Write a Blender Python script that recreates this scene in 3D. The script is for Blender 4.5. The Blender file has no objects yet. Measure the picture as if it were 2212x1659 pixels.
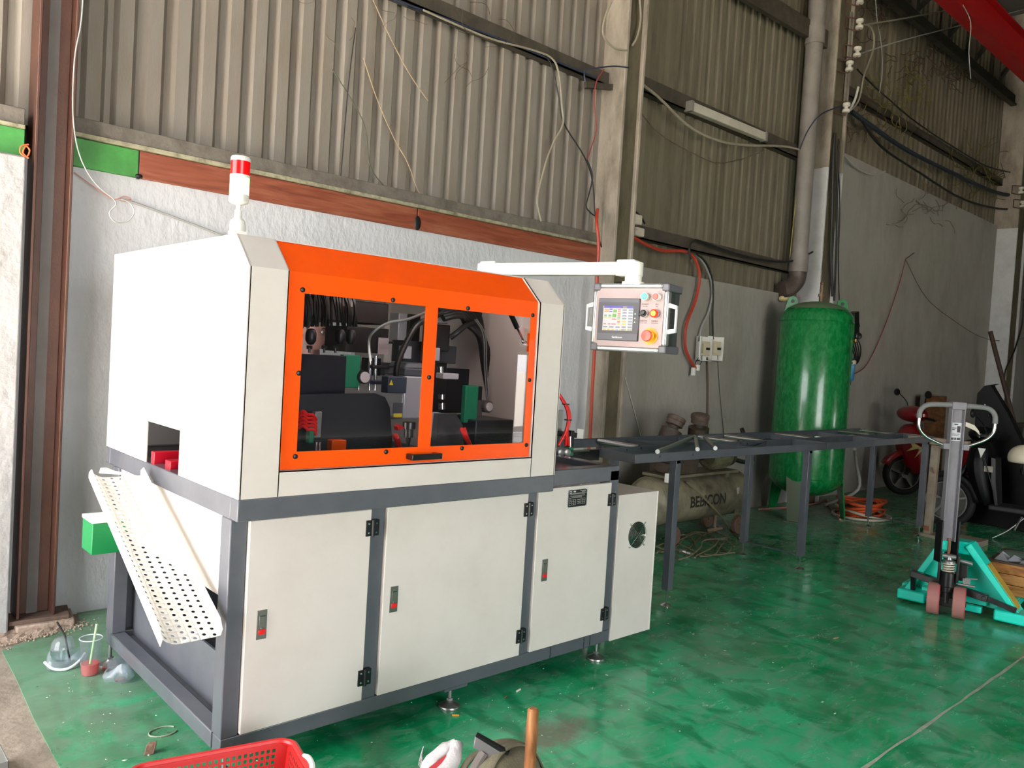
import bpy, bmesh, math, random
from mathutils import Vector, Matrix
random.seed(7)
S = bpy.context.scene
COL = S.collection
# ---------------------------------------------------------------- camera
FPX = 1722.05
CR = Matrix(((0.73675297, -0.67346487, 0.06033347), (0.02127076, -0.06610077, -0.99758621), (0.67582736, 0.73625794, -0.03437483)))
CP = Vector((-1.1448, -2.5754, 1.55))
cam = bpy.data.cameras.new('camera')
cam.sensor_width = 36.0
cam.lens = 36.0 * FPX / 2212.0
cam.clip_start = 0.05
cam_ob = bpy.data.objects.new('camera', cam)
COL.objects.link(cam_ob)
m4 = Matrix(((CR[0][0], -CR[1][0], -CR[2][0], CP.x), (CR[0][1], -CR[1][1], -CR[2][1], CP.y), (CR[0][2], -CR[1][2], -CR[2][2], CP.z), (0, 0, 0, 1)))
cam_ob.matrix_world = m4
S.camera = cam_ob
# ---------------------------------------------------------------- world, daylight through the open ends of the hall, exposure
S.view_settings.view_transform = 'Standard'
S.view_settings.look = 'None'
S.view_settings.gamma = 1.0
S.view_settings.exposure = 0.14
S.view_settings.use_curve_mapping = False
w = bpy.data.worlds.new('overcast_sky')
S.world = w
w.use_nodes = True
w.node_tree.nodes['Background'].inputs[0].default_value = (0.98, 0.99, 1.0, 1)
w.node_tree.nodes['Background'].inputs[1].default_value = 9.5


def portal(name, loc, rot, sx, sy):
    # sampling portal in an open side of the hall: adds no light of its own, it only guides the sky's light
    l = bpy.data.lights.new(name, 'AREA')
    l.shape = 'RECTANGLE'
    l.size = sx
    l.size_y = sy
    l.cycles.is_portal = True
    o = bpy.data.objects.new(name, l)
    o.location = loc
    o.rotation_euler = rot
    COL.objects.link(o)
    return o


R90 = math.pi / 2
GX = -3.3            # plane of the open gate end of the hall
portal('gate_portal', (GX, 0.5, 2.25), (0, -R90, 0), 4.5, 3.4)
portal('side_portal', (-0.9, -9.4, 2.4), (R90, 0, 0), 4.8, 4.8)


# midday sun: falls through the gate onto the bare concrete just outside the picture and bounces onto everything that faces the gate
sl = bpy.data.lights.new('sun', 'SUN')
sl.energy = 210.0
sl.angle = math.radians(0.6)
sl.color = (1.0, 0.99, 0.98)
so = bpy.data.objects.new('sun', sl)
so.rotation_euler = Vector((math.cos(math.radians(70)), -0.12, -math.sin(math.radians(70)))).to_track_quat('-Z', 'Y').to_euler()
so.location = (-12, 0, 30)
COL.objects.link(so)


# ---------------------------------------------------------------- helpers
def at(u, v, ax, val):
    """point of the place seen at photo pixel (u, v) on the plane axis ax = val"""
    q = CR.transposed() @ Vector(((u - 1106) / FPX, (v - 829.5) / FPX, 1))
    t = (val - CP[ax]) / q[ax]
    return CP + q * t


def atd(u, v, d):
    q = CR.transposed() @ Vector(((u - 1106) / FPX, (v - 829.5) / FPX, 1))
    return CP + q * d


def lin(c):
    out = []
    for x in c:
        x = x / 255.0
        out.append(x / 12.92 if x <= 0.04045 else ((x + 0.055) / 1.055) ** 2.4)
    return tuple(out) + (1.0,)


MATS = {}


def mat(name, col, rough=0.5, metal=0.0, dirt=None, dscale=6.0, damt=0.5, bump=0.0, bscale=40.0, coat=0.0, emit=None, estr=0.0, spec=0.5, stretch=None, obj_coord=False, rand=0.0):
    if name in MATS:
        return MATS[name]
    m = bpy.data.materials.new(name)
    m.use_nodes = True
    nt = m.node_tree
    b = nt.nodes['Principled BSDF']
    b.inputs['Base Color'].default_value = lin(col)
    b.inputs['Roughness'].default_value = rough
    b.inputs['Metallic'].default_value = metal
    b.inputs['Coat Weight'].default_value = coat
    b.inputs['Coat Roughness'].default_value = 0.08
    b.inputs['Specular IOR Level'].default_value = spec
    N = nt.nodes.new
    L = nt.links.new
    src = None
    if dirt is not None or bump > 0:
        if obj_coord:
            tc = N('ShaderNodeTexCoord')
            src = tc.outputs['Object']
        else:
            tc = N('ShaderNodeNewGeometry')
            src = tc.outputs['Position']
        if stretch:
            mp = N('ShaderNodeMapping')
            mp.inputs['Scale'].default_value = stretch
            L(src, mp.inputs['Vector'])
            src = mp.outputs[0]
    csock = None
    if dirt is not None:
        nz = N('ShaderNodeTexNoise')
        nz.inputs['Scale'].default_value = dscale
        nz.inputs['Detail'].default_value = 8
        nz.inputs['Roughness'].default_value = 0.65
        L(src, nz.inputs['Vector'])
        rp = N('ShaderNodeValToRGB')
        rp.color_ramp.elements[0].position = 0.42
        rp.color_ramp.elements[0].color = (0, 0, 0, 1)
        rp.color_ramp.elements[1].position = 0.72
        rp.color_ramp.elements[1].color = (damt, damt, damt, 1)
        L(nz.outputs['Fac'], rp.inputs[0])
        mx = N('ShaderNodeMixRGB')
        mx.inputs[1].default_value = lin(col)
        mx.inputs[2].default_value = lin(dirt)
        L(rp.outputs[0], mx.inputs[0])
        csock = mx.outputs[0]
    if rand > 0:
        oi = N('ShaderNodeObjectInfo')
        hs = N('ShaderNodeHueSaturation')
        mr = N('ShaderNodeMapRange')
        mr.inputs[3].default_value = 1 - rand
        mr.inputs[4].default_value = 1 + rand
        L(oi.outputs['Random'], mr.inputs[0])
        L(mr.outputs[0], hs.inputs['Value'])
        if csock:
            L(csock, hs.inputs['Color'])
        else:
            hs.inputs['Color'].default_value = lin(col)
        csock = hs.outputs[0]
    if csock:
        L(csock, b.inputs['Base Color'])
    if bump > 0:
        n2 = N('ShaderNodeTexNoise')
        n2.inputs['Scale'].default_value = bscale
        n2.inputs['Detail'].default_value = 5
        L(src, n2.inputs['Vector'])
        bp = N('ShaderNodeBump')
        bp.inputs['Strength'].default_value = bump
        bp.inputs['Distance'].default_value = 0.02
        L(n2.outputs['Fac'], bp.inputs['Height'])
        L(bp.outputs[0], b.inputs['Normal'])
    if emit is not None:
        b.inputs['Emission Color'].default_value = lin(emit)
        b.inputs['Emission Strength'].default_value = estr
    MATS[name] = m
    return m


def clear(name, tint, rough=0.02, spec=1.0, milky=0.0, milk=(230, 235, 245)):
    """thin clear plastic or glass: tinted see-through with a Fresnel mirror"""
    if name in MATS:
        return MATS[name]
    m = bpy.data.materials.new(name)
    m.use_nodes = True
    nt = m.node_tree
    nt.nodes.remove(nt.nodes['Principled BSDF'])
    out = nt.nodes['Material Output']
    tr = nt.nodes.new('ShaderNodeBsdfTransparent')
    tr.inputs[0].default_value = lin(tint)
    gl = nt.nodes.new('ShaderNodeBsdfGlossy')
    gl.inputs['Roughness'].default_value = rough
    gl.inputs['Color'].default_value = (spec, spec, spec, 1)
    lw = nt.nodes.new('ShaderNodeLayerWeight')
    lw.inputs[0].default_value = 0.5
    pw = nt.nodes.new('ShaderNodeMath')
    pw.operation = 'POWER'
    pw.inputs[1].default_value = 4.5
    nt.links.new(lw.outputs['Facing'], pw.inputs[0])
    fr = nt.nodes.new('ShaderNodeMath')
    fr.operation = 'MULTIPLY_ADD'
    fr.inputs[1].default_value = 0.80
    fr.inputs[2].default_value = 0.04
    nt.links.new(pw.outputs[0], fr.inputs[0])
    mx = nt.nodes.new('ShaderNodeMixShader')
    nt.links.new(fr.outputs[0], mx.inputs[0])
    base = tr.outputs[0]
    if milky > 0:
        df = nt.nodes.new('ShaderNodeBsdfDiffuse')
        df.inputs[0].default_value = lin(milk)
        m2 = nt.nodes.new('ShaderNodeMixShader')
        m2.inputs[0].default_value = milky
        nt.links.new(tr.outputs[0], m2.inputs[1])
        nt.links.new(df.outputs[0], m2.inputs[2])
        base = m2.outputs[0]
    nt.links.new(base, mx.inputs[1])
    nt.links.new(gl.outputs[0], mx.inputs[2])
    nt.links.new(mx.outputs[0], out.inputs[0])
    MATS[name] = m
    return m


class G:
    """collects shapes for ONE mesh object"""

    def __init__(self, tf=None):
        self.v = []
        self.f = []
        self.m = []
        self.tf = tf

    def add(self, vs, fs, mi=0):
        o = len(self.v)
        for p in vs:
            p = Vector(p)
            self.v.append(self.tf @ p if self.tf else p)
        for f in fs:
            self.f.append(tuple(i + o for i in f))
            self.m.append(mi)
        return self

    def box(self, x0, x1, y0, y1, z0, z1, mi=0):
        vs = [(x0, y0, z0), (x1, y0, z0), (x1, y1, z0), (x0, y1, z0), (x0, y0, z1), (x1, y0, z1), (x1, y1, z1), (x0, y1, z1)]
        return self.add(vs, [(0, 3, 2, 1), (4, 5, 6, 7), (0, 1, 5, 4), (1, 2, 6, 5), (2, 3, 7, 6), (3, 0, 4, 7)], mi)

    def obox(self, c, a, b, n, mi=0):
        """box about centre c with half-axis vectors a, b, n"""
        c, a, b, n = Vector(c), Vector(a), Vector(b), Vector(n)
        vs = [c - a - b - n, c + a - b - n, c + a + b - n, c - a + b - n, c - a - b + n, c + a - b + n, c + a + b + n, c - a + b + n]
        return self.add(vs, [(0, 3, 2, 1), (4, 5, 6, 7), (0, 1, 5, 4), (1, 2, 6, 5), (2, 3, 7, 6), (3, 0, 4, 7)], mi)

    def beam(self, p0, p1, wd, ht, up=(0, 0, 1), mi=0):
        p0, p1 = Vector(p0), Vector(p1)
        d = (p1 - p0)
        s = d.cross(Vector(up))
        if s.length < 1e-6:
            s = d.cross(Vector((0, 1, 0)))
        s.normalize()
        u = s.cross(d).normalized()
        return self.obox((p0 + p1) / 2, d / 2, s * wd / 2, u * ht / 2, mi)

    def cyl(self, p0, p1, r0, r1=None, n=16, caps=True, mi=0):
        if r1 is None:
            r1 = r0
        p0, p1 = Vector(p0), Vector(p1)
        d = (p1 - p0).normalized()
        a = d.orthogonal().normalized()
        b = d.cross(a)
        vs = []
        for p, r in ((p0, r0), (p1, r1)):
            for k in range(n):
                t = 2 * math.pi * k / n
                vs.append(p + (a * math.cos(t) + b * math.sin(t)) * r)
        fs = [(k, (k + 1) % n, n + (k + 1) % n, n + k) for k in range(n)]
        if caps:
            fs += [tuple(range(n - 1, -1, -1)), tuple(range(n, 2 * n))]
        return self.add(vs, fs, mi)

    def lathe(self, prof, org, axis=(0, 0, 1), n=24, mi=0, sc=(1, 1)):
        """prof: list of (radius, height along axis)"""
        org = Vector(org)
        d = Vector(axis).normalized()
        a = d.orthogonal().normalized()
        if abs(d.z) > 0.99:
            a = Vector((1, 0, 0))
        b = d.cross(a)
        vs = []
        fs = []
        for r, h in prof:
            for k in range(n):
                t = 2 * math.pi * k / n
                vs.append(org + d * h + (a * math.cos(t) * sc[0] + b * math.sin(t) * sc[1]) * max(r, 1e-5))
        for i in range(len(prof) - 1):
            for k in range(n):
                k2 = (k + 1) % n
                fs.append((i * n + k, i * n + k2, (i + 1) * n + k2, (i + 1) * n + k))
        if prof[0][0] > 1e-4:
            fs.append(tuple(range(n - 1, -1, -1)))
        if prof[-1][0] > 1e-4:
            q = (len(prof) - 1) * n
            fs.append(tuple(range(q, q + n)))
        return self.add(vs, fs, mi)

    def tube(self, pts, r, n=8, closed=False, smooth=True, mi=0, sub=5):
        P = [Vector(p) for p in pts]
        if smooth and len(P) > 2:
            P = spline(P, sub, closed)
        m = len(P)
        rings = []
        vs = []
        prev = None
        for i in range(m):
            if closed:
                t = P[(i + 1) % m] - P[i - 1]
            else:
                t = P[min(i + 1, m - 1)] - P[max(i - 1, 0)]
            if t.length < 1e-9:
                t = Vector((0, 0, 1))
            t.normalize()
            if prev is None:
                a = t.orthogonal().normalized()
            else:
                a = prev - t * prev.dot(t)
                if a.length < 1e-6:
                    a = t.orthogonal()
                a.normalize()
            prev = a
            b = t.cross(a)
            rr = r[min(int(i * len(r) / m), len(r) - 1)] if isinstance(r, (list, tuple)) else r
            for k in range(n):
                q = 2 * math.pi * k / n
                vs.append(P[i] + (a * math.cos(q) + b * math.sin(q)) * rr)
        fs = []
        for i in range(m if closed else m - 1):
            j = (i + 1) % m
            for k in range(n):
                k2 = (k + 1) % n
                fs.append((i * n + k, i * n + k2, j * n + k2, j * n + k))
        if not closed:
            fs.append(tuple(range(n - 1, -1, -1)))
            fs.append(tuple(range((m - 1) * n, m * n)))
        return self.add(vs, fs, mi)

    def prism(self, poly, off, mi=0):
        off = Vector(off)
        n = len(poly)
        vs = [Vector(p) for p in poly] + [Vector(p) + off for p in poly]
        fs = [tuple(range(n - 1, -1, -1)), tuple(range(n, 2 * n))]
        fs += [(k, (k + 1) % n, n + (k + 1) % n, n + k) for k in range(n)]
        return self.add(vs, fs, mi)

    def ball(self, c, rx, ry=None, rz=None, n=16, mi=0, h0=-1.0, h1=1.0):
        ry = rx if ry is None else ry
        rz = rx if rz is None else rz
        c = Vector(c)
        m = max(5, n // 2)
        vs, fs = [], []
        t0, t1 = math.asin(h0), math.asin(h1)
        for i in range(m + 1):
            t = t0 + (t1 - t0) * i / m
            for k in range(n):
                q = 2 * math.pi * k / n
                vs.append(c + Vector((rx * math.cos(t) * math.cos(q), ry * math.cos(t) * math.sin(q), rz * math.sin(t))))
        for i in range(m):
            for k in range(n):
                k2 = (k + 1) % n
                fs.append((i * n + k, i * n + k2, (i + 1) * n + k2, (i + 1) * n + k))
        return self.add(vs, fs, mi)

    def holed(self, fn, us, vs_, holes, mi=0):
        """sheet fn(u, v) cut on the lines us / vs_, leaving out the cells inside holes (u0, u1, v0, v1)"""
        idx = {}
        pts = []
        fs = []

        def vid(i, j):
            if (i, j) not in idx:
                idx[(i, j)] = len(pts)
                pts.append(fn(us[i], vs_[j]))
            return idx[(i, j)]
        for i in range(len(us) - 1):
            for j in range(len(vs_) - 1):
                cu, cv = (us[i] + us[i + 1]) / 2, (vs_[j] + vs_[j + 1]) / 2
                if any(h[0] < cu < h[1] and h[2] < cv < h[3] for h in holes):
                    continue
                fs.append((vid(i, j), vid(i + 1, j), vid(i + 1, j + 1), vid(i, j + 1)))
        return self.add(pts, fs, mi)

    def build(self, name, m, parent=None, bev=0.0, solid=0.0, label=None, cat=None, group=None, kind=None, smooth=True, sub=0, loc=None, ang=35, off=-1.0):
        me = bpy.data.meshes.new(name)
        if loc is None:
            lo = Vector((min(p.x for p in self.v), min(p.y for p in self.v), min(p.z for p in self.v)))
            hi = Vector((max(p.x for p in self.v), max(p.y for p in self.v), max(p.z for p in self.v)))
            loc = Vector(((lo.x + hi.x) / 2, (lo.y + hi.y) / 2, lo.z))
        me.from_pydata([p - loc for p in self.v], [], self.f)
        ms = m if isinstance(m, (list, tuple)) else [m]
        for x in ms:
            me.materials.append(x)
        if len(ms) > 1:
            me.polygons.foreach_set('material_index', self.m)
        bm = bmesh.new()
        bm.from_mesh(me)
        bmesh.ops.recalc_face_normals(bm, faces=bm.faces)
        bm.to_mesh(me)
        bm.free()
        if smooth:
            me.polygons.foreach_set('use_smooth', [True] * len(me.polygons))
            me.set_sharp_from_angle(angle=math.radians(ang))
        me.update()
        o = bpy.data.objects.new(name, me)
        COL.objects.link(o)
        if solid:
            md = o.modifiers.new('thickness', 'SOLIDIFY')
            md.thickness = solid
            md.offset = off
        if bev:
            md = o.modifiers.new('edges', 'BEVEL')
            md.width = bev
            md.segments = 2
            md.limit_method = 'ANGLE'
            md.angle_limit = math.radians(40)
        if sub:
            md = o.modifiers.new('round', 'SUBSURF')
            md.levels = sub
            md.render_levels = sub
        place(o, loc, parent)
        return tag(o, label, cat, group, kind)


WL = {}


def place(o, loc, parent=None):
    WL[o.name] = Vector(loc)
    o.location = loc
    if parent is not None:
        o.parent = parent
        o.matrix_parent_inverse = Matrix.Translation(-WL[parent.name])


def tag(o, label=None, cat=None, group=None, kind=None):
    if label:
        o['label'] = label
    if cat:
        o['category'] = cat
    if group:
        o['group'] = group
    if kind:
        o['kind'] = kind
    return o


def thing(name, loc, label, cat, group=None, parent=None):
    o = bpy.data.objects.new(name, None)
    o.empty_display_size = 0.05
    COL.objects.link(o)
    place(o, Vector(loc), parent)
    return tag(o, label, cat, group)


def spline(P, sub=5, closed=False):
    out = []
    n = len(P)
    rng = range(n) if closed else range(n - 1)
    for i in rng:
        p0 = P[i - 1] if (closed or i > 0) else P[i]
        p1 = P[i]
        p2 = P[(i + 1) % n]
        p3 = P[(i + 2) % n] if (closed or i + 2 < n) else P[min(i + 1, n - 1)]
        for k in range(sub):
            t = k / sub
            out.append(0.5 * ((2 * p1) + (p2 - p0) * t + (2 * p0 - 5 * p1 + 4 * p2 - p3) * t * t + (3 * p1 - p0 - 3 * p2 + p3) * t ** 3))
    if not closed:
        out.append(P[-1])
    return out


def text(name, body, mtx, size, m, parent, ext=0.0004, align='CENTER'):
    cu = bpy.data.curves.new('lettering_curve', 'FONT')
    cu.body = body
    cu.size = size
    cu.extrude = ext
    cu.resolution_u = 2
    cu.align_x = align
    cu.align_y = 'CENTER'
    t = bpy.data.objects.new('lettering_curve', cu)
    COL.objects.link(t)
    bpy.context.view_layer.update()
    me = bpy.data.meshes.new_from_object(t.evaluated_get(bpy.context.evaluated_depsgraph_get()))
    me.name = name
    bpy.data.objects.remove(t)
    bpy.data.curves.remove(cu)
    me.materials.clear()
    me.materials.append(m)
    o = bpy.data.objects.new(name, me)
    COL.objects.link(o)
    WL[o.name] = mtx.translation.copy()
    o.parent = parent
    o.matrix_parent_inverse = Matrix.Translation(-WL[parent.name])
    o.matrix_basis = mtx
    return o


def frame3(c, ex, ey, ez=None):
    ex = Vector(ex).normalized()
    ey = Vector(ey).normalized()
    ez = ex.cross(ey) if ez is None else Vector(ez)
    return Matrix(((ex.x, ey.x, ez.x, c[0]), (ex.y, ey.y, ez.y, c[1]), (ex.z, ey.z, ez.z, c[2]), (0, 0, 0, 1)))


# ---------------------------------------------------------------- materials
CREAM = mat('cream_powder_coat', (216, 209, 203), 0.38, dirt=(190, 182, 172), dscale=3.0, damt=0.35, bump=0.03, bscale=300)
CREAM_IN = mat('cream_inner_sheet', (205, 203, 196), 0.45)
SLATE = mat('slate_grey_paint', (84, 87, 95), 0.26, dirt=(110, 112, 116), dscale=4.0, damt=0.35, bump=0.02, bscale=250)
ORANGE = mat('orange_paint', (246, 84, 0), 0.30, spec=0.35, dirt=(230, 80, 8), dscale=5, damt=0.4)
BLACK = mat('black_plastic', (15, 15, 17), 0.42)
BLACKM = mat('black_metal', (26, 27, 30), 0.32, metal=0.4)
CHROME = mat('chrome', (222, 222, 222), 0.2, metal=1.0)
STEEL = mat('brushed_steel', (170, 170, 168), 0.32, metal=0.9)
ZINC = mat('zinc_plate', (150, 152, 150), 0.4, metal=0.8)
WHITEP = mat('white_plastic', (235, 234, 228), 0.4)
RED = mat('red_plastic', (214, 24, 30), 0.35)
REDH = mat('red_air_hose', (226, 30, 30), 0.3)
# ---------------------------------------------------------------- floor
def floor_mat():
    m = bpy.data.materials.new('worn_green_epoxy')
    m.use_nodes = True
    nt = m.node_tree
    b = nt.nodes['Principled BSDF']
    N, L = nt.nodes.new, nt.links.new
    pos = N('ShaderNodeNewGeometry').outputs['Position']

    def noise(scale, detail, rough, dist=0.0, st=(1, 1, 1), rot=0.0):
        mp = N('ShaderNodeMapping')
        mp.inputs['Scale'].default_value = st
        mp.inputs['Rotation'].default_value = (0, 0, rot)
        L(pos, mp.inputs['Vector'])
        n = N('ShaderNodeTexNoise')
        n.inputs['Scale'].default_value = scale
        n.inputs['Detail'].default_value = detail
        n.inputs['Roughness'].default_value = rough
        n.inputs['Distortion'].default_value = dist
        L(mp.outputs[0], n.inputs['Vector'])
        return n.outputs['Fac']

    def ramp(s, a, c, va=0.0, vc=1.0):
        r = N('ShaderNodeMapRange')
        r.inputs[1].default_value = a
        r.inputs[2].default_value = c
        r.inputs[3].default_value = va
        r.inputs[4].default_value = vc
        L(s, r.inputs[0])
        return r.outputs[0]

    def mix(f, c1, c2):
        x = N('ShaderNodeMixRGB')
        L(f, x.inputs[0])
        for k, c in ((1, c1), (2, c2)):
            if isinstance(c, tuple):
                x.inputs[k].default_value = lin(c)
            else:
                L(c, x.inputs[k])
        return x.outputs[0]

    def math2(op, a, c):
        x = N('ShaderNodeMath')
        x.operation = op
        for k, s in ((0, a), (1, c)):
            if isinstance(s, (int, float)):
                x.inputs[k].default_value = s
            else:
                L(s, x.inputs[k])
        return x.outputs[0]
    big = noise(1.3, 6, 0.6, 0.8)
    c = mix(ramp(big, 0.42, 0.60), (14, 150, 92), (56, 182, 128))
    smear = noise(4.6, 8, 0.66, 1.2, (0.8, 2.0, 1), 0.5)
    c = mix(ramp(smear, 0.45, 0.64, 0, 0.7), c, (112, 170, 140))
    dk = noise(5.2, 4, 0.55, 0.5, (1.3, 0.8, 1), 0.9)
    c = mix(ramp(dk, 0.50, 0.62, 0, 0.7), c, (6, 120, 72))
    # dust trodden in from the bare concrete at the gate end, and grime along the wall
    sx = N('ShaderNodeSeparateXYZ')
    L(pos, sx.inputs[0])
    dust = noise(2.6, 8, 0.7, 0.6)
    near = ramp(sx.outputs[0], -0.4, 0.75, 0.26, 0.0)
    far = math2('ADD', ramp(sx.outputs[1], 0.5, 2.0, 0.0, 0.24), ramp(sx.outputs[0], 4.0, 9.0, 0.0, 0.14))
    dsum = math2('ADD', math2('ADD', dust, near), far)
    c = mix(ramp(dsum, 0.56, 0.80, 0, 0.7), c, (112, 122, 106))
    wear = noise(0.55, 9, 0.7, 0.4)
    c = mix(ramp(wear, 0.56, 0.72, 0, 0.5), c, (124, 146, 122))
    # brown scuffed patch where the epoxy is worn through
    vd = N('ShaderNodeVectorMath')
    vd.operation = 'DISTANCE'
    mpp = N('ShaderNodeMapping')
    mpp.inputs['Scale'].default_value = (0.8, 1.4, 1)
    L(pos, mpp.inputs['Vector'])
    L(mpp.outputs[0], vd.inputs[0])
    vd.inputs[1].default_value = (1.25 * 0.8, -0.36 * 1.4, 0)
    pn = noise(11, 6, 0.7)
    pd = math2('ADD', vd.outputs['Value'], math2('MULTIPLY', pn, 0.35))
    c = mix(ramp(pd, 0.26, 0.36, 0.8, 0.0), c, (104, 92, 74))
    L(c, b.inputs['Base Color'])
    rn = noise(7.0, 6, 0.7, 0.5, (0.6, 1.6, 1))
    ro = math2('ADD', ramp(rn, 0.38, 0.66, 0.07, 0.34), ramp(dsum, 0.6, 0.9, 0, 0.35))
    L(ro, b.inputs['Roughness'])
    bp = N('ShaderNodeBump')
    bp.inputs['Strength'].default_value = 0.09
    bp.inputs['Distance'].default_value = 0.01
    L(noise(4.5, 4, 0.55, 0.6, (0.8, 1.6, 1), 0.4), bp.inputs['Height'])
    L(bp.outputs[0], b.inputs['Normal'])
    b.inputs['Specular IOR Level'].default_value = 0.5
    return m


FLOOR = floor_mat()
CONC = mat('bare_dusty_concrete', (150, 138, 124), 0.85, dirt=(98, 88, 78), dscale=5, damt=0.8, bump=0.35, bscale=30)
edge = [(-0.40, -9.3), (-0.40, -0.4), (-0.387, 0.49), (-0.372, 0.95), (-0.352, 1.40), (-0.338, 1.79), (-0.22, 1.86), (-0.06, 1.93), (0.06, 2.0), (0.10, 2.3)]
jit = [Vector((x + random.uniform(-0.004, 0.004), y, 0)) for x, y in edge]
fl = G()
n = len(jit)
fl.add(jit + [Vector((24, p.y, 0)) for p in jit], [(i, n + i, n + i + 1, i + 1) for i in range(n - 1)])
FLO = fl.build('floor', FLOOR, kind='structure', smooth=False, loc=Vector((0, 0, 0)), solid=0.05)
ap = G()
ap.add([p + Vector((0, 0, -0.006)) for p in jit] + [Vector((GX, p.y, -0.006)) for p in jit], [(i + 1, n + i + 1, n + i, i) for i in range(n - 1)])
ap.build('concrete_apron', CONC, FLO, smooth=False, solid=0.05)
JNT = mat('chalky_joint_filler', (176, 184, 166), 0.8, dirt=(90, 130, 100), dscale=20, damt=0.7)
fj = G()
x = 1.7
pts = []
while x < 20:
    pts.append((x, -1.285 + random.uniform(-0.004, 0.004), random.uniform(0.004, 0.010)))
    x += 0.12
fj.add([(a, b_ - c_, 0.0012) for a, b_, c_ in pts] + [(a, b_ + c_, 0.0012) for a, b_, c_ in pts], [(i, i + 1, len(pts) + i + 1, len(pts) + i) for i in range(len(pts) - 1)])
fj.build('floor_joint', JNT, FLO, smooth=False)
# ---------------------------------------------------------------- walls
PLAST = mat('painted_rough_plaster', (196, 198, 201), 0.8, dirt=(150, 150, 150), dscale=2.2, damt=0.35, bump=0.45, bscale=22, stretch=(1, 1, 0.6))
PLAST2 = mat('older_grey_plaster', (152, 149, 142), 0.8, dirt=(120, 115, 105), dscale=1.6, damt=0.75, bump=0.3, bscale=16, stretch=(1, 1, 0.45))
SHEETM = mat('weathered_wall_sheet', (122, 116, 108), 0.6, dirt=(112, 100, 84), dscale=3.2, damt=0.75, bump=0.08, bscale=60, stretch=(2.5, 2.5, 0.5), rand=0.06)
SHEETM2 = mat('mossy_wall_sheet', (108, 102, 84), 0.7, dirt=(66, 56, 42), dscale=2.4, damt=0.55, bump=0.1, bscale=50, stretch=(2.5, 2.5, 0.4), rand=0.08)
SHEETM3 = mat('grimy_wall_sheet', (112, 103, 84), 0.75, dirt=(52, 42, 30), dscale=2.0, damt=0.7, bump=0.1, bscale=50, stretch=(2.0, 2.0, 0.4), rand=0.10)
OLDC = mat('stained_concrete', (156, 146, 133), 0.8, dirt=(96, 86, 72), dscale=3.5, damt=0.8, bump=0.3, bscale=25, stretch=(1.5, 1.5, 0.6))
DKST = mat('grimy_dark_steel', (76, 70, 60), 0.65, metal=0.2, dirt=(44, 38, 30), dscale=6, damt=0.8, bump=0.1, bscale=60)
WY = 2.18
pl = G()
pl.box(-0.34, 4.20, WY, WY + 0.055, -0.05, 2.42)
WB = pl.build('wall_back', PLAST, kind='structure', bev=0.004)
bk = G()
bk.box(GX - 0.15, 24, WY + 0.16, WY + 0.22, -0.05, 8.2)
bk.build('outer_skin', mat('dark_outer_skin', (70, 66, 60), 0.9), WB)
p2 = G()
p2.box(4.33, 7.90, WY, WY + 0.055, -0.05, 2.465)
p2.build('plaster_panel', PLAST2, WB, bev=0.006)
p3 = G()
p3.box(8.15, 14.75, WY, WY + 0.055, -0.05, 4.36)
p3.build('plaster_panel', PLAST2, WB, bev=0.006)
p4 = G()
p4.box(14.75, 24, WY, WY + 0.055, -0.05, 3.2)
p4.build('plaster_panel', PLAST2, WB, bev=0.006)
pL = G()
pL.box(GX, -0.276, 2.0, 2.25, -0.05, 2.39)
WL_ = pL.build('wall_left', mat('thick_white_plaster', (160, 160, 161), 0.8, dirt=(132, 127, 124), dscale=4, damt=0.5, bump=0.7, bscale=13), kind='structure', bev=0.01)


def sheet(x0, ribs, z0, z1, m, y=2.238, pitch=0.155, parent=WB, lap=0.0):
    g = G()
    prof = []
    for k in range(ribs):
        a = x0 + k * pitch
        prof += [(a, y + 0.040), (a + 0.030 * pitch / 0.155, y + 0.040), (a + 0.052 * pitch / 0.155, y), (a + 0.126 * pitch / 0.155, y)]
    prof.append((x0 + ribs * pitch, y + 0.040))
    prof.append((x0 + ribs * pitch + 0.026, y + 0.0395))
    q = len(prof)
    g.add([(a, b_ - lap, z0) for a, b_ in prof] + [(a, b_ - lap, z1) for a, b_ in prof], [(i, i + 1, q + i + 1, q + i) for i in range(q - 1)])
    return g.build('corrugated_sheet', m, parent, smooth=False)


x = -3.12
i = 0
while x < 4.1:
    sheet(x, 6, 2.60 + random.uniform(-0.01, 0.01), 8.0, SHEETM, lap=0.004 * (i % 2))
    x += 0.93
    i += 1
for k in range(4):
    sheet(4.36 + k * 0.88, 6, 2.40, 8.0, SHEETM2, pitch=0.1467, lap=0.004 * (k % 2))
for k in range(7):
    sheet(8.2 + k * 0.96, 6, 4.30, 8.0, SHEETM3, pitch=0.16, lap=0.004 * (k % 2))
for k in range(6):
    sheet(14.95 + k * 1.2, 6, 3.1, 8.0, SHEETM3, pitch=0.2, lap=0.004 * (k % 2))
# fascia planks and sill above the plaster
GRNB = mat('green_painted_board', (62, 140, 62), 0.55, dirt=(44, 92, 40), dscale=5, damt=0.7)


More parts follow.
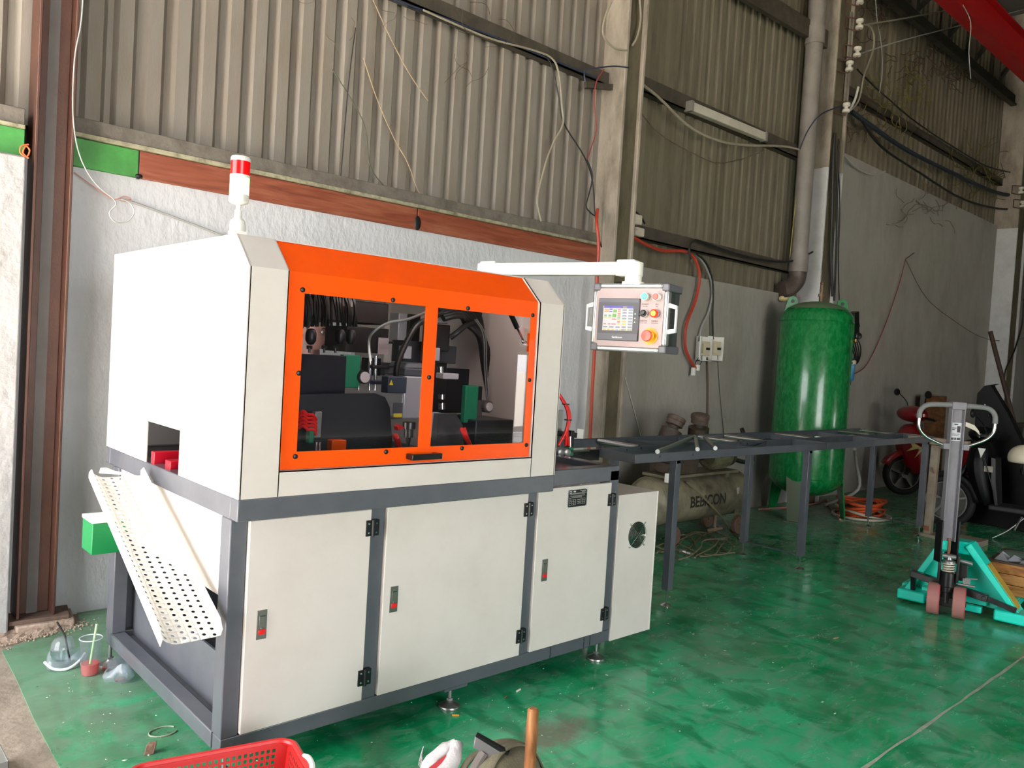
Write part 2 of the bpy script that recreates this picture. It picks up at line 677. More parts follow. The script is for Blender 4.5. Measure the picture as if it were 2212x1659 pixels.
def wood(name, c1, c2, c3, scale, rough=0.5, axis='X'):
    m = bpy.data.materials.new(name)
    m.use_nodes = True
    nt = m.node_tree
    b = nt.nodes['Principled BSDF']
    N, L = nt.nodes.new, nt.links.new
    g = N('ShaderNodeNewGeometry')
    mp = N('ShaderNodeMapping')
    mp.inputs['Scale'].default_value = scale
    L(g.outputs['Position'], mp.inputs['Vector'])
    nz = N('ShaderNodeTexNoise')
    nz.inputs['Scale'].default_value = 1.0
    nz.inputs['Detail'].default_value = 7
    nz.inputs['Distortion'].default_value = 1.2
    L(mp.outputs[0], nz.inputs['Vector'])
    r = N('ShaderNodeValToRGB')
    e = r.color_ramp.elements
    e[0].position = 0.32
    e[0].color = lin(c1)
    e[1].position = 0.70
    e[1].color = lin(c3)
    k = e.new(0.5)
    k.color = lin(c2)
    L(nz.outputs['Fac'], r.inputs[0])
    L(r.outputs[0], b.inputs['Base Color'])
    b.inputs['Roughness'].default_value = rough
    return m


WOODB = wood('red_wood_grain_board', (104, 46, 26), (126, 64, 40), (142, 86, 62), (2.2, 10, 22), 0.5)
for x0, x1, m in ((-0.06, 0.292, GRNB), (0.298, 2.18, WOODB), (2.19, 4.11, WOODB)):
    g = G()
    g.box(x0, x1, WY - 0.022, WY + 0.03, 2.415, 2.565)
    g.build('fascia_plank', m, WB, bev=0.003)
g = G()
g.box(0.288, 0.302, WY - 0.02, WY + 0.01, 2.41, 2.56)
g.ball((0.297, WY - 0.022, 2.425), 0.02, 0.008, 0.012)
g.build('black_joint_gap', BLACK, WB)
g = G()
g.ball((2.19, WY - 0.022, 2.462), 0.028, 0.006, 0.052)
g.build('knot_hole', BLACK, WB)
SILL = mat('dusty_sill', (104, 98, 90), 0.8, dirt=(60, 54, 46), dscale=8, damt=0.8, bump=0.2, bscale=40)
LEDG = mat('pale_ledge_strip', (150, 146, 122), 0.8, dirt=(84, 78, 58), dscale=18, damt=0.9, bump=0.2, bscale=60)
g = G()
g.box(-0.06, 4.12, WY - 0.035, WY + 0.09, 2.592, 2.672)
g.build('sill_angle', SILL, WB, bev=0.004)
g = G()
g.box(-0.06, 4.12, WY - 0.045, WY + 0.05, 2.567, 2.592)
g.build('ledge_strip', LEDG, WB, bev=0.004)
for x0, x1 in ((-2.4, -0.276),):
    g = G()
    g.box(x0, x1, 2.06, 2.2, 2.39, 2.53)
    g.build('fascia_plank', GRNB, WL_, bev=0.003)
    g = G()
    g.box(x0, x1, 2.05, 2.2, 2.53, 2.552)
    g.build('ledge_strip', LEDG, WL_, bev=0.004)
    g = G()
    g.box(x0, x1, 2.07, 2.24, 2.552, 2.635)
    g.build('sill_angle', SILL, WL_, bev=0.004)
# rails (purlins) across the sheets
for x0, x1, z0, z1 in ((-3.2, 4.12, 3.955, 4.065), (4.40, 7.9, 4.035, 4.175), (4.40, 7.9, 2.712, 2.832), (8.2, 14.75, 5.05, 5.17)):
    g = G()
    g.box(x0, x1, 2.15, 2.162, z0, z1)
    g.box(x0, x1, 2.15, 2.235, z0, z0 + 0.012)
    g.build('purlin', DKST, WB)
g = G()
a = at(1264, 183, 1, 2.13)
g.beam(a, a + Vector((0.62, -0.02, 0.12)), 0.03, 0.05)
g.build('bracket_arm', DKST, WB)


WEBM = mat('olive_stained_web', (96, 88, 68), 0.85, dirt=(52, 46, 34), dscale=4, damt=0.8, bump=0.2, bscale=25, stretch=(1.5, 1.5, 0.5))  # olive staining, with the shade between the flanges put into the colour


def hcolumn(name, x0, x1, yf, m, mlow=None, zlow=0.0, z1=8.0):
    for k, (za, zb, mm) in enumerate(((-0.05, zlow, mlow or m), (zlow, z1, m))):
        if zb <= za:
            continue
        g = G()
        t = 0.036
        g.box(x0, x0 + t, yf, 2.30, za, zb)
        g.box(x1 - t, x1, yf, 2.30, za, zb)
        if k == 0 or zlow <= -0.05:
            o = g.build(name, mm, kind='structure', bev=0.006)
        else:
            o2 = g.build('upper_shaft', mm, o, bev=0.006)
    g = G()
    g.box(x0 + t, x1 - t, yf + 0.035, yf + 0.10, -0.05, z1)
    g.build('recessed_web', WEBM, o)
    return o


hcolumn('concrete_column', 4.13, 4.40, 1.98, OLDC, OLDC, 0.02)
WHC = mat('whitewashed_concrete', (214, 214, 214), 0.75, dirt=(170, 168, 164), dscale=4, damt=0.5, bump=0.15, bscale=30)
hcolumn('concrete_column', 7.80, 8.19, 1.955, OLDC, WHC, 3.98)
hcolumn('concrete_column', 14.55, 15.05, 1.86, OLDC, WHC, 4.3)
# brown steel stanchion on its base plate
RUST = mat('brown_primer_steel', (80, 51, 40), 0.5, metal=0.15, dirt=(54, 34, 27), dscale=5, damt=0.6, bump=0.06, bscale=80)
GRYP = mat('grey_primer', (94, 90, 90), 0.6, dirt=(78, 66, 62), dscale=6, damt=0.5)
g = G()
g.box(-0.237, -0.223, 2.03, 2.21, 0.06, 8)
g.box(-0.075, -0.061, 2.03, 2.21, 0.06, 8)
g.box(-0.223, -0.075, 2.115, 2.128, 0.06, 8)
SC = g.build('steel_column', RUST, kind='structure', bev=0.003)
g = G()
g.box(-0.178, -0.128, 2.111, 2.116, 0.06, 8)
g.build('grey_primer_stripe', GRYP, SC)
g = G()
g.prism([(-0.27, 2.02, 0.035), (0.0, 2.00, 0.035), (0.03, 2.17, 0.035), (-0.26, 2.17, 0.035)], (0, 0, 0.022))
g.build('base_plate', mat('rusty_plate', (104, 84, 72), 0.8, dirt=(66, 50, 42), dscale=12, damt=0.7, bump=0.2, bscale=60), SC, bev=0.003)
RUB = mat('broken_plaster_rubble', (168, 148, 132), 0.9, dirt=(130, 112, 98), dscale=14, damt=0.7, bump=0.4, bscale=60)
g = G()
for k in range(320):
    a = random.random()
    cx, cy = -0.42 + 0.50 * a + random.gauss(0, 0.05), 1.86 + 0.12 * a + random.gauss(0, 0.045)
    r = random.uniform(0.002, 0.007)
    g.lathe([(0, -r * 0.3), (r, -r * 0.1), (r * random.uniform(0.5, 0.9), r * 0.6), (0, r * 0.8)], (cx, cy, 0.004), (random.uniform(-0.4, 0.4), random.uniform(-0.4, 0.4), 1), 6)
nx, ny = 26, 9
vs_ = []
for i in range(nx):
    for j in range(ny):
        a, q = i / (nx - 1), j / (ny - 1)
        edge_ = min(a, 1 - a, q, 1 - q) * 6
        vs_.append((-0.62 + 0.68 * a, 1.80 + 0.14 * a + 0.20 * q + random.uniform(-0.008, 0.008), -0.004 + min(1, edge_) * random.uniform(0.004, 0.024)))
g.add(vs_, [(i * ny + j, (i + 1) * ny + j, (i + 1) * ny + j + 1, i * ny + j + 1) for i in range(nx - 1) for j in range(ny - 1)])
g.build('rubble', RUB, kind='stuff', label='crumbled plaster and chips at the foot of the brown steel column', cat='rubble', smooth=False)
g = G()
g.prism([(-0.24, 1.99, -0.01), (0.02, 1.97, -0.01), (0.05, 2.18, -0.01), (-0.26, 2.18, -0.01)], (0, 0, 0.045))
g.build('column_plinth', RUB, SC, bev=0.008)
# roof, far walls
ROOFM = mat('dark_roof_sheet', (112, 108, 102), 0.8)
g = G()
g.box(GX, 24, -9.6, 2.45, 8.0, 8.1)
g.build('ceiling', ROOFM, kind='structure')
g = G()
g.box(24, 24.2, -9.6, 2.45, -0.05, 8.0)
g.build('wall_right', PLAST2, kind='structure')
g = G()
g.box(1.5, 10.0, -9.6, -9.4, -0.05, 8.0)
g.box(11.4, 24, -9.6, -9.4, -0.05, 8.0)
g.box(10.0, 11.4, -9.6, -9.4, 1.6, 8.0)  # lintel over an unseen opening, added to light the far bays
g.box(GX, 1.5, -9.6, -9.4, 4.8, 8.0)
g.build('wall_front', mat('dim_hall_wall', (92, 89, 82), 0.85, dirt=(66, 62, 56), dscale=2, damt=0.6), kind='structure')
g = G()
g.box(GX - 0.15, GX, -9.6, 2.4, 4.5, 8.0)
g.box(GX - 0.15, GX, -9.6, -1.2, -0.05, 4.5)
g.build('wall_gable', MATS['dim_hall_wall'], kind='structure')
g = G()
g.add([(-60, -60, -0.03), (GX, -60, -0.03), (GX, 60, -0.03), (-60, 60, -0.03)], [(0, 1, 2, 3)])
g.add([(GX, -60, -0.03), (60, -60, -0.03), (60, -9.6, -0.03), (GX, -9.6, -0.03)], [(0, 1, 2, 3)])
g.build('ground', mat('yard_concrete', (128, 122, 112), 0.9), kind='structure', smooth=False)
# roof truss steel over the far bays, and the red crane beam
g = G()
a, b_ = at(1640, 0, 1, 2.1), at(1785, 88, 1, 2.1)
g.beam(a + (a - b_) * 0.4, b_, 0.06, 0.2)
g.build('roof_tie', DKST, WB)
g = G()
zl = at(2060, 112, 1, 2.1).z
g.box(8.3, 15.2, 2.06, 2.12, zl - 0.09, zl + 0.09)
g.box(8.3, 15.2, 2.03, 2.06, zl - 0.09, zl - 0.06)
g.build('truss_chord', DKST, WB)
g = G()
g.box(8.3, 15.2, 2.04, 2.14, zl + 0.95, zl + 1.10)
g.build('truss_chord', DKST, WB)
for k in range(6):
    xx = 9.0 + k * 1.15
    g = G()
    g.box(xx, xx + 0.09, 2.05, 2.11, zl + 0.09, zl + 0.95)
    g.build('truss_post', DKST, WB)
    g = G()
    g.beam((xx + 0.09, 2.08, zl + 0.12), (xx + 1.15, 2.08, zl + 0.92), 0.05, 0.06)
    g.build('truss_brace', DKST, WB)
REDB = mat('red_crane_beam_paint', (160, 8, 10), 0.5, dirt=(150, 10, 12), dscale=3, damt=0.6)
yb = 1.2
za, zb = at(2205, 148, 1, yb).z, at(2205, 78, 1, yb).z
g = G()
g.box(4.0, 23, yb, yb + 0.03, za, zb)
g.box(4.0, 23, yb - 0.08, yb + 0.11, za - 0.02, za)
g.box(4.0, 23, yb - 0.08, yb + 0.11, zb, zb + 0.02)
tag(g.build('crane_beam', REDB, kind='structure'))
# ---------------------------------------------------------------- the enclosed machine
MA = thing('processing_machine', (0.76, 0.7, 0), 'white and orange enclosed workshop machine on a dark grey frame with three cabinet doors', 'machine')
ZB, ZBAND, ZT, ZCH, YCH, LX, DY = 1.0115, 0.9337, 1.916, 1.800, 0.119, 1.5226, 1.486


def part(name, fn, m, parent=MA, **k):
    g = G()
    fn(g)
    return g.build(name, m, parent, **k)


# welded frame
def rail(x0, x1, y0, y1, z0, z1, name='frame_rail'):
    return part(name, lambda g: g.box(x0, x1, y0, y1, z0, z1), SLATE, bev=0.004)


rail(0, LX, 0, 0.06, ZBAND, ZB, 'tray_rail')
rail(0, LX, DY - 0.06, DY, ZBAND, ZB, 'tray_rail')
rail(0, 0.06, 0.06, DY - 0.06, ZBAND, ZB, 'tray_rail')
rail(LX - 0.06, LX, 0.06, DY - 0.06, ZBAND, ZB, 'tray_rail')
YF = 0.0507
for x0, x1, y0, y1, z1 in ((0, 0.0616, YF, 0.131, ZBAND), (0.5585, 0.627, YF, 0.12, ZBAND), (1.403, 1.4773, YF, 0.12, ZBAND), (1.985, 2.0547, YF, 0.12, 1.0),
                           (0, 0.0616, 1.285, 1.374, ZBAND), (1.403, 1.4773, 1.30, 1.37, ZBAND), (1.985, 2.0547, 1.30, 1.37, 1.0)):
    rail(x0, x1, y0, y1, 0.166, z1, 'frame_post')
rail(0, 2.0547, YF, YF + 0.07, 0.104, 0.166)
rail(0, 2.0547, 1.304, 1.374, 0.104, 0.166)
rail(0, 0.0616, 0.131, 1.304, 0.104, 0.166)
rail(1.985, 2.0547, 0.12, 1.304, 0.104, 0.166)
rail(1.5235, 2.0547, YF, 0.12, 0.945, 1.0215)
rail(1.5235, 2.0547, 1.30, 1.37, 0.945, 1.0215)
rail(1.985, 2.0547, 0.12, 1.30, 0.945, 1.0215)
part('top_plate', lambda g: g.box(1.5235, 1.985, 0.12, 1.30, 0.985, 0.997), SLATE)
part('gusset_plate', lambda g: g.box(0.985, 1.11, YF + 0.002, 0.13, 0.092, 0.104), SLATE, bev=0.001)
for xs in (1.62, 1.86, 1.905):
    part('rail_seam', lambda g: g.box(xs, xs + 0.003, YF - 0.0012, YF, 0.106, 0.165), BLACK)
# levelling feet


def foot(x, y, r=0.046, top=0.104, parent=MA):
    f = part('levelling_foot', lambda g: g.lathe([(r * 1.02, 0), (r * 1.04, 0.006), (r, 0.012), (r * 0.55, 0.022), (0.016, 0.027), (0.012, 0.034)], (x, y, 0), n=28), STEEL, parent)
    part('threaded_rod', lambda g: (g.cyl((x, y, 0.03), (x, y, top), 0.008, n=14), g.cyl((x, y, 0.034), (x, y, 0.044), 0.015, n=6)), ZINC, f)


for x, y in ((0.035, 0.09), (1.045, 0.09), (2.02, 0.10), (0.012, 1.335), (1.045, 1.335), (2.02, 1.335)):
    foot(x, y)
# left end: sheet panels in the frame
def end_panel(g):
    poly = [(0.131, ZBAND), (1.285, ZBAND), (1.285, 0.62), (0.15, 0.62)]
    r = 0.02
    g.box(0.010, 0.018, 0.133, 1.283, 0.645, ZBAND - 0.002)


part('end_panel', end_panel, CREAM, bev=0.003)
part('lower_end_panel', lambda g: g.prism([(0.10, 0.19, 0.14), (0.10, 1.33, 0.14), (0.10, 1.33, 0.36), (0.10, 0.19, 0.36)], (0.012, 0, 0)), SLATE, bev=0.002)
part('base_tray', lambda g: g.box(0.07, 1.98, 0.12, 1.30, 0.13, 0.14), SLATE)
part('back_panel', lambda g: (g.box(0.062, 2.0, 1.34, 1.348, 0.166, 0.93)), SLATE)
# cabinet doors with latch and hinges
LATM = mat('satin_latch_steel', (136, 136, 132), 0.35, metal=0.8)
HINM = mat('black_hinge_casting', (24, 26, 30), 0.38, metal=0.2)


def door(x0, x1, z0, z1, xl, xh):
    d = part('cabinet_door', lambda g: g.box(x0, x1, 0.0355, 0.0600, z0, z1), CREAM, bev=0.003)
    zl = 0.553
    l = part('latch', lambda g: (g.box(xl - 0.0185, xl + 0.0185, 0.0325, 0.0365, zl - 0.052, zl + 0.052), g.box(xl - 0.011, xl + 0.011, 0.0305, 0.0325, zl - 0.008, zl + 0.034),
                                g.cyl((xl, 0.0325, zl - 0.013), (xl, 0.0295, zl - 0.013), 0.0055, n=12)), LATM, d, bev=0.0006)
    part('latch_slot', lambda g: g.box(xl - 0.010, xl + 0.010, 0.0300, 0.0326, zl + 0.030, zl + 0.0325), BLACK, d)
    part('latch_button', lambda g: g.box(xl - 0.013, xl + 0.013, 0.0275, 0.0325, zl - 0.034, zl - 0.016), RED, d, bev=0.0015)
    for zh in (0.853, 0.264):
        h = part('hinge', lambda g: (g.box(xh - 0.029, xh - 0.003, 0.0295, 0.0355, zh - 0.031, zh + 0.031), g.box(xh + 0.003, xh + 0.029, 0.0295, 0.0507, zh - 0.031, zh + 0.031), g.cyl((xh, 0.028, zh - 0.033), (xh, 0.028, zh + 0.033), 0.006, n=10)), HINM, d, bev=0.001)
        part('hinge_screw', lambda g: [g.cyl((xh + sx * 0.016, 0.0295, zh + sz * 0.018), (xh + sx * 0.016, 0.0275, zh + sz * 0.018), 0.0045, 0.003, n=10) for sx in (-1, 1) for sz in (-1, 1)], CHROME, d)
    return d


door(0.0635, 0.5565, 0.172, 0.9265, 0.1235, 0.561)
door(0.6290, 1.3985, 0.172, 0.9300, 0.6805, 1.401)
D3 = door(1.4640, 1.9830, 0.172, 0.9400, 1.5305, 1.987)
# rating plate
NP = part('rating_plate', lambda g: g.box(1.661, 1.797, 0.0335, 0.0355, 0.838, 0.925), BLACKM, bev=0.0008)
PRT = mat('engraved_white', (196, 198, 192), 0.5)


def plate_marks(g):
    y = 0.0333

    def r(a, b_, c_, d_):
        g.box(1.661 + a * 0.136, 1.661 + b_ * 0.136, y - 0.0003, y + 0.0002, 0.838 + c_ * 0.087, 0.838 + d_ * 0.087)
    r(0.03, 0.97, 0.765, 0.785)
    r(0.10, 0.88, 0.63, 0.645)
    r(0.10, 0.88, 0.72, 0.732)
    r(0.18, 0.72, 0.53, 0.545)
    r(0.18, 0.72, 0.58, 0.592)
    for k in range(5):
        r(0.05, 0.15, 0.52 - k * 0.105, 0.545 - k * 0.105)
    for k in range(4):
        r(0.19, 0.40, 0.43 - k * 0.10, 0.44 - k * 0.10)
        r(0.67, 0.90, 0.46 - k * 0.10, 0.47 - k * 0.10)
    for a in (0.19, 0.29, 0.395):
        r(a, a + 0.008, 0.13, 0.44)
    for a in (0.67, 0.78, 0.895):
        r(a, a + 0.008, 0.16, 0.47)
    for k in range(3):
        r(0.49, 0.63, 0.40 - k * 0.10, 0.425 - k * 0.10)
    r(0.62, 0.93, 0.90, 0.925)
    r(0.70, 0.93, 0.84, 0.86)
    for a, b_, c_, d_ in ((0, 1, 0, 0.02), (0, 1, 0.98, 1), (0, 0.012, 0, 1), (0.988, 1, 0, 1)):
        r(a, b_, c_, d_)
    cx, cz = 1.661 + 0.125 * 0.136, 0.838 + 0.875 * 0.087
    pts = [(cx + 0.0085 * math.cos(t), y - 0.0002, cz + 0.0055 * math.sin(t)) for t in [math.pi * (1.05 + 0.9 * k / 8) for k in range(9)]]
    g.tube(pts, 0.0012, 5, smooth=False)
    g.box(cx - 0.008, cx - 0.002, y - 0.0003, y, cz + 0.001, cz + 0.005)
    g.box(cx + 0.001, cx + 0.009, y - 0.0003, y, cz + 0.001, cz + 0.0045)
    g.box(cx + 0.019, cx + 0.036, y - 0.0003, y, cz - 0.003, cz + 0.004)


part('plate_printing', plate_marks, PRT, NP)
part('plate_rivet', lambda g: [g.ball((x, 0.033, z), 0.0035, 0.003, 0.0035, 8) for x in (1.664, 1.794) for z in (0.841, 0.922)], CHROME, NP)
# ---- upper enclosure (sheet steel 4 mm)
def lside(g):
    g.prism([(0, 0.0, ZB), (0, 0.555, ZB), (0, 0.555, 1.186), (0, 0.928, 1.186), (0, 0.928, ZB), (0, DY, ZB), (0, DY, ZT), (0, YCH, ZT), (0, 0, ZCH)], (0.004, 0, 0))


part('side_panel', lside, CREAM, smooth=False)


def rside(g):
    x = LX - 0.004
    g.prism([(x, 0.0, ZB), (x, 0.35, ZB), (x, 0.35, 1.22), (x, 1.05, 1.22), (x, 1.05, ZB), (x, DY, ZB), (x, DY, ZT), (x, YCH, ZT), (x, 0, ZCH)], (0.004, 0, 0))


part('side_panel', rside, CREAM, smooth=False)


def fpost(x0, x1):
    t = 0.004

    def f(g):
        g.prism([(x0, 0, ZB), (x0, 0, ZCH), (x0, YCH, ZT), (x0, YCH, ZT - 0.006), (x0, t, ZCH - 0.003), (x0, t, ZB)], (x1 - x0, 0, 0))
        # folded return flange
        for xa in (x0, x1 - t):
            g.prism([(xa, 0, ZB), (xa, 0, ZCH), (xa, YCH, ZT), (xa, YCH + 0.03, ZT), (xa, 0.035, ZCH - 0.02), (xa, 0.035, ZB)], (t, 0, 0))
    return f


part('front_post', fpost(0.004, 0.1446), CREAM, smooth=False)
part('front_post', fpost(1.364, LX - 0.004), CREAM, smooth=False)
part('front_sill', lambda g: (g.box(0.1446, 1.364, 0, 0.004, ZB, 1.1005), g.box(0.1446, 1.364, 0, 0.03, 1.0965, 1.1005)), CREAM, smooth=False)
part('roof_panel', lambda g: g.box(0.004, LX - 0.004, YCH, DY, ZT - 0.004, ZT), CREAM, smooth=False)
part('rear_panel', lambda g: g.holed(lambda u, v: Vector((u, DY - 0.002, v)), [0.004, 0.84, 1.32, LX - 0.004], [ZB, 1.36, 1.80, ZT - 0.004], [(0.84, 1.32, 1.36, 1.80)]), CREAM_IN, smooth=False, solid=0.003)
part('machine_bed', lambda g: g.box(0.061, LX - 0.061, 0.061, DY - 0.061, ZB - 0.03, ZB - 0.004), BLACKM)
# ---- orange lift-up door
yd = 0.014
w = {}
for k, (u, v) in dict(l0=(656, 633.3), l1=(917.8, 661.5), l0b=(641.9, 977.6), l1b=(904.7, 965.5), r0=(944.3, 664.9), r1=(1145.2, 685.5), r0b=(930.5, 963.8), r1b=(1132.5, 955.2)).items():
    w[k] = at(u, v, 1, yd)
wx = [(w['l0'].x + w['l0b'].x) / 2, (w['l1'].x + w['l1b'].x) / 2, (w['r0'].x + w['r0b'].x) / 2, (w['r1'].x + w['r1b'].x) / 2]
wz0 = (w['l0b'].z + w['l1b'].z + w['r0b'].z + w['r1b'].z) / 4
wz1 = (w['l0'].z + w['l1'].z + w['r0'].z + w['r1'].z) / 4


def sash(g):
    def fn(u, v):
        if v <= ZCH:
            return Vector((u, yd, v))
        t = (v - ZCH) / (ZT - ZCH)
        return Vector((u, yd + t * (YCH - 0.002), ZCH + t * (ZT - ZCH - 0.003)))
    g.holed(fn, [0.1500, wx[0], wx[1], wx[2], wx[3], 1.3585], [1.1035, wz0, wz1, ZCH, ZT], [(wx[0], wx[1], wz0, wz1), (wx[2], wx[3], wz0, wz1)])


SA = part('lift_up_door', sash, ORANGE, solid=0.004, smooth=False, off=0.0, label='orange lift-up door with two clear panes and a black handle')
PANE = clear('clear_acrylic', (240, 241, 244), 0.012, 0.9)
for a, b_ in ((wx[0], wx[1]), (wx[2], wx[3])):
    part('pane', lambda g: g.box(a - 0.012, b_ + 0.012, yd + 0.0035, yd + 0.0065, wz0 - 0.012, wz1 + 0.012), PANE, SA, smooth=False)
for u, v in ((653, 626), (848, 648), (1010, 666), (1150, 681), (645, 806), (926, 815), (1143, 821), (637, 986), (833, 976), (997, 968), (1136, 961)):
    p = at(u, v, 1, yd)
    part('screw', lambda g: g.lathe([(0.0095, 0), (0.0088, 0.004), (0.005, 0.006), (0.0, 0.006)], (p.x, yd - 0.002, p.z), (0, -1, 0), 14), BLACK, SA)


def handle(g):
    x0, x1, z = 0.684, 0.832, 1.131
    for x in (x0, x1 - 0.022):
        g.box(x, x + 0.022, -0.022, yd - 0.002, z - 0.011, z + 0.011)
    g.box(x0, x1, -0.034, -0.016, z - 0.012, z + 0.012)


part('handle', handle, mat('black_gloss', (16, 16, 18), 0.25), SA, bev=0.003)
# ---- signal tower
ST = part('signal_tower', lambda g: (g.lathe([(0.020, -0.022), (0.026, -0.018), (0.027, 0.0), (0.024, 0.018), (0.016, 0.026)], (0.012, 0.14, 1.944), (0, 0, 1), 20),
                                   g.box(-0.012, 0.036, 0.118, 0.162, ZT, 1.926), g.cyl((0.012, 0.14, 1.965), (0.012, 0.14, 1.998), 0.0125, n=16), g.cyl((0.012, 0.14, 1.998), (0.012, 0.14, 2.035), 0.0085, n=16),
                                   g.lathe([(0.014, 2.018), (0.030, 2.024), (0.033, 2.028), (0.033, 2.052)], (0.012, 0.14, 0), n=28)), WHITEP)
part('tower_cap', lambda g: g.lathe([(0.033, 2.166), (0.033, 2.176), (0.030, 2.182), (0.0, 2.184)], (0.012, 0.14, 0), n=28), WHITEP, ST)
part('red_lens', lambda g: g.lathe([(0.0325, 2.119), (0.0325, 2.166)], (0.012, 0.14, 0), n=28), mat('red_lens', (240, 16, 20), 0.2, emit=(255, 10, 10), estr=0.12), ST)
part('lens_ring', lambda g: g.lathe([(0.033, 2.110), (0.033, 2.119)], (0.012, 0.14, 0), n=28), WHITEP, ST)
part('green_lens', lambda g: g.lathe([(0.0325, 2.052), (0.0325, 2.110)], (0.012, 0.14, 0), n=28), mat('lit_green_lens', (170, 255, 190), 0.2, emit=(150, 255, 150), estr=2.2), ST)
# ---- swing arm for the control panel
ARM0, ARM1 = Vector((1.468, 0.52, 1.980)), Vector((1.682, -0.262, 1.978))
ad = (ARM1 - ARM0).normalized()
an = Vector((-ad.y, ad.x, 0))


def arm(g):
    g.beam(ARM0 + ad * 0.04, ARM1 - ad * 0.05, 0.056, 0.060)


AR = part('swing_arm', arm, mat('cream_white_arm', (240, 238, 228), 0.35), bev=0.006)


def elbow(c, s):
    def f(g):
        g.obox(c + ad * 0.030 * s + Vector((0, 0, 0.002)), ad * 0.045, an * 0.033, Vector((0, 0, 0.037)))
        g.cyl(c + Vector((0, 0, -0.035)), c + Vector((0, 0, 0.030)), 0.042, n=28)
    return f


part('arm_elbow', elbow(ARM0, 1), MATS['cream_white_arm'], AR, bev=0.006)
part('arm_elbow', elbow(ARM1, -1), MATS['cream_white_arm'], AR, bev=0.006)
part('arm_pedestal', lambda g: (g.cyl(ARM0 + Vector((0, 0, -0.0685)), ARM0 + Vector((0, 0, -0.034)), 0.036, n=24), g.cyl(ARM0 + Vector((0, 0, -0.0685)), ARM0 + Vector((0, 0, -0.062)), 0.055, n=24)), MATS['cream_white_arm'], AR)
part('arm_collar', lambda g: (g.cyl(ARM1 + Vector((0, 0, -0.060)), ARM1 + Vector((0, 0, -0.034)), 0.038, n=28), g.cyl(ARM1 + Vector((0, 0, -0.0745)), ARM1 + Vector((0, 0, -0.060)), 0.050, n=28)), MATS['cream_white_arm'], AR)
LV = ARM1 + Vector((0, 0, -0.055))
part('clamp_lever', lambda g: g.tube([LV + ad * -0.03 + an * 0.03, LV + ad * -0.06 + an * 0.035, LV + ad * -0.105 + an * 0.03 + Vector((0, 0, -0.006))], 0.006, 8), BLACK, AR)
# ---------------------------------------------------------------- what shows inside the enclosure
GREY_M = mat('silver_motor_paint', (176, 178, 182), 0.35, metal=0.35)
DGREY = mat('dark_motor_grey', (74, 78, 84), 0.4)
GRNP = mat('dark_green_plate', (0, 112, 76), 0.45)
NAVY = mat('blue_black_cover', (20, 22, 32), 0.35)
LABEL = mat('pale_sticker', (170, 160, 160), 0.6)
YEL = mat('warning_yellow', (224, 204, 40), 0.5)
WHITED = mat('white_disc', (205, 198, 196), 0.5)


def P(u, v, y):
    return at(u, v, 1, y)


def pbox(name, u0, v0, u1, v1, y, dep, m, parent=MA, bev=0.004, **k):
    a, b_ = P(u0, v0, y), P(u1, v1, y)
    return part(name, lambda g: g.box(min(a.x, b_.x), max(a.x, b_.x), y, y + dep, min(a.z, b_.z), max(a.z, b_.z)), m, parent, bev=bev, **k)


# added fill lamp, unseen behind the door's top fold, brightens the enclosure
part('work_lamp', lambda g: g.box(0.62, 1.34, 0.20, 0.24, ZT - 0.024, ZT - 0.008), mat('lit_led_tube', (255, 255, 255), 0.4, emit=(255, 250, 240), estr=18.0))
# left carriage: black head, wiring, cover plates
pbox('black_spindle_head', 640, 636, 838, 703, 0.62, 0.20, BLACK)
pbox('black_spindle_head', 750, 704, 838, 765, 0.62, 0.20, BLACK)
pbox('carriage_cover', 648, 764, 742, 905, 0.42, 0.05, NAVY, bev=0.002)
pbox('green_side_plate', 742, 766, 776, 838, 0.46, 0.03, GRNP)
def bundle(g):
    for k in range(26):
        u = 655 + k * 4.6 + random.uniform(-2, 2)
        y = 0.42 + random.uniform(-0.05, 0.05)
        g.tube([P(u - 6, 636, y), P(u - 2 + random.uniform(-6, 6), 665, y - 0.02), P(u + random.uniform(-8, 8), 705, y)], 0.006, 5, sub=4)


part('cable_bundle', bundle, BLACK)
for u in (672, 735, 758):
    p = P(u, 720, 0.40)
    part('valve_knob', lambda g: g.lathe([(0.006, 0.02), (0.016, 0.015), (0.022, 0.0), (0.022, -0.03), (0.013, -0.045), (0.0, -0.048)], p, (0, 0, 1), 12), BLACK)
for u in (668, 700, 724):
    p = P(u, 762, 0.44)
    part('wing_screw', lambda g: (g.cyl(p, p + Vector((0, 0, 0.02)), 0.005, n=8), g.box(p.x - 0.012, p.x + 0.012, p.y - 0.003, p.y + 0.003, p.z + 0.015, p.z + 0.03)), BLACK)
pbox('rating_sticker', 738, 645, 762, 663, 0.612, 0.004, LABEL, bev=0)
pbox('warning_sticker', 818, 729, 838, 766, 0.612, 0.004, LABEL, bev=0)
for u in (777, 800, 812):
    part('guide_rod', lambda g: g.cyl(P(u, 768, 0.62), P(u - 3, 843, 0.62), 0.010, n=12), CHROME)
pbox('slide_block', 772, 772, 822, 812, 0.66, 0.06, BLACK)
pbox('bracket_arm', 806, 789, 842, 798, 0.54, 0.03, BLACK)
pbox('bracket_arm', 806, 822, 838, 831, 0.54, 0.03, mat('navy_bracket', (16, 22, 60), 0.4))
c = P(789, 815, 0.44)
part('white_end_cap', lambda g: g.cyl(c, c + Vector((0, 0.012, 0)), 0.024, n=24), WHITED)
part('cap_housing', lambda g: g.cyl(c + Vector((0, 0.008, 0)), c + Vector((0, 0.10, 0)), 0.030, n=24), BLACK)


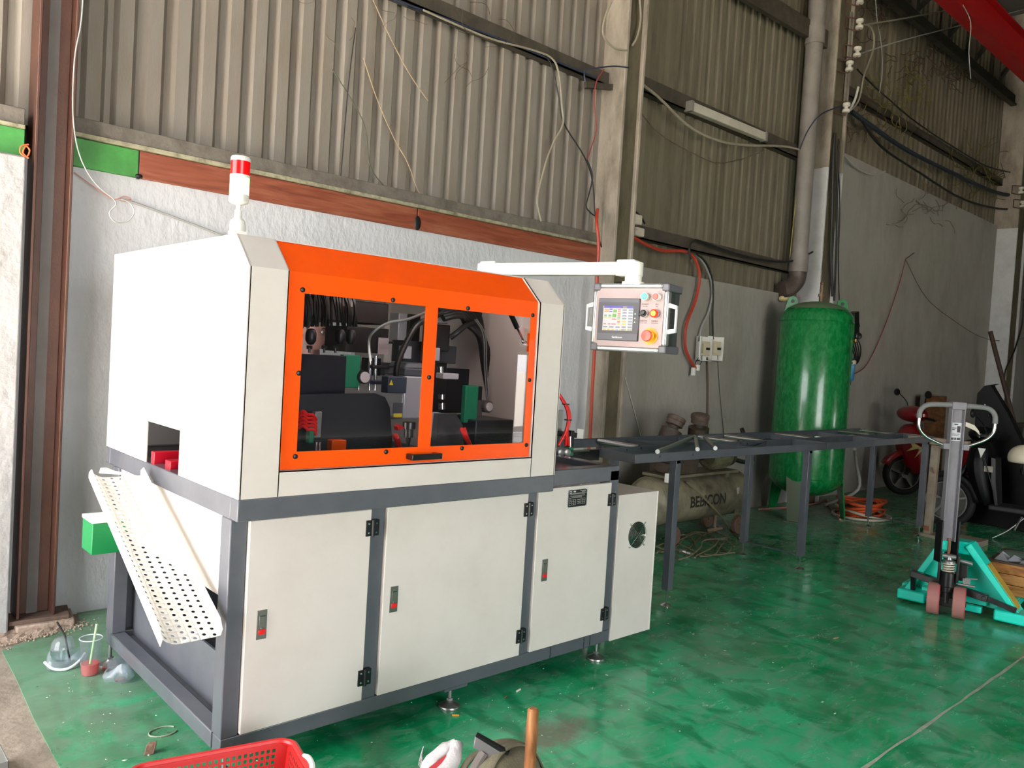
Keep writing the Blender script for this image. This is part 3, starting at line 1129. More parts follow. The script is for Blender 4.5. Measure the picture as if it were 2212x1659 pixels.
def motor(u0, v0, u1, v1, y, cap=True):
    a, b_ = P(u0, v0, y), P(u1, v1, y)
    mtr = part('spindle_motor', lambda g: g.box(a.x, b_.x, y, y + 0.17, b_.z, a.z), GREY_M, bev=0.008)
    zt = a.z
    part('motor_cowl', lambda g: (g.box(a.x, b_.x, y, y + 0.17, zt, zt + 0.035), g.prism([(a.x, y + 0.01, zt + 0.035), (a.x + 0.03, y + 0.03, zt + 0.062), (b_.x - 0.03, y + 0.03, zt + 0.062), (b_.x, y + 0.01, zt + 0.035)], (0, 0.13, 0))), DGREY, mtr, bev=0.006)
    return mtr


M1 = motor(874, 812, 926, 905, 0.42)
M2 = motor(838, 812, 868, 905, 0.64)
JB = pbox('junction_box', 839, 813, 878, 850, 0.36, 0.055, mat('blue_grey_box', (52, 62, 80), 0.4))
a = P(845, 826, 0.358)
part('warning_triangle', lambda g: g.prism([(a.x - 0.010, 0.3585, a.z - 0.012), (a.x + 0.012, 0.3585, a.z - 0.012), (a.x + 0.001, 0.3585, a.z + 0.012)], (0, 0.001, 0)), YEL, JB, smooth=False)
pbox('motor_nameplate', 850, 870, 869, 893, 0.412, 0.003, DGREY, bev=0)
pbox('arrow_label', 851, 893, 868, 901, 0.412, 0.003, YEL, bev=0)
part('power_hose', lambda g: g.tube([P(856, 812, 0.385), P(858, 788, 0.38), P(872, 752, 0.40), P(898, 705, 0.42), P(925, 690, 0.44), P(955, 676, 0.45)], 0.014, 10), BLACK)
part('clear_hose', lambda g: g.tube([P(801, 780, 0.52), P(797, 740, 0.52), P(806, 718, 0.50), P(840, 697, 0.48), P(880, 690, 0.46), P(930, 670, 0.45)], 0.007, 8), STEEL)
pbox('upper_servo', 862, 676, 884, 742, 0.78, 0.08, GREY_M)
pbox('upper_servo', 885, 678, 906, 740, 0.76, 0.10, BLACK)
pbox('servo_bracket', 850, 738, 890, 745, 0.74, 0.12, DGREY)
pbox('shaft_coupling', 874, 747, 889, 776, 0.58, 0.05, GREY_M)
pbox('dark_gearbox', 872, 735, 925, 785, 0.66, 0.10, mat('charcoal_casting', (44, 46, 50), 0.45))
# right carriage
pbox('upper_servo', 946, 668, 968, 700, 0.52, 0.09, GREY_M)
pbox('servo_drive', 942, 700, 970, 760, 0.50, 0.11, BLACK)
pbox('charcoal_gearbox', 946, 746, 985, 786, 0.55, 0.10, MATS['charcoal_casting'])
pbox('shaft_coupling', 939, 751, 950, 780, 0.48, 0.05, GREY_M)
pbox('slide_column', 936, 782, 960, 890, 0.60, 0.10, BLACK)
pbox('cylinder_block', 958, 806, 991, 820, 0.42, 0.06, mat('pale_grey_block', (178, 176, 178), 0.4))
for u, v0, v1 in ((951, 792, 806), (954, 852, 862), (954, 870, 884)):
    part('guide_rod', lambda g: g.cyl(P(u, v0, 0.47), P(u, v1, 0.47), 0.016, n=12), CHROME)
pbox('navy_backplate', 960, 795, 1009, 892, 0.66, 0.03, NAVY, bev=0.002)
GP = pbox('green_plate', 1007, 833, 1030, 913, 0.36, 0.03, GRNP)
pbox('black_clamp', 1030, 834, 1041, 870, 0.38, 0.06, BLACK)
c = P(1058, 879, 0.34)
part('grey_gearmotor', lambda g: (g.cyl(c + Vector((0, 0.006, 0)), c + Vector((0, 0.13, 0)), 0.030, n=20), g.box(c.x - 0.075, c.x - 0.02, 0.37, 0.45, c.z - 0.05, c.z + 0.03)), mat('dark_taupe_casting', (74, 70, 68), 0.45), bev=0.003)
part('white_end_cap', lambda g: g.cyl(c, c + Vector((0, 0.01, 0)), 0.021, n=24), WHITED)


def loom(g):
    for k in range(7):
        d = (k - 3) * 0.011
        g.tube([P(950, 674, 0.46) + Vector((0, d, d)), P(985, 668, 0.48) + Vector((0, d, d)), P(1018, 686, 0.5) + Vector((d, 0, d)), P(1040, 730, 0.5) + Vector((d, d * 0.6, 0)), P(1056, 800, 0.52) + Vector((d, 0, 0)), P(1066, 895, 0.54) + Vector((d, d, 0))], 0.013, 8)
    for k in range(6):
        d = (k - 3) * 0.010
        g.tube([P(1040, 665, 0.60) + Vector((d, 0, 0)), P(1050, 705, 0.6) + Vector((d, 0, 0)), P(1060, 780, 0.58) + Vector((d, 0, 0)), P(1068, 905, 0.56) + Vector((d, 0, 0))], 0.015, 8)


part('cable_loom', loom, BLACK)
part('motor_cable', lambda g: g.tube([P(972, 730, 0.50), P(988, 718, 0.48), P(1008, 702, 0.48), P(1024, 698, 0.50), P(1036, 712, 0.5)], 0.014, 10), BLACK)
part('thin_hose', lambda g: [g.tube([P(1025 + o, 690, 0.45), P(1044 + o, 725, 0.45), P(1047 + o, 800, 0.46), P(1052 + o, 868, 0.46)], 0.004, 6) for o in (0, 4)], STEEL)
GS0, GS1 = P(1106, 684, 0.10), P(1131, 738, 0.10)
GS = part('gas_strut', lambda g: (g.cyl(GS0 + (GS0 - GS1) * 0.5, GS0 + (GS1 - GS0) * 0.45, 0.012, n=14), g.cyl(GS0 + (GS1 - GS0) * 0.45, GS1, 0.005, n=10)), BLACKM)
part('ball_joint', lambda g: (g.ball(GS1, 0.010), g.cyl(GS1, GS1 + Vector((0.02, -0.01, 0)), 0.005, n=8)), CHROME, GS)
g_ = GS1
part('strut_bracket', lambda g: g.box(g_.x + 0.012, g_.x + 0.032, 0.05, 0.09, g_.z - 0.045, g_.z + 0.04), ORANGE, GS)
# bottom of the bay
pbox('black_hopper', 1028, 908, 1138, 966, 0.30, 0.30, NAVY, bev=0.006)
part('translucent_guard', lambda g: g.prism([P(938, 893, 0.34), P(985, 893, 0.34), P(1000, 920, 0.34), P(1002, 965, 0.34), P(930, 968, 0.34)], (0, 0.004, 0)), clear('smoky_guard', (150, 150, 152), 0.1, 0.6, 0.25, (130, 130, 130)), smooth=False)
part('dark_chip_cover', lambda g: g.prism([P(646, 852, 0.30), P(812, 850, 0.30), P(832, 858, 0.30), P(842, 880, 0.30), P(850, 985, 0.30), P(640, 985, 0.30)], (0, 0.02, 0)), mat('dark_rubber_sheet', (26, 27, 34), 0.5), smooth=False)  # flat dark sheet with a rounded upper right corner
for k in range(5):
    v = 893 + k * 8
    part('red_air_hose', lambda g: g.tube([P(646, v, 0.22), P(655, v - 5, 0.20), P(664, v + 2, 0.20), P(676, v + 3, 0.22), P(683, v + 14, 0.24)], 0.006, 8), REDH)
pbox('aluminium_profile', 681, 889, 694, 946, 0.24, 0.03, ZINC)
pbox('green_valve', 669, 918, 678, 958, 0.22, 0.03, GRNP)
pbox('orange_block', 718, 951, 748, 975, 0.26, 0.08, ORANGE)
for u in (684, 691):
    part('chrome_pin', lambda g: g.cyl(P(u, 955, 0.20), P(u - 1, 980, 0.20), 0.005, n=8), CHROME)
for k in range(2):
    part('red_air_hose', lambda g: g.tube([P(850 + k * 4, 938, 0.26), P(856 + k * 4, 950, 0.25), P(862 + k * 3, 972, 0.27)], 0.009, 8), REDH)
part('red_clamp', lambda g: g.prism([P(859, 922, 0.3), P(866, 918, 0.3), P(874, 924, 0.3), P(860, 930, 0.3)], (0, 0.03, 0)), REDH)
for k in range(2):
    part('red_air_hose', lambda g: g.tube([P(996 + k * 7, 925, 0.24), P(1003 + k * 5, 942, 0.22), P(1014 + k * 3, 962, 0.24)], 0.008, 8), REDH)
part('tool_spindle', lambda g: g.lathe([(0.030, 0.0), (0.030, -0.03), (0.022, -0.032), (0.022, -0.07), (0.012, -0.072), (0.008, -0.11)], P(884, 912, 0.45), (0, 0, 1), 18), mat('worn_tool_steel', (92, 88, 86), 0.35, metal=0.8))
# red jaws and bed seen through the side opening
part('red_guide_jaw', lambda g: g.box(0.01, 0.32, 0.86, 0.90, ZB - 0.004, 1.062), mat('deep_red_paint', (190, 16, 40), 0.3), bev=0.003)
part('red_guide_jaw', lambda g: (g.box(0.02, 0.34, 0.70, 0.76, ZB - 0.004, 1.045),), MATS['deep_red_paint'], bev=0.003)
# out-feed end: black slides, red hoses, cylinder
part('infeed_beam', lambda g: g.box(1.53, 2.64, 0.70, 0.74, 0.935, 1.002), mat('black_steel_beam', (18, 19, 21), 0.4, metal=0.2), bev=0.003)
part('infeed_beam', lambda g: g.box(1.53, 2.70, 1.12, 1.16, 0.955, 1.002), MATS['black_steel_beam'], bev=0.003)
part('infeed_block', lambda g: g.box(1.53, 1.80, 0.66, 0.80, 0.90, 0.99), MATS['black_steel_beam'], bev=0.004)
part('clamp_crossbar', lambda g: g.beam(P(1203, 936, 0.62), P(1243, 940, 0.62), 0.03, 0.03), MATS['black_steel_beam'], bev=0.002)
part('clamp_post', lambda g: g.box(P(1228, 940, 0.62).x, P(1236, 940, 0.62).x, 0.60, 0.64, 1.0, P(1231, 930, 0.62).z), MATS['black_steel_beam'], bev=0.003)
part('chrome_guide_pin', lambda g: g.cyl(P(1231, 942, 0.60), P(1231, 966, 0.60), 0.010, n=12), CHROME)
part('aluminium_upright', lambda g: g.box(P(1207, 900, 0.68).x, P(1216, 900, 0.68).x, 0.68, 0.71, 1.0, P(1212, 886, 0.68).z), ZINC, bev=0.001)
part('white_bracket_plate', lambda g: (g.prism([P(1247, 926, 0.85), P(1261, 928, 0.85), P(1259, 948, 0.85), P(1246, 946, 0.85)], (0, 0.01, 0)),), WHITEP)
for k in range(3):
    part('red_air_hose', lambda g: g.tube([P(1203 + k, 846 + k, 0.58), P(1213 + k, 862, 0.57), P(1224 + k * 2, 884, 0.56), P(1227 + k * 2, 906, 0.56), P(1221 + k * 2, 934, 0.57), P((1206, 1222, 1228)[k], 962, 0.58)], 0.008, 8), REDH)
part('hose_tie', lambda g: [g.cyl(P(u, v, 0.56) - Vector((0, 0, 0.003)), P(u, v, 0.56) + Vector((0, 0, 0.003)), 0.022, n=14) for u, v in ((1222, 873), (1227, 907))], BLACK)
part('green_fitting', lambda g: g.box(P(1225, 968, 0.57).x, P(1234, 968, 0.57).x, 0.55, 0.60, 1.0, P(1230, 966, 0.57).z), GRNP, bev=0.002)
for u in (1213, 1227):
    c = P(u, 978, 0.50)
    part('air_cylinder', lambda g: g.lathe([(0.0, 0), (0.016, 0.0), (0.022, 0.004), (0.022, 0.10)], c, (0.3, 1, 0), 18), ZINC)
part('cylinder_rod', lambda g: g.cyl(P(1236, 975, 0.50), P(1272, 974, 0.60), 0.005, n=8), CHROME)
# green box with white lid on the far left corner
GB = part('green_junction_box', lambda g: g.box(-0.142, -0.002, 1.13, 1.283, 0.585, 0.722), mat('bright_green_box', (0, 118, 62), 0.4), bev=0.003, label='bright green box with a white lid beside the chute')
part('box_lid', lambda g: (g.box(-0.146, 0.0, 1.126, 1.283, 0.722, 0.738), g.cyl((-0.09, 1.17, 0.738), (-0.09, 1.17, 0.744), 0.008, n=10)), WHITEP, GB, bev=0.002)
# ---------------------------------------------------------------- perforated chute hung on the machine's end
CS, CE = Vector((0, 0.885, 0.963)), Vector((0, 0.012, 0.551))
cd = (CE - CS).normalized()
cn = Vector((0, cd.z, -cd.y))
clen = (CE - CS).length
CHM = mat('cream_chute_sheet', (240, 236, 228), 0.42, dirt=(222, 215, 202), dscale=7, damt=0.25)


def chx(t):
    """cross-section: t 0 at the machine side, 1 at the outer edge -> (x, height)"""
    x = -0.033 - 0.195 * t
    q = max(0.0, (t - 0.70) / 0.30)
    return x, 0.034 * q * q


def chp(s, t):
    x, h = chx(t)
    p = CS + cd * s + cn * h
    return Vector((x, p.y, p.z))


CT = thing('perforated_chute', CE + Vector((-0.13, 0, 0)), 'cream perforated sheet-metal chute sloping down the left end of the machine', 'chute')


def perforated(g):
    ns, ntt = 34, 6
    ds, dt = clen / ns, 1.0 / ntt
    for i in range(ns):
        for j in range(ntt):
            s0, t0 = i * ds, j * dt
            sc, tc = s0 + ds * (0.30 if j % 2 else 0.62), t0 + dt * 0.5
            ring = []
            outer = []
            for k in range(8):
                a = 2 * math.pi * k / 8
                ring.append(chp(sc + 0.0066 * math.cos(a), tc + 0.0066 / 0.195 * math.sin(a)))
            for k in range(8):
                ca, sa = round(math.cos(2 * math.pi * k / 8)), round(math.sin(2 * math.pi * k / 8))
                ca = (1 if math.cos(2 * math.pi * k / 8) > 0.3 else -1 if math.cos(2 * math.pi * k / 8) < -0.3 else 0)
                sa = (1 if math.sin(2 * math.pi * k / 8) > 0.3 else -1 if math.sin(2 * math.pi * k / 8) < -0.3 else 0)
                ss = s0 + ds if ca > 0 else s0 if ca < 0 else sc
                tt = t0 + dt if sa > 0 else t0 if sa < 0 else tc
                outer.append(chp(ss, tt))
            o = ring + outer
            g.add(o, [(k, (k + 1) % 8, 8 + (k + 1) % 8, 8 + k) for k in range(8)])


part('perforated_bed', perforated, CHM, CT, solid=0.0018, ang=60)


def flange(x, top, y_off=0.0):
    def f(g):
        a, b_ = CS + Vector((x, 0, 0)), CE + Vector((x, 0, 0))
        g.prism([a, b_ - cd * 0.002, b_ + cn * (top * 0.55), b_ - cd * 0.035 + cn * top, a + cd * 0.012 + cn * top, a - cd * 0.010 + cn * top * 0.4], (0.002, 0, 0))
    return f


part('side_flange', flange(-0.033, 0.048), CHM, CT, smooth=False)
part('side_flange', flange(-0.230, 0.050), CHM, CT, smooth=False)
part('hanging_tab', lambda g: g.prism([CS + Vector((-0.195, 0, 0)) - cd * 0.002 + cn * 0.02, CS + Vector((-0.185, 0, 0.034)) - cd * 0.01, CS + Vector((-0.165, 0, 0.034)) - cd * 0.01, CS + Vector((-0.09, 0, 0.004)), CS + Vector((-0.045, 0, 0.0))], (0, 0.002, -0.001)), CHM, CT, smooth=False)

# ---------------------------------------------------------------- control panel hanging from the swing arm
hx = Vector((0.235, -0.972, 0)).normalized()
hn = Vector((hx.y, -hx.x, 0))            # towards the operator
hz = Vector((0, 0, 1))
HC = Vector((1.662, -0.268, 1.757)) + hn * 0.0
HW, HH, HD = 0.172, 0.142, 0.140
HS = 1.085
CPAN = thing('control_panel', HC + Vector((0, 0, -HH * HS)), 'silver-framed operator control panel with touchscreen and push buttons hanging from white arm', 'control panel')
TFH = Matrix(((hx.x * HS, hz.x * HS, hn.x * HS, HC.x), (hx.y * HS, hz.y * HS, hn.y * HS, HC.y), (hx.z * HS, hz.z * HS, hn.z * HS, HC.z), (0, 0, 0, 1)))   # local x right, y up, z to operator


def hpart(name, fn, m, parent=CPAN, **k):
    g = G(TFH)
    fn(g)
    return g.build(name, m, parent, **k)


ALU = mat('clear_anodised_aluminium', (196, 196, 194), 0.28, metal=0.75)
GCAP = mat('grey_corner_cap', (88, 88, 94), 0.4)
hpart('housing', lambda g: g.box(-HW + 0.012, HW - 0.012, -HH + 0.012, HH - 0.012, -HD, -0.006), mat('dark_ribbed_aluminium', (84, 90, 88), 0.4, metal=0.5), bev=0.004)
for k in range(7):
    hpart('housing_rib', lambda g: g.box(HW - 0.013, HW - 0.009, -HH + 0.035, HH - 0.035, -0.020 - k * 0.011, -0.016 - k * 0.011), MATS['dark_ribbed_aluminium'])
for s in (-1, 1):
    hpart('frame_bar', lambda g: g.box(-HW + 0.03, HW - 0.03, s * HH - s * 0.022 if s > 0 else -HH, HH if s > 0 else -HH + 0.022, -0.03, 0.004), ALU, bev=0.008)
    hpart('frame_bar', lambda g: g.box(HW - 0.022 if s > 0 else -HW, HW if s > 0 else -HW + 0.018, -HH + 0.03, HH - 0.03, -0.03, 0.004), ALU, bev=0.008)
for sx in (-1, 1):
    for sy in (-1, 1):
        hpart('corner_cap', lambda g: g.box(min(sx * HW, sx * (HW - 0.032)), max(sx * HW, sx * (HW - 0.032)), min(sy * HH, sy * (HH - 0.032)), max(sy * HH, sy * (HH - 0.032)), -HD, 0.0045), GCAP, bev=0.006)
hpart('face_plate', lambda g: g.box(-HW + 0.017, HW - 0.021, -HH + 0.021, HH - 0.021, -0.008, 0.0), mat('brushed_face_plate', (150, 134, 132), 0.45, metal=0.2, dirt=(138, 118, 116), dscale=9, damt=0.5))
TS = hpart('touchscreen', lambda g: g.box(-0.142, 0.048, -0.098, 0.078, 0.0, 0.007), mat('grey_screen_bezel', (76, 76, 84), 0.4), bev=0.003)
hpart('bezel_recess', lambda g: g.box(-0.140, 0.044, -0.068, 0.062, 0.0068, 0.0074), mat('dark_bezel', (58, 58, 63), 0.45), TS)


def em(name, c, s=0.75):
    return mat('lit_' + name, (0, 0, 0), 0.3, emit=c, estr=s)


SCM = [em('white', (250, 246, 240)), em('blue', (84, 70, 200)), em('lilac', (160, 140, 236)), em('orange', (240, 170, 70)), em('green', (120, 205, 40)), em('pink', (238, 130, 140)), em('grey', (170, 174, 186)), em('yellow', (244, 222, 110)), em('violet', (130, 96, 205)), em('leaf', (150, 200, 140)), em('ice', (206, 226, 230))]


def screen(g):
    x0, x1, y0, y1, z = -0.117, 0.021, -0.056, 0.047, 0.0074
    g.box(x0, x1, y0, y1, z, z + 0.0003, 0)

    def c(a, b_, p, q, mi):      # fractions: a..b across, p..q down from the top
        g.box(x0 + a * (x1 - x0), x0 + b_ * (x1 - x0), y1 - q * (y1 - y0), y1 - p * (y1 - y0), z + 0.0003, z + 0.0006, mi)
    c(0.02, 1, 0.0, 0.10, 1)
    c(0.04, 0.22, 0.045, 0.085, 2)
    c(0.27, 0.60, 0.045, 0.08, 2)
    c(0.66, 0.79, 0.02, 0.10, 7)
    c(0.04, 0.19, 0.13, 0.17, 3)
    c(0.04, 0.19, 0.18, 0.21, 7)
    c(0.04, 0.19, 0.215, 0.26, 3)
    c(0.21, 0.31, 0.12, 0.165, 1)
    c(0.21, 0.31, 0.21, 0.26, 8)
    c(0.34, 0.46, 0.15, 0.27, 4)
    c(0.32, 0.45, 0.33, 0.47, 4)
    c(0.04, 0.13, 0.36, 0.44, 9)
    c(0.03, 0.14, 0.46, 0.50, 7)
    c(0.19, 0.28, 0.36, 0.44, 9)
    c(0.18, 0.29, 0.46, 0.50, 7)
    c(0.31, 0.46, 0.52, 0.565, 5)
    c(0.03, 0.12, 0.72, 0.76, 5)
    c(0.18, 0.27, 0.72, 0.76, 5)
    c(0.30, 0.45, 0.72, 0.76, 5)
    for k, mm in enumerate((5, 3, 5, 3, 9, 7, 5, 7)):
        c(0.49, 0.59, 0.13 + k * 0.082, 0.185 + k * 0.082, mm)
    for col in (0.65, 0.85):
        for k in range(8):
            c(col, col + 0.14, 0.13 + k * 0.115, 0.20 + k * 0.115, 6 if (k < 4 or col > 0.8 or k > 5) else 7)
    for k in range(3):
        c(0.03 + k * 0.21, 0.17 + k * 0.21, 0.83, 0.89, 6)
    for k in range(7):
        c(0.03 + k * 0.14, 0.12 + k * 0.14, 0.94, 0.995, 10 if k == 3 else 7)


hpart('display', screen, SCM, TS, smooth=False)
hpart('status_light', lambda g: [g.box(0.028, 0.034, y, y + 0.007, 0.0074, 0.008) for y in (0.012,)], em('mint', (140, 230, 200)), TS)
hpart('status_mark', lambda g: [g.prism([(0.027, y, 0.0076), (0.034, y, 0.0076), (0.0305, y + 0.007, 0.0076)], (0, 0, 0.0004)) for y in (-0.006, -0.022)], WHITEP, TS)
INK = mat('printed_ink', (60, 48, 52), 0.6)
WINK = mat('white_print', (238, 238, 240), 0.5)


def htext(body, x, y, size, m, parent=CPAN, z=0.0004, name='lettering'):
    p = TFH @ Vector((x, y, z))
    return text(name, body, frame3(p, hx, hz, hn), size * HS, m, parent, 0.0002)


htext('Samkoon', -0.046, -0.084, 0.013, WINK, TS, 0.0075)


def button(x, y, rim, cap, cm, r=0.0155):
    b_ = hpart('push_button', lambda g: g.lathe([(r * 1.05, 0), (r * 1.05, 0.007), (r, 0.009), (r, 0.022)], (x, y, 0), (0, 0, 1), 24), rim)
    hpart('button_cap', lambda g: g.lathe([(r * 0.86, 0.018), (r * 0.86, 0.0245), (r * 0.74, 0.0265), (0, 0.0268)], (x, y, 0), (0, 0, 1), 24), cm, b_)


WB_ = mat('white_button_rim', (244, 244, 240), 0.35)
button(0.072, 0.086, WB_, None, mat('mint_button', (80, 212, 164), 0.4))
button(0.122, 0.086, WB_, None, mat('coral_button', (240, 84, 72), 0.4))
SWB = hpart('selector_switch', lambda g: g.lathe([(0.0165, 0), (0.0165, 0.010), (0.0150, 0.014)], (0.070, 0.018, 0), (0, 0, 1), 24), WB_)
hpart('selector_knob', lambda g: (g.prism([(0.052, 0.007, 0.014), (0.062, 0.021, 0.014), (0.077, 0.031, 0.014), (0.083, 0.024, 0.014), (0.078, 0.012, 0.014)], (0, 0, 0.014)), g.cyl((0.070, 0.018, 0.012), (0.070, 0.018, 0.020), 0.0145, n=20)), BLACK, SWB, bev=0.002)
PLB = hpart('pilot_lamp', lambda g: g.lathe([(0.0175, 0), (0.0175, 0.010), (0.0165, 0.012)], (0.119, 0.018, 0), (0, 0, 1), 24), mat('grey_lamp_base', (150, 150, 160), 0.4))
hpart('lamp_ring', lambda g: g.lathe([(0.0165, 0.010), (0.0165, 0.024), (0.0120, 0.027)], (0.119, 0.018, 0), (0, 0, 1), 24), mat('lit_red_ring', (230, 50, 10), 0.3, emit=(255, 50, 0), estr=0.5), PLB)
hpart('lamp_lens', lambda g: g.lathe([(0.0118, 0.026), (0.0105, 0.0285), (0, 0.029)], (0.119, 0.018, 0), (0, 0, 1), 20), mat('lit_amber_lens', (255, 190, 20), 0.3, emit=(255, 180, 20), estr=1.1), PLB)
ES = hpart('emergency_stop', lambda g: g.cyl((0.100, -0.074, 0), (0.100, -0.074, 0.0025), 0.034, n=32), mat('amber_disc', (226, 160, 20), 0.45))
hpart('stop_collar', lambda g: g.lathe([(0.019, 0.002), (0.019, 0.014), (0.014, 0.018), (0.014, 0.026)], (0.100, -0.074, 0), (0, 0, 1), 24), mat('bright_yellow_collar', (252, 226, 30), 0.35), ES)
hpart('mushroom_head', lambda g: g.lathe([(0.014, 0.024), (0.0225, 0.026), (0.0235, 0.034), (0.020, 0.039), (0.0, 0.0405)], (0.100, -0.074, 0), (0, 0, 1), 28), mat('coral_red_knob', (244, 78, 58), 0.35), ES)
htext('启动运行', 0.070, 0.0555, 0.0080, INK)
htext('Auto Start', 0.070, 0.0475, 0.0055, INK)
htext('停止', 0.122, 0.0555, 0.0080, INK)
htext('Stop', 0.122, 0.0475, 0.0055, INK)
htext('电源开关', 0.066, -0.0125, 0.0080, INK)
htext('Power on/off', 0.066, -0.0205, 0.0055, INK)
htext('电源指示', 0.116, -0.0125, 0.0080, INK)
htext('Power indicate', 0.116, -0.0205, 0.0050, INK)


def hhandle(s):
    def f(g):
        x = s * HW
        o = s * 0.034
        for yy in (0.055, -0.055):
            g.prism([(x - s * 0.006, yy - 0.010, -0.02), (x - s * 0.006, yy + 0.010, -0.02), (x + o, yy * 0.84 + 0.006 * (1 if yy > 0 else 1), -0.02), (x + o, yy * 0.84 - 0.010, -0.02)], (0, 0, 0.016))
        g.box(min(x + o - s * 0.007, x + o), max(x + o - s * 0.007, x + o), -0.056, 0.053, -0.02, -0.004)
    return f


hpart('grab_handle', hhandle(1), mat('white_handle', (238, 238, 236), 0.35), bev=0.002)
hpart('grab_handle', hhandle(-1), MATS['white_handle'], bev=0.002)

# ---------------------------------------------------------------- electrical cabinet at the machine's right end
EC = thing('electrical_cabinet', (2.225, 0.3, 0.07), 'cream steel electrical cabinet with round fan grille standing at the right end of the machine', 'cabinet')
EX0, EX1, EY0, EY1, EZ0, EZ1 = 2.060, 2.386, 0.045, 0.62, 0.105, 0.868
FX, FZ, FR = 2.226, 0.645, 0.071


def ecbody(g):
    # front sheet with a round fan hole, then sides
    n = 32
    ring = [(FX + FR * math.cos(2 * math.pi * k / n), EY0, FZ + FR * math.sin(2 * math.pi * k / n)) for k in range(n)]
    sq = []
    for k in range(n):
        c, s = math.cos(2 * math.pi * k / n), math.sin(2 * math.pi * k / n)
        q = 0.11 / max(abs(c), abs(s))
        sq.append((FX + q * c, EY0, FZ + q * s))
    g.add(ring + sq, [(k, (k + 1) % n, n + (k + 1) % n, n + k) for k in range(n)])
    a, b_, c_, d_ = FX - 0.11, FX + 0.11, FZ - 0.11, FZ + 0.11
    for x0, x1, z0, z1 in ((EX0, EX1, EZ0, c_), (EX0, EX1, d_, EZ1), (EX0, a, c_, d_), (b_, EX1, c_, d_)):
        g.add([(x0, EY0, z0), (x1, EY0, z0), (x1, EY0, z1), (x0, EY0, z1)], [(0, 1, 2, 3)])
    g.add([(EX0, EY0, EZ0), (EX1, EY0, EZ0), (EX1, EY1, EZ0), (EX0, EY1, EZ0), (EX0, EY0, EZ1), (EX1, EY0, EZ1), (EX1, EY1, EZ1), (EX0, EY1, EZ1)],
          [(0, 3, 2, 1), (4, 5, 6, 7), (1, 2, 6, 5), (2, 3, 7, 6), (3, 0, 4, 7)])


part('cabinet_body', ecbody, CREAM, EC, smooth=False)
part('edge_fold', lambda g: (g.box(EX0 - 0.004, EX0 + 0.004, EY0 - 0.003, EY0 + 0.01, EZ0, EZ1), g.box(EX1 - 0.004, EX1 + 0.003, EY0 - 0.003, EY0 + 0.01, EZ0, EZ1)), CREAM, EC, bev=0.002)
FN = part('fan', lambda g: (g.cyl((FX, EY0 + 0.012, FZ), (FX, EY0 + 0.05, FZ), 0.034, n=24)), mat('fan_hub_grey', (120, 132, 130), 0.35), EC)
part('fan_label', lambda g: g.prism([(FX - 0.026, EY0 + 0.0115, FZ + 0.002), (FX + 0.026, EY0 + 0.0115, FZ + 0.002), (FX + 0.022, EY0 + 0.0115, FZ + 0.024), (FX, EY0 + 0.0115, FZ + 0.032), (FX - 0.022, EY0 + 0.0115, FZ + 0.024)], (0, 0.001, 0)), mat('green_label', (16, 84, 44), 0.5), FN, smooth=False)
part('fan_housing', lambda g: g.lathe([(FR, 0), (FR, -0.06), (0.0, -0.06)], (FX, EY0 + 0.001, FZ), (0, -1, 0), 32), BLACK, FN)
for k in range(7):
    t = 2 * math.pi * k / 7
    c, s = math.cos(t), math.sin(t)
    c2, s2 = math.cos(t + 0.6), math.sin(t + 0.6)
    part('fan_blade', lambda g: g.prism([(FX + 0.034 * c, EY0 + 0.018, FZ + 0.034 * s), (FX + 0.066 * c, EY0 + 0.018, FZ + 0.066 * s), (FX + 0.066 * c2, EY0 + 0.040, FZ + 0.066 * s2), (FX + 0.034 * c2, EY0 + 0.040, FZ + 0.034 * s2)], (0, 0.002, 0)), BLACK, FN)
GR = part('fan_guard', lambda g: [g.tube([(FX + r * math.cos(2 * math.pi * k / 28), EY0 - 0.006 - 0.004 * (1 - r / 0.07), FZ + r * math.sin(2 * math.pi * k / 28)) for k in range(28)], 0.0011, 6, closed=True, smooth=False) for r in (0.014, 0.022, 0.030, 0.038, 0.046, 0.054, 0.062, 0.070)], CHROME, EC)
part('guard_wire', lambda g: [g.tube([(FX - 0.060 * s, EY0 - 0.004, FZ - 0.060), (FX, EY0 - 0.011, FZ), (FX + 0.060 * s, EY0 - 0.004, FZ + 0.060)], 0.0016, 6, smooth=False) for s in (1, -1)], CHROME, GR)
part('guard_screw', lambda g: [g.lathe([(0.006, 0), (0.005, 0.005), (0, 0.006)], (FX + sx * 0.060, EY0, FZ + sz * 0.060), (0, -1, 0), 10) for sx in (-1, 1) for sz in (-1, 1)], CHROME, GR)
for x, y in ((2.16, 0.30), (2.30, 0.30), (2.16, 0.56), (2.30, 0.56)):
    part('cabinet_foot', lambda g: [g.lathe([(0.022, 0), (0.024, 0.012), (0.016, 0.02), (0.014, 0.105)], (x, y, 0), n=14) for _ in (0,)], WHITEP, EC)
part('cable_gland', lambda g: [(g.cyl((x, 0.42, EZ1), (x, 0.42, EZ1 + 0.02), 0.012, n=10)) for x in (2.17, 2.25)], CHROME, EC)
for k, (x, y) in enumerate(((2.17, 0.20), (2.24, 0.27), (2.28, 0.36))):
    o = G()
    r = 0.008
    o.lathe([(0, 0), (r, 0.002), (r * 1.2, 0.008), (r * 0.4, 0.014), (0, 0.015)], (x, y, EZ1), (0.2, 0.1, 1), 7)
    o.build('foil_scrap', CHROME if k else mat('torn_label', (206, 196, 180), 0.7), label=('crumpled beige paper scrap on top of the cream cabinet with fan', 'middle silver foil scrap on top of the cream fan cabinet', 'rear silver foil scrap on top of the cream fan cabinet')[k], cat='scrap')

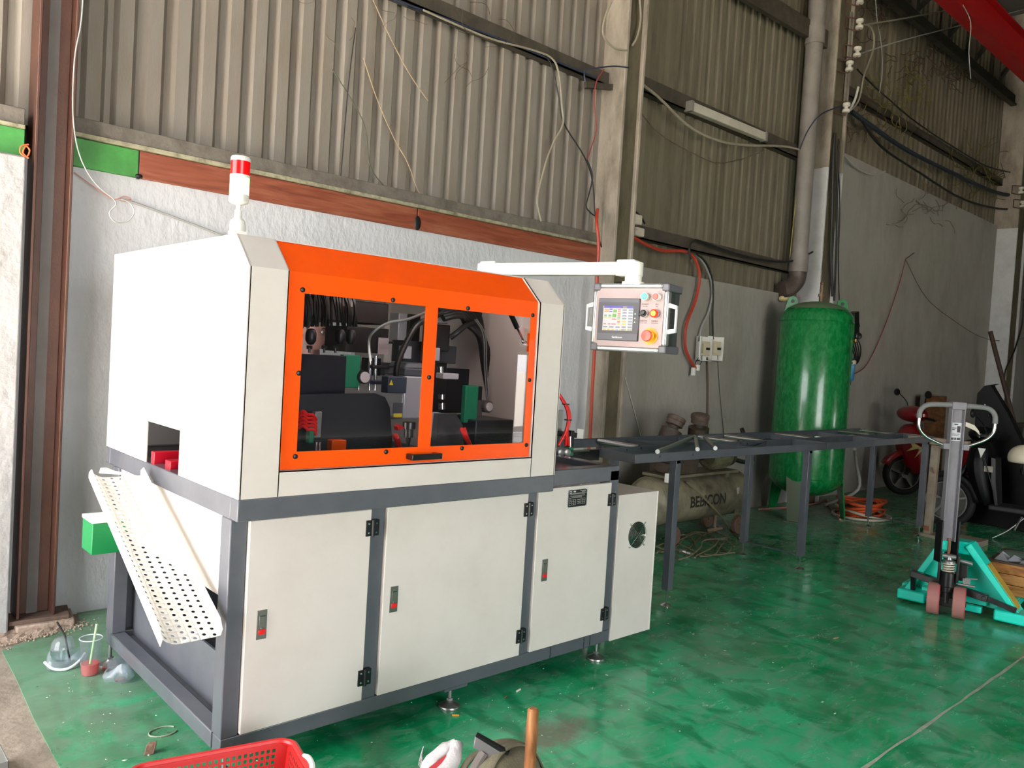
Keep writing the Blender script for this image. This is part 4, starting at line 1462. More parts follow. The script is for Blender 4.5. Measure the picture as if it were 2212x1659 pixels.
# ---------------------------------------------------------------- feed table with rollers
RT = thing('roller_table', (5.0, 0.75, 0), 'long dark grey steel feed table with chrome rollers running right from the machine', 'table')
TZ0, TZ1 = 0.950, 1.006
TX0, TXS, TX1 = 2.660, 5.125, 7.42
FY, MY, BY = 0.430, 0.735, 1.175


def trail(a, b_, c_, d_, n='table_rail'):
    # folded channel: web and a thin top lip
    return part(n, lambda g: g.box(a, b_, c_, d_, TZ0, TZ1), SLATE, RT, bev=0.002)


for x0, x1 in ((TX0, TXS - 0.002), (TXS + 0.002, TX1)):
    trail(x0, x1, FY, FY + 0.006)
    part('rail_lip', lambda g: g.box(x0, x1, FY + 0.006, FY + 0.022, TZ0, TZ0 + 0.005), SLATE, RT)
    trail(x0, x1, MY, MY + 0.006)
trail(2.64, 7.42, BY, BY + 0.006)
trail(2.64, 7.42, BY - 0.05, BY - 0.044)
for xx in (TX0, 3.95, TXS - 0.012, TXS + 0.006, 6.25, TX1 - 0.006):
    part('cross_member', lambda g: g.box(xx, xx + 0.006, FY + 0.006, MY, TZ0, TZ1), SLATE, RT, bev=0.001)
for xx in (3.42, 4.05, 5.45, 6.35, TX1 - 0.006):
    part('cross_member', lambda g: g.box(xx, xx + 0.006, MY + 0.006, BY - 0.05, TZ0, TZ1 - 0.01), SLATE, RT, bev=0.001)
for a, b_ in (((4.20, MY + 0.006), (3.42, BY - 0.05)), ((3.95, FY + 0.006), (4.70, MY))):
    part('diagonal_brace', lambda g: g.beam((a[0], a[1], 0.975), (b_[0], b_[1], 0.975), 0.006, 0.035), SLATE, RT)
for xx in (3.10, 4.32, 4.70, 5.53, 6.78, 7.27):
    rl = part('roller', lambda g: g.cyl((xx, MY + 0.02, 0.992), (xx, BY - 0.062, 0.992), 0.019, n=20), CHROME, RT)
    part('roller_shaft', lambda g: g.cyl((xx, MY, 0.992), (xx, BY - 0.045, 0.992), 0.007, n=10), ZINC, rl)
for xx in (2.9, 3.25, 4.6, 4.95, 5.35, 6.0, 6.7, 7.1):
    part('slot_hole', lambda g: g.ball((xx, FY - 0.0003, 0.984), 0.005, 0.001, 0.009, 10), BLACK, RT)
for xx in (2.95, 4.1, 4.42, 5.9):
    part('slot_hole', lambda g: g.ball((xx, MY - 0.0003, 0.984), 0.005, 0.001, 0.008, 10), BLACK, RT)


def tleg(x, y):
    lg = part('leg', lambda g: g.box(x - 0.027, x + 0.027, y, y + 0.05, 0.105, TZ0), SLATE, RT, bev=0.002)
    part('leg_foot', lambda g: (g.lathe([(0.036, 0), (0.037, 0.004), (0.030, 0.010), (0.010, 0.018), (0.007, 0.022)], (x, y + 0.025, 0), n=20), g.cyl((x, y + 0.025, 0.02), (x, y + 0.025, 0.105), 0.007, n=10)), CHROME, lg)


for x in (3.110, 4.865, 7.285):
    tleg(x, FY + 0.006)
    tleg(x, 0.945)
for x in (4.865, 7.285):
    part('tie_strip', lambda g: g.box(x - 0.02, x + 0.02, FY + 0.056, 0.945, 0.112, 0.117), SLATE, RT)
    part('top_bearer', lambda g: g.box(x - 0.02, x + 0.02, FY + 0.006, BY - 0.05, 0.93, 0.95), SLATE, RT)
part('top_bearer', lambda g: g.box(3.09, 3.13, FY + 0.006, BY - 0.05, 0.93, 0.95), SLATE, RT)
for (x0, y0, x1, y1, d) in ((2.838, 0.405, 3.98, 0.924, 'longest and leftmost of three round steel bars lying across the feed table'), (3.262, 0.405, 3.90, 0.86, 'middle of three short steel bars lying across the feed table front rail'), (3.468, 0.405, 4.05, 0.88, 'rightmost of three short steel bars lying across the feed table front rail')):
    o = G()
    a, b_ = Vector((x0, y0, 1.0205)), Vector((x1, y1, 1.0255))
    o.cyl(a, b_, 0.014, n=16)
    r0 = o.build('steel_bar', STEEL, label=d, cat='bar', group='steel bars on the feed table', loc=Vector((x0, y0, 1.0)))
    o = G()
    dd = (b_ - a).normalized()
    o.cyl(a - dd * 0.001, a + dd * 0.003, 0.0142, n=16)
    o.build('cut_end', mat('bright_cut_face', (246, 246, 246), 0.35), r0)
# ---------------------------------------------------------------- tall green air receiver
TKM = mat('green_tank_enamel', (0, 108, 48), 0.26, dirt=(70, 170, 104), dscale=26, damt=0.35, coat=0.4, stretch=(1, 1, 0.5))
TKX, TKY, TKR = 7.09, 1.60, 0.385
TK = thing('air_receiver', (TKX, TKY, 0), 'tall upright green air receiver tank on three legs by the grey wall', 'tank')
prof = []
for k in range(9):
    t = math.pi / 2 * k / 8
    prof.append((TKR * math.sin(t), 0.235 + 0.215 * (1 - math.cos(t))))
for k in range(1, 9):
    t = math.pi / 2 * k / 8
    prof.append((TKR * math.cos(t), 2.135 + 0.205 * math.sin(t)))
part('tank_shell', lambda g: g.lathe([(max(r, 0.0), z) for r, z in prof], (TKX, TKY, 0), n=48), TKM, TK)
for z in (0.455, 2.12):
    part('girth_weld', lambda g: g.lathe([(TKR, z - 0.006), (TKR + 0.003, z), (TKR, z + 0.006)], (TKX, TKY, 0), n=48), TKM, TK)
part('seam_weld', lambda g: g.box(TKX + 0.10 - 0.004, TKX + 0.10 + 0.004, TKY - math.sqrt(TKR ** 2 - 0.01) - 0.003, TKY - math.sqrt(TKR ** 2 - 0.01) + 0.01, 0.46, 2.12), TKM, TK)
part('dusty_crown', lambda g: g.lathe([(TKR * math.cos(math.pi / 2 * k / 8) + 0.0015, 2.1365 + 0.205 * math.sin(math.pi / 2 * k / 8)) for k in range(3, 9)], (TKX, TKY, 0), n=48), mat('dusty_green_crown', (96, 112, 82), 0.7, dirt=(40, 120, 66), dscale=12, damt=0.7), TK)
LEGM = mat('scraped_green_leg', (92, 112, 92), 0.7, dirt=(112, 100, 88), dscale=5, damt=0.95, stretch=(1, 1, 0.6))
for t in (195, 315, 75):
    c, s = math.cos(math.radians(t)), math.sin(math.radians(t))
    d, e = Vector((c, s, 0)), Vector((-s, c, 0))
    b0 = Vector((TKX, TKY, 0))
    lg = part('tank_leg', lambda g: g.prism([b0 + d * 0.36 + e * 0.11 + hz * 0.46, b0 + d * 0.36 - e * 0.11 + hz * 0.46, b0 + d * 0.43 - e * 0.055 + hz * 0.012, b0 + d * 0.43 + e * 0.055 + hz * 0.012], d * 0.014), LEGM if t == 195 else TKM, TK)
    part('leg_pad', lambda g: g.obox(b0 + d * 0.43 + hz * 0.006, d * 0.06, e * 0.08, hz * 0.006), LEGM, lg)
for t in (200, 20):
    c, s = math.cos(math.radians(t)), math.sin(math.radians(t))
    d, e = Vector((c, s, 0)), Vector((-s, c, 0))
    b0 = Vector((TKX, TKY, 2.19))

    def lug(g):
        d2 = Vector((0.737, -0.673, 0)) * (-1 if t == 200 else 1)
        o = b0 + d2 * 0.27
        n = 14
        out = [o - d2 * 0.09, o + d2 * 0.09] + [o + d2 * 0.055 * math.cos(a) + hz * (0.14 + 0.055 * math.sin(a)) for a in [math.pi * k / 6 for k in range(7)]]
        inn = [o + d2 * 0.02 * math.cos(a) + hz * (0.14 + 0.02 * math.sin(a)) for a in [2 * math.pi * k / 8 for k in range(8)]]
        th = Vector((0.676, 0.736, 0)) * 0.016
        g.prism(out, th)
        g.cyl(o + hz * 0.14 - th * 0.1, o + hz * 0.14 + th * 1.1, 0.02, n=12, mi=1)
    part('lifting_lug', lug, [TKM, BLACK], TK, smooth=False)
part('safety_valve', lambda g: (g.cyl((TKX + 0.07, TKY, 2.33), (TKX + 0.07, TKY, 2.40), 0.022, n=12), g.cyl((TKX + 0.07, TKY, 2.40), (TKX + 0.07, TKY, 2.43), 0.032, n=6), g.cyl((TKX + 0.07, TKY, 2.43), (TKX + 0.07, TKY, 2.53), 0.018, n=12), g.cyl((TKX + 0.04, TKY, 2.47), (TKX + 0.10, TKY, 2.47), 0.009, n=8), g.ball((TKX + 0.07, TKY, 2.545), 0.02)), mat('tarnished_brass', (112, 92, 70), 0.5, metal=0.5), TK)
p = at(1790, 720, 1, 1.22)
gx = TKX + 0.16
gy = TKY - math.sqrt(TKR ** 2 - 0.16 ** 2)
GA = part('pressure_gauge', lambda g: (g.lathe([(0.0, 0), (0.030, 0), (0.036, 0.008), (0.036, 0.028), (0.033, 0.030)], (gx - 0.03, gy - 0.05, 1.985), (-0.5, -0.86, 0), 24), g.tube([(gx - 0.02, gy - 0.035, 1.96), (gx, gy - 0.02, 1.935), (gx + 0.01, gy + 0.02, 1.925)], 0.010, 8)), BLACKM, TK)
part('gauge_dial', lambda g: g.lathe([(0.033, 0.0295), (0.0, 0.0296)], (gx - 0.03, gy - 0.05, 1.985), (-0.5, -0.86, 0), 24), WHITEP, GA)
part('gauge_needle', lambda g: g.beam(Vector((gx - 0.03, gy - 0.05, 1.985)) + Vector((-0.5, -0.86, 0)) * 0.031, Vector((gx - 0.03, gy - 0.05, 1.985)) + Vector((-0.5, -0.86, 0)) * 0.031 + Vector((0.014, -0.008, 0.014)), 0.003, 0.001), BLACK, GA)
part('gauge_elbow', lambda g: g.cyl((gx - 0.02, gy - 0.03, 1.955), (gx - 0.02, gy - 0.03, 1.925), 0.012, n=8), mat('brass_fitting', (176, 140, 70), 0.3, metal=0.9), GA)
# ---------------------------------------------------------------- old horizontal compressor
OLV = mat('grimy_olive_enamel', (130, 124, 102), 0.5, dirt=(52, 44, 32), dscale=5, damt=0.85, bump=0.08, bscale=50)
CST = mat('oily_cast_iron', (74, 62, 50), 0.6, dirt=(40, 30, 24), dscale=9, damt=0.8, bump=0.2, bscale=60)
PGR = mat('pale_green_motor', (128, 128, 98), 0.55, dirt=(70, 62, 44), dscale=8, damt=0.8)
CPX0, CPX1, CPY, CPZ, CPR = 4.32, 5.86, 1.66, 0.365, 0.215
CP_ = thing('air_compressor', (5.1, CPY, 0), 'old olive piston compressor with BEBICON lettering on its lying tank behind the feed table', 'compressor')


def lying(g):
    pr = []
    for k in range(7):
        t = math.pi / 2 * k / 6
        pr.append((CPR * math.sin(t), 0.11 * (1 - math.cos(t))))
    for k in range(7):
        t = math.pi / 2 * k / 6
        pr.append((CPR * math.cos(t), CPX1 - CPX0 - 0.11 + 0.11 * math.sin(t)))
    g.lathe(pr, (CPX0, CPY, CPZ), (1, 0, 0), 36)


part('lying_tank', lying, OLV, CP_)
for xx in (CPX0 + 0.11, CPX1 - 0.11):
    part('tank_weld', lambda g: g.lathe([(CPR, -0.006), (CPR + 0.003, 0), (CPR, 0.006)], (xx, CPY, CPZ), (1, 0, 0), 36), OLV, CP_)
for xx in (4.55, 5.58):
    for yy in (CPY - 0.17, CPY + 0.17):
        br = part('axle_bracket', lambda g: g.box(xx - 0.03, xx + 0.03, yy - 0.006, yy + 0.006, 0.085, 0.26), OLV, CP_)
        part('iron_wheel', lambda g: (g.lathe([(0.02, -0.02), (0.085, -0.02), (0.088, -0.016), (0.088, 0.016), (0.085, 0.02), (0.02, 0.02)], (xx, yy - 0.025, 0.088), (0, 1, 0), 24), g.cyl((xx, yy - 0.055, 0.088), (xx, yy + 0.02, 0.088), 0.018, n=12)), mat('rusty_iron_wheel', (112, 88, 74), 0.75, dirt=(90, 60, 46), dscale=16, damt=0.8), br)
part('drain_pipe', lambda g: (g.cyl((5.30, CPY - 0.12, 0.06), (5.30, CPY - 0.12, 0.19), 0.014, n=10), g.cyl((5.18, CPY - 0.14, 0.065), (5.42, CPY - 0.12, 0.055), 0.014, n=10), g.ball((5.30, CPY - 0.12, 0.06), 0.026)), mat('rusty_pipe', (138, 116, 98), 0.7), CP_)
part('pump_deck', lambda g: (g.box(4.50, 5.62, CPY - 0.14, CPY + 0.14, CPZ + CPR - 0.005, CPZ + CPR + 0.02), g.box(4.60, 4.66, CPY - 0.13, CPY + 0.13, CPZ + CPR - 0.06, CPZ + CPR), g.box(5.42, 5.48, CPY - 0.13, CPY + 0.13, CPZ + CPR - 0.06, CPZ + CPR)), OLV, CP_, bev=0.003)
part('crankcase', lambda g: (g.cyl((4.56, CPY, 0.74), (4.98, CPY, 0.74), 0.13, n=24), g.box(4.58, 4.96, CPY - 0.13, CPY + 0.13, 0.60, 0.74)), CST, CP_, bev=0.01)


def pot(base, top):
    ax = (top - base).normalized()
    L = (top - base).length

    def f(g):
        pr = [(0.07, 0)]
        nf = 9
        for k in range(nf):
            h = L * 0.55 * k / nf
            pr += [(0.072, h), (0.072, h + 0.006), (0.10, h + 0.008), (0.10, h + 0.014)]
        pr += [(0.09, L * 0.58), (0.095, L * 0.62), (0.095, L * 0.80), (0.05, L * 0.83), (0.045, L * 0.95)]
        g.lathe(pr, base, ax, 22)
    c = part('finned_cylinder', f, CST, CP_)
    part('air_filter', lambda g: g.lathe([(0.045, L * 0.90), (0.078, L * 0.92), (0.078, L * 1.02), (0.084, L * 1.03), (0.084, L * 1.12), (0.076, L * 1.14), (0.055, L * 1.135), (0.05, L * 1.15), (0.03, L * 1.145), (0.0, L * 1.15)], base, ax, 24), mat('brown_filter_cap', (92, 76, 66), 0.6, dirt=(60, 46, 38), dscale=18, damt=0.7), c)


pot(Vector((4.52, CPY - 0.02, 0.72)), Vector((4.66, CPY - 0.06, 1.06)))
pot(Vector((5.06, CPY - 0.02, 0.72)), Vector((5.005, CPY - 0.08, 1.08)))
part('intake_pipe', lambda g: g.tube([(4.64, CPY - 0.1, 0.96), (4.75, CPY - 0.14, 0.86), (4.9, CPY - 0.14, 0.82), (5.0, CPY - 0.12, 0.88)], 0.018, 10), CST, CP_)
MT = part('drive_motor', lambda g: g.lathe([(0.0, 0), (0.09, 0.0), (0.115, 0.02), (0.115, 0.28), (0.10, 0.31), (0.0, 0.315)], (5.28, CPY, 0.725), (1, 0, 0), 28), PGR, CP_)
part('motor_fin', lambda g: [g.obox((5.43, CPY + 0.119 * math.cos(a), 0.725 + 0.119 * math.sin(a)), (0.10, 0, 0), (0, 0.006 * math.cos(a), 0.006 * math.sin(a)), (0, -0.002 * math.sin(a), 0.002 * math.cos(a))) for a in [2 * math.pi * k / 24 for k in range(24)]], PGR, MT)
part('motor_end_bell', lambda g: (g.lathe([(0.10, 0), (0.105, 0.04), (0.09, 0.065), (0.04, 0.07), (0.0, 0.07)], (5.595, CPY, 0.725), (1, 0, 0), 24),), CST, MT)
part('pressure_switch', lambda g: g.box(4.46, 4.52, CPY - 0.17, CPY - 0.13, 0.55, 0.63), WHITEP, CP_, bev=0.006)
part('outlet_pipe', lambda g: g.tube([(5.66, CPY - 0.05, 0.69), (5.8, CPY - 0.08, 0.66), (6.0, CPY - 0.05, 0.66), (6.12, CPY + 0.05, 0.74), (6.18, CPY + 0.2, 0.95)], 0.022, 10), BLACK, CP_)
part('switch_tag', lambda g: g.box(5.50, 5.53, CPY - 0.216, CPY - 0.204, 0.39, 0.45), LABEL, CP_)


def lettering():
    cu = bpy.data.curves.new('lettering', 'FONT')
    cu.body = 'BEBICON'
    cu.size = 0.135
    cu.extrude = 0.0
    cu.align_x = 'CENTER'
    cu.align_y = 'CENTER'
    cu.offset = 0.004
    t = bpy.data.objects.new('tmp', cu)
    COL.objects.link(t)
    bpy.context.view_layer.update()
    me = bpy.data.meshes.new_from_object(t.evaluated_get(bpy.context.evaluated_depsgraph_get()))
    bpy.data.objects.remove(t)
    bm = bmesh.new()
    bm.from_mesh(me)
    bmesh.ops.triangulate(bm, faces=bm.faces)
    for _ in range(2):
        bmesh.ops.subdivide_edges(bm, edges=[e for e in bm.edges if e.calc_length() > 0.03], cuts=1)
        bmesh.ops.triangulate(bm, faces=bm.faces)
    g = G()
    vs = []
    r = CPR + 0.0015
    for v in bm.verts:
        a = math.radians(-1) + (v.co.y) / r        # wrapped round the drum
        vs.append((5.03 + v.co.x, CPY - r * math.cos(a), CPZ + 0.0 + r * math.sin(a)))
    g.add(vs, [tuple(v.index for v in f.verts) for f in bm.faces])
    bm.free()
    return g.build('lettering', mat('dark_stencil_paint', (38, 36, 28), 0.6), CP_, smooth=False)


lettering()
# ---------------------------------------------------------------- hand pallet truck
JX, JY = Vector((0.11, -0.994, 0)).normalized(), Vector((0.994, 0.11, 0)).normalized()
JO = Vector((4.77, -0.69, 0))
TQ = mat('turquoise_enamel', (8, 230, 206), 0.32, dirt=(90, 200, 186), dscale=6, damt=0.4)
PJ = thing('pallet_truck', JO, 'turquoise hand pallet truck with upright grey handle and loop grip', 'pallet truck')
TFJ = Matrix(((JX.x, JY.x, 0, JO.x), (JX.y, JY.y, 0, JO.y), (0, 0, 1, 0), (0, 0, 0, 1)))


def jp(name, fn, m, parent=PJ, tf=None, **k):
    g = G(tf or TFJ)
    fn(g)
    return g.build(name, m, parent, **k)


jp('apex_block', lambda g: g.box(-0.10, 0.09, -0.01, 0.13, 0.40, 0.485), TQ, bev=0.012)
jp('back_plate', lambda g: g.prism([(-0.315, 0.10, 0.06), (0.425, 0.10, 0.06), (0.09, 0.10, 0.45), (-0.09, 0.10, 0.45)], (0, 0.012, 0)), TQ, bev=0.002)
for s in (-1, 1):
    st = jp('gusset_strut', lambda g: g.prism([(s * 0.38 + 0.055, -0.02, 0.035), (s * 0.09, -0.02, 0.485), (s * 0.055, -0.02, 0.455), (s * 0.335 + 0.055, -0.02, 0.045)], (0, 0.15, 0)), TQ, bev=0.004)
    if s > 0:
        jp('yellow_sticker', lambda g: g.prism([(0.3804, 0.015, 0.105), (0.1885, 0.015, 0.355), (0.1885, 0.120, 0.355), (0.3804, 0.120, 0.105)], (0.0030, 0, 0.0018)), mat('faded_yellow_sticker', (206, 172, 62), 0.5, dirt=(150, 140, 84), dscale=14, damt=0.7), st)
    jp('fork', lambda g: (g.box(min(s * 0.19, s * 0.345), max(s * 0.19, s * 0.345), 0.10, 1.22, 0.055, 0.095), g.box(min(s * 0.2, s * 0.335), max(s * 0.2, s * 0.335), 0.13, 1.1, 0.095, 0.099)), TQ, bev=0.006)
    jp('front_foot', lambda g: g.box(min(s * 0.205, s * 0.385) + 0.055, max(s * 0.205, s * 0.385) + 0.055, -0.075, 0.11, 0.022, 0.092), TQ, bev=0.012)
    jp('fork_roller', lambda g: g.cyl((s * 0.24, 1.05, 0.04), (s * 0.30, 1.05, 0.04), 0.04, n=18), mat('pink_polyurethane', (206, 128, 124), 0.5), PJ)
jp('low_cross_rail', lambda g: (g.box(-0.2, 0.2, 0.03, 0.10, 0.075, 0.115), g.box(-0.18, 0.18, -0.02, 0.03, 0.03, 0.07)), TQ, bev=0.004)
TFK = Matrix.Translation(JO + JY * -0.165)
kx = Vector((0.28, -0.96, 0)).normalized()
ky = Vector((0.96, 0.28, 0)).normalized()
TFK = Matrix(((kx.x, ky.x, 0, (JO + JY * -0.165).x), (kx.y, ky.y, 0, (JO + JY * -0.165).y), (0, 0, 1, 0), (0, 0, 0, 1)))
DKIR = mat('oily_black_iron', (34, 34, 36), 0.35, metal=0.4, dirt=(90, 84, 78), dscale=10, damt=0.4)
PNK = mat('dusty_pink_tyre', (172, 112, 108), 0.6, dirt=(150, 116, 106), dscale=12, damt=0.6)
for s in (-1, 1):
    x0, x1 = (0.038, 0.112) if s > 0 else (-0.112, -0.038)
    wh = jp('steer_wheel', lambda g: g.lathe([(0.070, x0), (0.102, x0 + 0.001), (0.105, x0 + 0.005), (0.105, x1 - 0.005), (0.102, x1 - 0.001), (0.070, x1)], (0, 0, 0.105), (1, 0, 0), 36), PNK, tf=TFK)
    jp('wheel_hub', lambda g: (g.lathe([(0.0, x0 + 0.008), (0.072, x0 + 0.006), (0.072, x1 - 0.006), (0.0, x1 - 0.012)], (0, 0, 0.100), (1, 0, 0), 28), g.cyl((x0 - 0.004, 0, 0.1), (x1 + 0.004, 0, 0.1), 0.02, n=14)), mat('worn_iron_hub', (96, 92, 84), 0.5, metal=0.5), wh, tf=TFK)
    jp('red_rim_edge', lambda g: g.lathe([(0.097, x1 - 0.001), (0.104, x1 - 0.0005), (0.1052, x1 - 0.004)], (0, 0, 0.105), (1, 0, 0), 36), mat('red_rim', (196, 60, 70), 0.5), wh, tf=TFK)
    jp('axle_nut', lambda g: g.cyl((s * 0.112, 0, 0.1), (s * 0.120, 0, 0.1), 0.012, n=6), CHROME, wh, tf=TFK)
jp('steering_post', lambda g: (g.cyl((0, 0, 0.09), (0, 0, 0.20), 0.034, n=20), g.box(-0.04, 0.04, -0.03, 0.03, 0.07, 0.13), g.cyl((0, 0, 0.165), (0, 0, 0.20), 0.042, n=20)), DKIR, tf=TFK, bev=0.003)
jp('hydraulic_pump', lambda g: (g.cyl((0, 0, 0.20), (0, 0, 0.30), 0.05, n=24), g.box(-0.062, -0.045, -0.045, 0.05, 0.24, 0.42), g.box(0.045, 0.062, -0.045, 0.05, 0.24, 0.42), g.box(0.045, 0.11, 0.0, 0.06, 0.25, 0.36), g.cyl((0, 0.05, 0.2), (0, 0.05, 0.42), 0.035, n=16)), DKIR, tf=TFK, bev=0.004)
jp('return_spring', lambda g: g.tube([(0.036 * math.cos(k * math.pi / 5), -0.03 + 0.036 * math.sin(k * math.pi / 5), 0.300 + 0.0016 * k) for k in range(42)], 0.005, 6, smooth=False), mat('cream_spring', (214, 208, 190), 0.4, metal=0.3), tf=TFK)
jp('spring_cap', lambda g: (g.lathe([(0.042, 0.365), (0.042, 0.377), (0.02, 0.385), (0.015, 0.41)], (0, -0.03, 0), n=20), g.cyl((-0.04, -0.03, 0.405), (0.04, -0.03, 0.405), 0.016, n=14)), ZINC, tf=TFK)
jp('release_valve', lambda g: (g.box(0.085, 0.13, -0.02, 0.02, 0.225, 0.275), g.cyl((0.06, -0.018, 0.232), (0.16, -0.018, 0.230), 0.009, n=10)), ZINC, tf=TFK, bev=0.002)
jp('release_pedal', lambda g: g.beam((0.10, -0.02, 0.278), (0.17, -0.02, 0.285), 0.02, 0.006), ZINC, tf=TFK)
jp('pivot_bolt', lambda g: g.cyl((0.06, -0.01, 0.385), (0.135, -0.01, 0.375), 0.013, n=10), ZINC, tf=TFK)
jp('rocker_bar', lambda g: (g.beam((-0.25, -0.06, 0.215), (0.22, -0.06, 0.150), 0.05, 0.045), g.beam((-0.24, -0.05, 0.21), (-0.24, -0.02, 0.09), 0.03, 0.03)), DKIR, bev=0.004)
jp('push_rod', lambda g: (g.beam((0.20, -0.05, 0.150), (0.38, -0.03, 0.105), 0.03, 0.032), g.cyl((0.365, -0.05, 0.09), (0.40, 0.02, 0.04), 0.011, n=10), g.cyl((0.20, -0.09, 0.152), (0.20, 0.0, 0.152), 0.014, n=10)), DKIR, bev=0.003)
hkx = Vector((0.737, -0.673, 0)).normalized()
hky = Vector((0.673, 0.737, 0)).normalized()
ho = JO + JY * -0.165 + hkx * -0.02
TFL = Matrix(((hkx.x, hky.x, 0, ho.x), (hkx.y, hky.y, 0, ho.y), (0, 0, 1, 0), (0, 0, 0, 1)))
GRYH = mat('grey_handle_enamel', (122, 120, 128), 0.45, dirt=(92, 88, 90), dscale=6, damt=0.5)
HB = jp('handle_channel', lambda g: (g.box(-0.040, 0.040, 0.012, 0.02, 0.50, 1.42), g.box(-0.046, -0.038, -0.012, 0.03, 0.50, 1.42), g.box(0.038, 0.046, -0.012, 0.03, 0.50, 1.42)), GRYH, tf=TFL, bev=0.002)
jp('handle_cap', lambda g: g.box(-0.048, 0.048, -0.016, 0.034, 1.378, 1.428), GRYH, HB, tf=TFL, bev=0.005)
jp('handle_cheek', lambda g: (g.box(-0.060, -0.050, -0.03, 0.05, 0.36, 0.64), g.box(0.050, 0.060, -0.03, 0.05, 0.36, 0.64)), BLACKM, HB, tf=TFL, bev=0.002)
jp('lowering_rod', lambda g: g.cyl((0.01, 0.0, 0.38), (0.01, 0.0, 0.52), 0.009, n=10), mat('rusty_rod', (150, 96, 74), 0.5, metal=0.4), HB, tf=TFL)
jp('instruction_label', lambda g: g.box(-0.037, 0.037, 0.0105, 0.0122, 1.17, 1.29), mat('printed_label', (206, 208, 214), 0.5), HB, tf=TFL, smooth=False)
jp('label_print', lambda g: [g.box(x, x + wd, 0.0100, 0.0106, 1.17 + (z - 1.10) * 0.857, 1.17 + (z + h - 1.10) * 0.857) for x, wd, z, h in ((-0.012, 0.024, 1.222, 0.010), (-0.026, 0.03, 1.196, 0.006), (-0.026, 0.02, 1.184, 0.006), (0.008, 0.022, 1.165, 0.05), (-0.030, 0.056, 1.150, 0.004), (-0.030, 0.05, 1.141, 0.003), (-0.032, 0.022, 1.106, 0.018), (0.010, 0.022, 1.106, 0.018), (-0.006, 0.012, 1.106, 0.018))], INK, HB, tf=TFL, smooth=False)


def loop(sgn, z):
    return (sgn, 0.0, z)


gp = [(-0.205, 0, 1.10), (-0.245, 0, 1.17), (-0.250, 0, 1.25)]
LP = jp('loop_handle', lambda g: [g.tube([(s * 0.055, 0.005, 1.132), (s * 0.12, 0.005, 1.154), (s * 0.20, 0.005, 1.190), (s * 0.245, 0.005, 1.24), (s * 0.252, 0.005, 1.305), (s * 0.245, 0.005, 1.355)], 0.0105, 12) for s in (-1, 1)], CHROME, tf=TFL)
jp('loop_socket', lambda g: [g.box(min(s * 0.045, s * 0.085), max(s * 0.045, s * 0.085), -0.015, 0.025, 1.112, 1.152) for s in (-1, 1)], GRYH, LP, tf=TFL, bev=0.003)
jp('foam_grip', lambda g: g.tube([(-0.252, 0.005, 1.308), (-0.248, 0.005, 1.355), (-0.215, 0.005, 1.391), (-0.16, 0.005, 1.404), (0.0, 0.005, 1.405), (0.16, 0.005, 1.402), (0.215, 0.005, 1.389), (0.248, 0.005, 1.353), (0.253, 0.005, 1.300)], 0.0165, 14), mat('grey_foam_grip', (112, 114, 114), 0.7), LP, tf=TFL)
jp('control_lever', lambda g: g.prism([(0.05, -0.01, 1.300), (0.05, -0.01, 1.272), (0.12, -0.01, 1.245), (0.150, -0.01, 1.218), (0.142, -0.01, 1.245), (0.11, -0.01, 1.282)], (0, 0.008, 0)), mat('cream_lever', (196, 188, 172), 0.5), HB, tf=TFL)
# crate standing on the truck's forks
WCR = wood('pale_packing_wood', (146, 92, 44), (186, 126, 66), (204, 150, 92), (6, 6, 30), 0.6)
KR = thing('packing_crate', JO + JX * 0.2 + JY * 0.7 + hz * 0.099, 'brown wooden crate under plastic film on the pallet truck forks', 'crate')
for z0 in (0.10, 0.172, 0.244):
    for (a, b_, c_, d_) in ((0.14, 0.62, 0.40, 0.415), (0.14, 0.62, 0.935, 0.95), (0.14, 0.155, 0.415, 0.935), (0.605, 0.62, 0.415, 0.935)):
        jp('crate_board', lambda g: g.box(a, b_, c_, d_, z0, z0 + 0.068), WCR, KR, bev=0.002)
jp('crate_lid', lambda g: g.box(0.13, 0.63, 0.39, 0.96, 0.313, 0.327), mat('dark_lid_board', (82, 66, 56), 0.7), KR, bev=0.002)
jp('plastic_film', lambda g: [g.prism([(0.16 + k * 0.075, 0.42, 0.328), (0.25 + k * 0.07, 0.40 + (k % 2) * 0.1, 0.328), (0.23 + k * 0.07, 0.56, 0.333), (0.19 + k * 0.07, 0.52, 0.37 - (k % 3) * 0.012)], (0.004, 0.01, 0.003)) for k in range(6)], clear('crumpled_film', (225, 228, 232), 0.1, 1.0, 0.35), KR, smooth=False)
jp('dish_lid', lambda g: g.lathe([(0.0, 0.012), (0.10, 0.010), (0.13, 0.0), (0.0, 0.0)], (0.25, 0.76, 0.327), n=24, sc=(1.0, 1.0)), mat('grey_green_lid', (110, 134, 122), 0.5), KR)
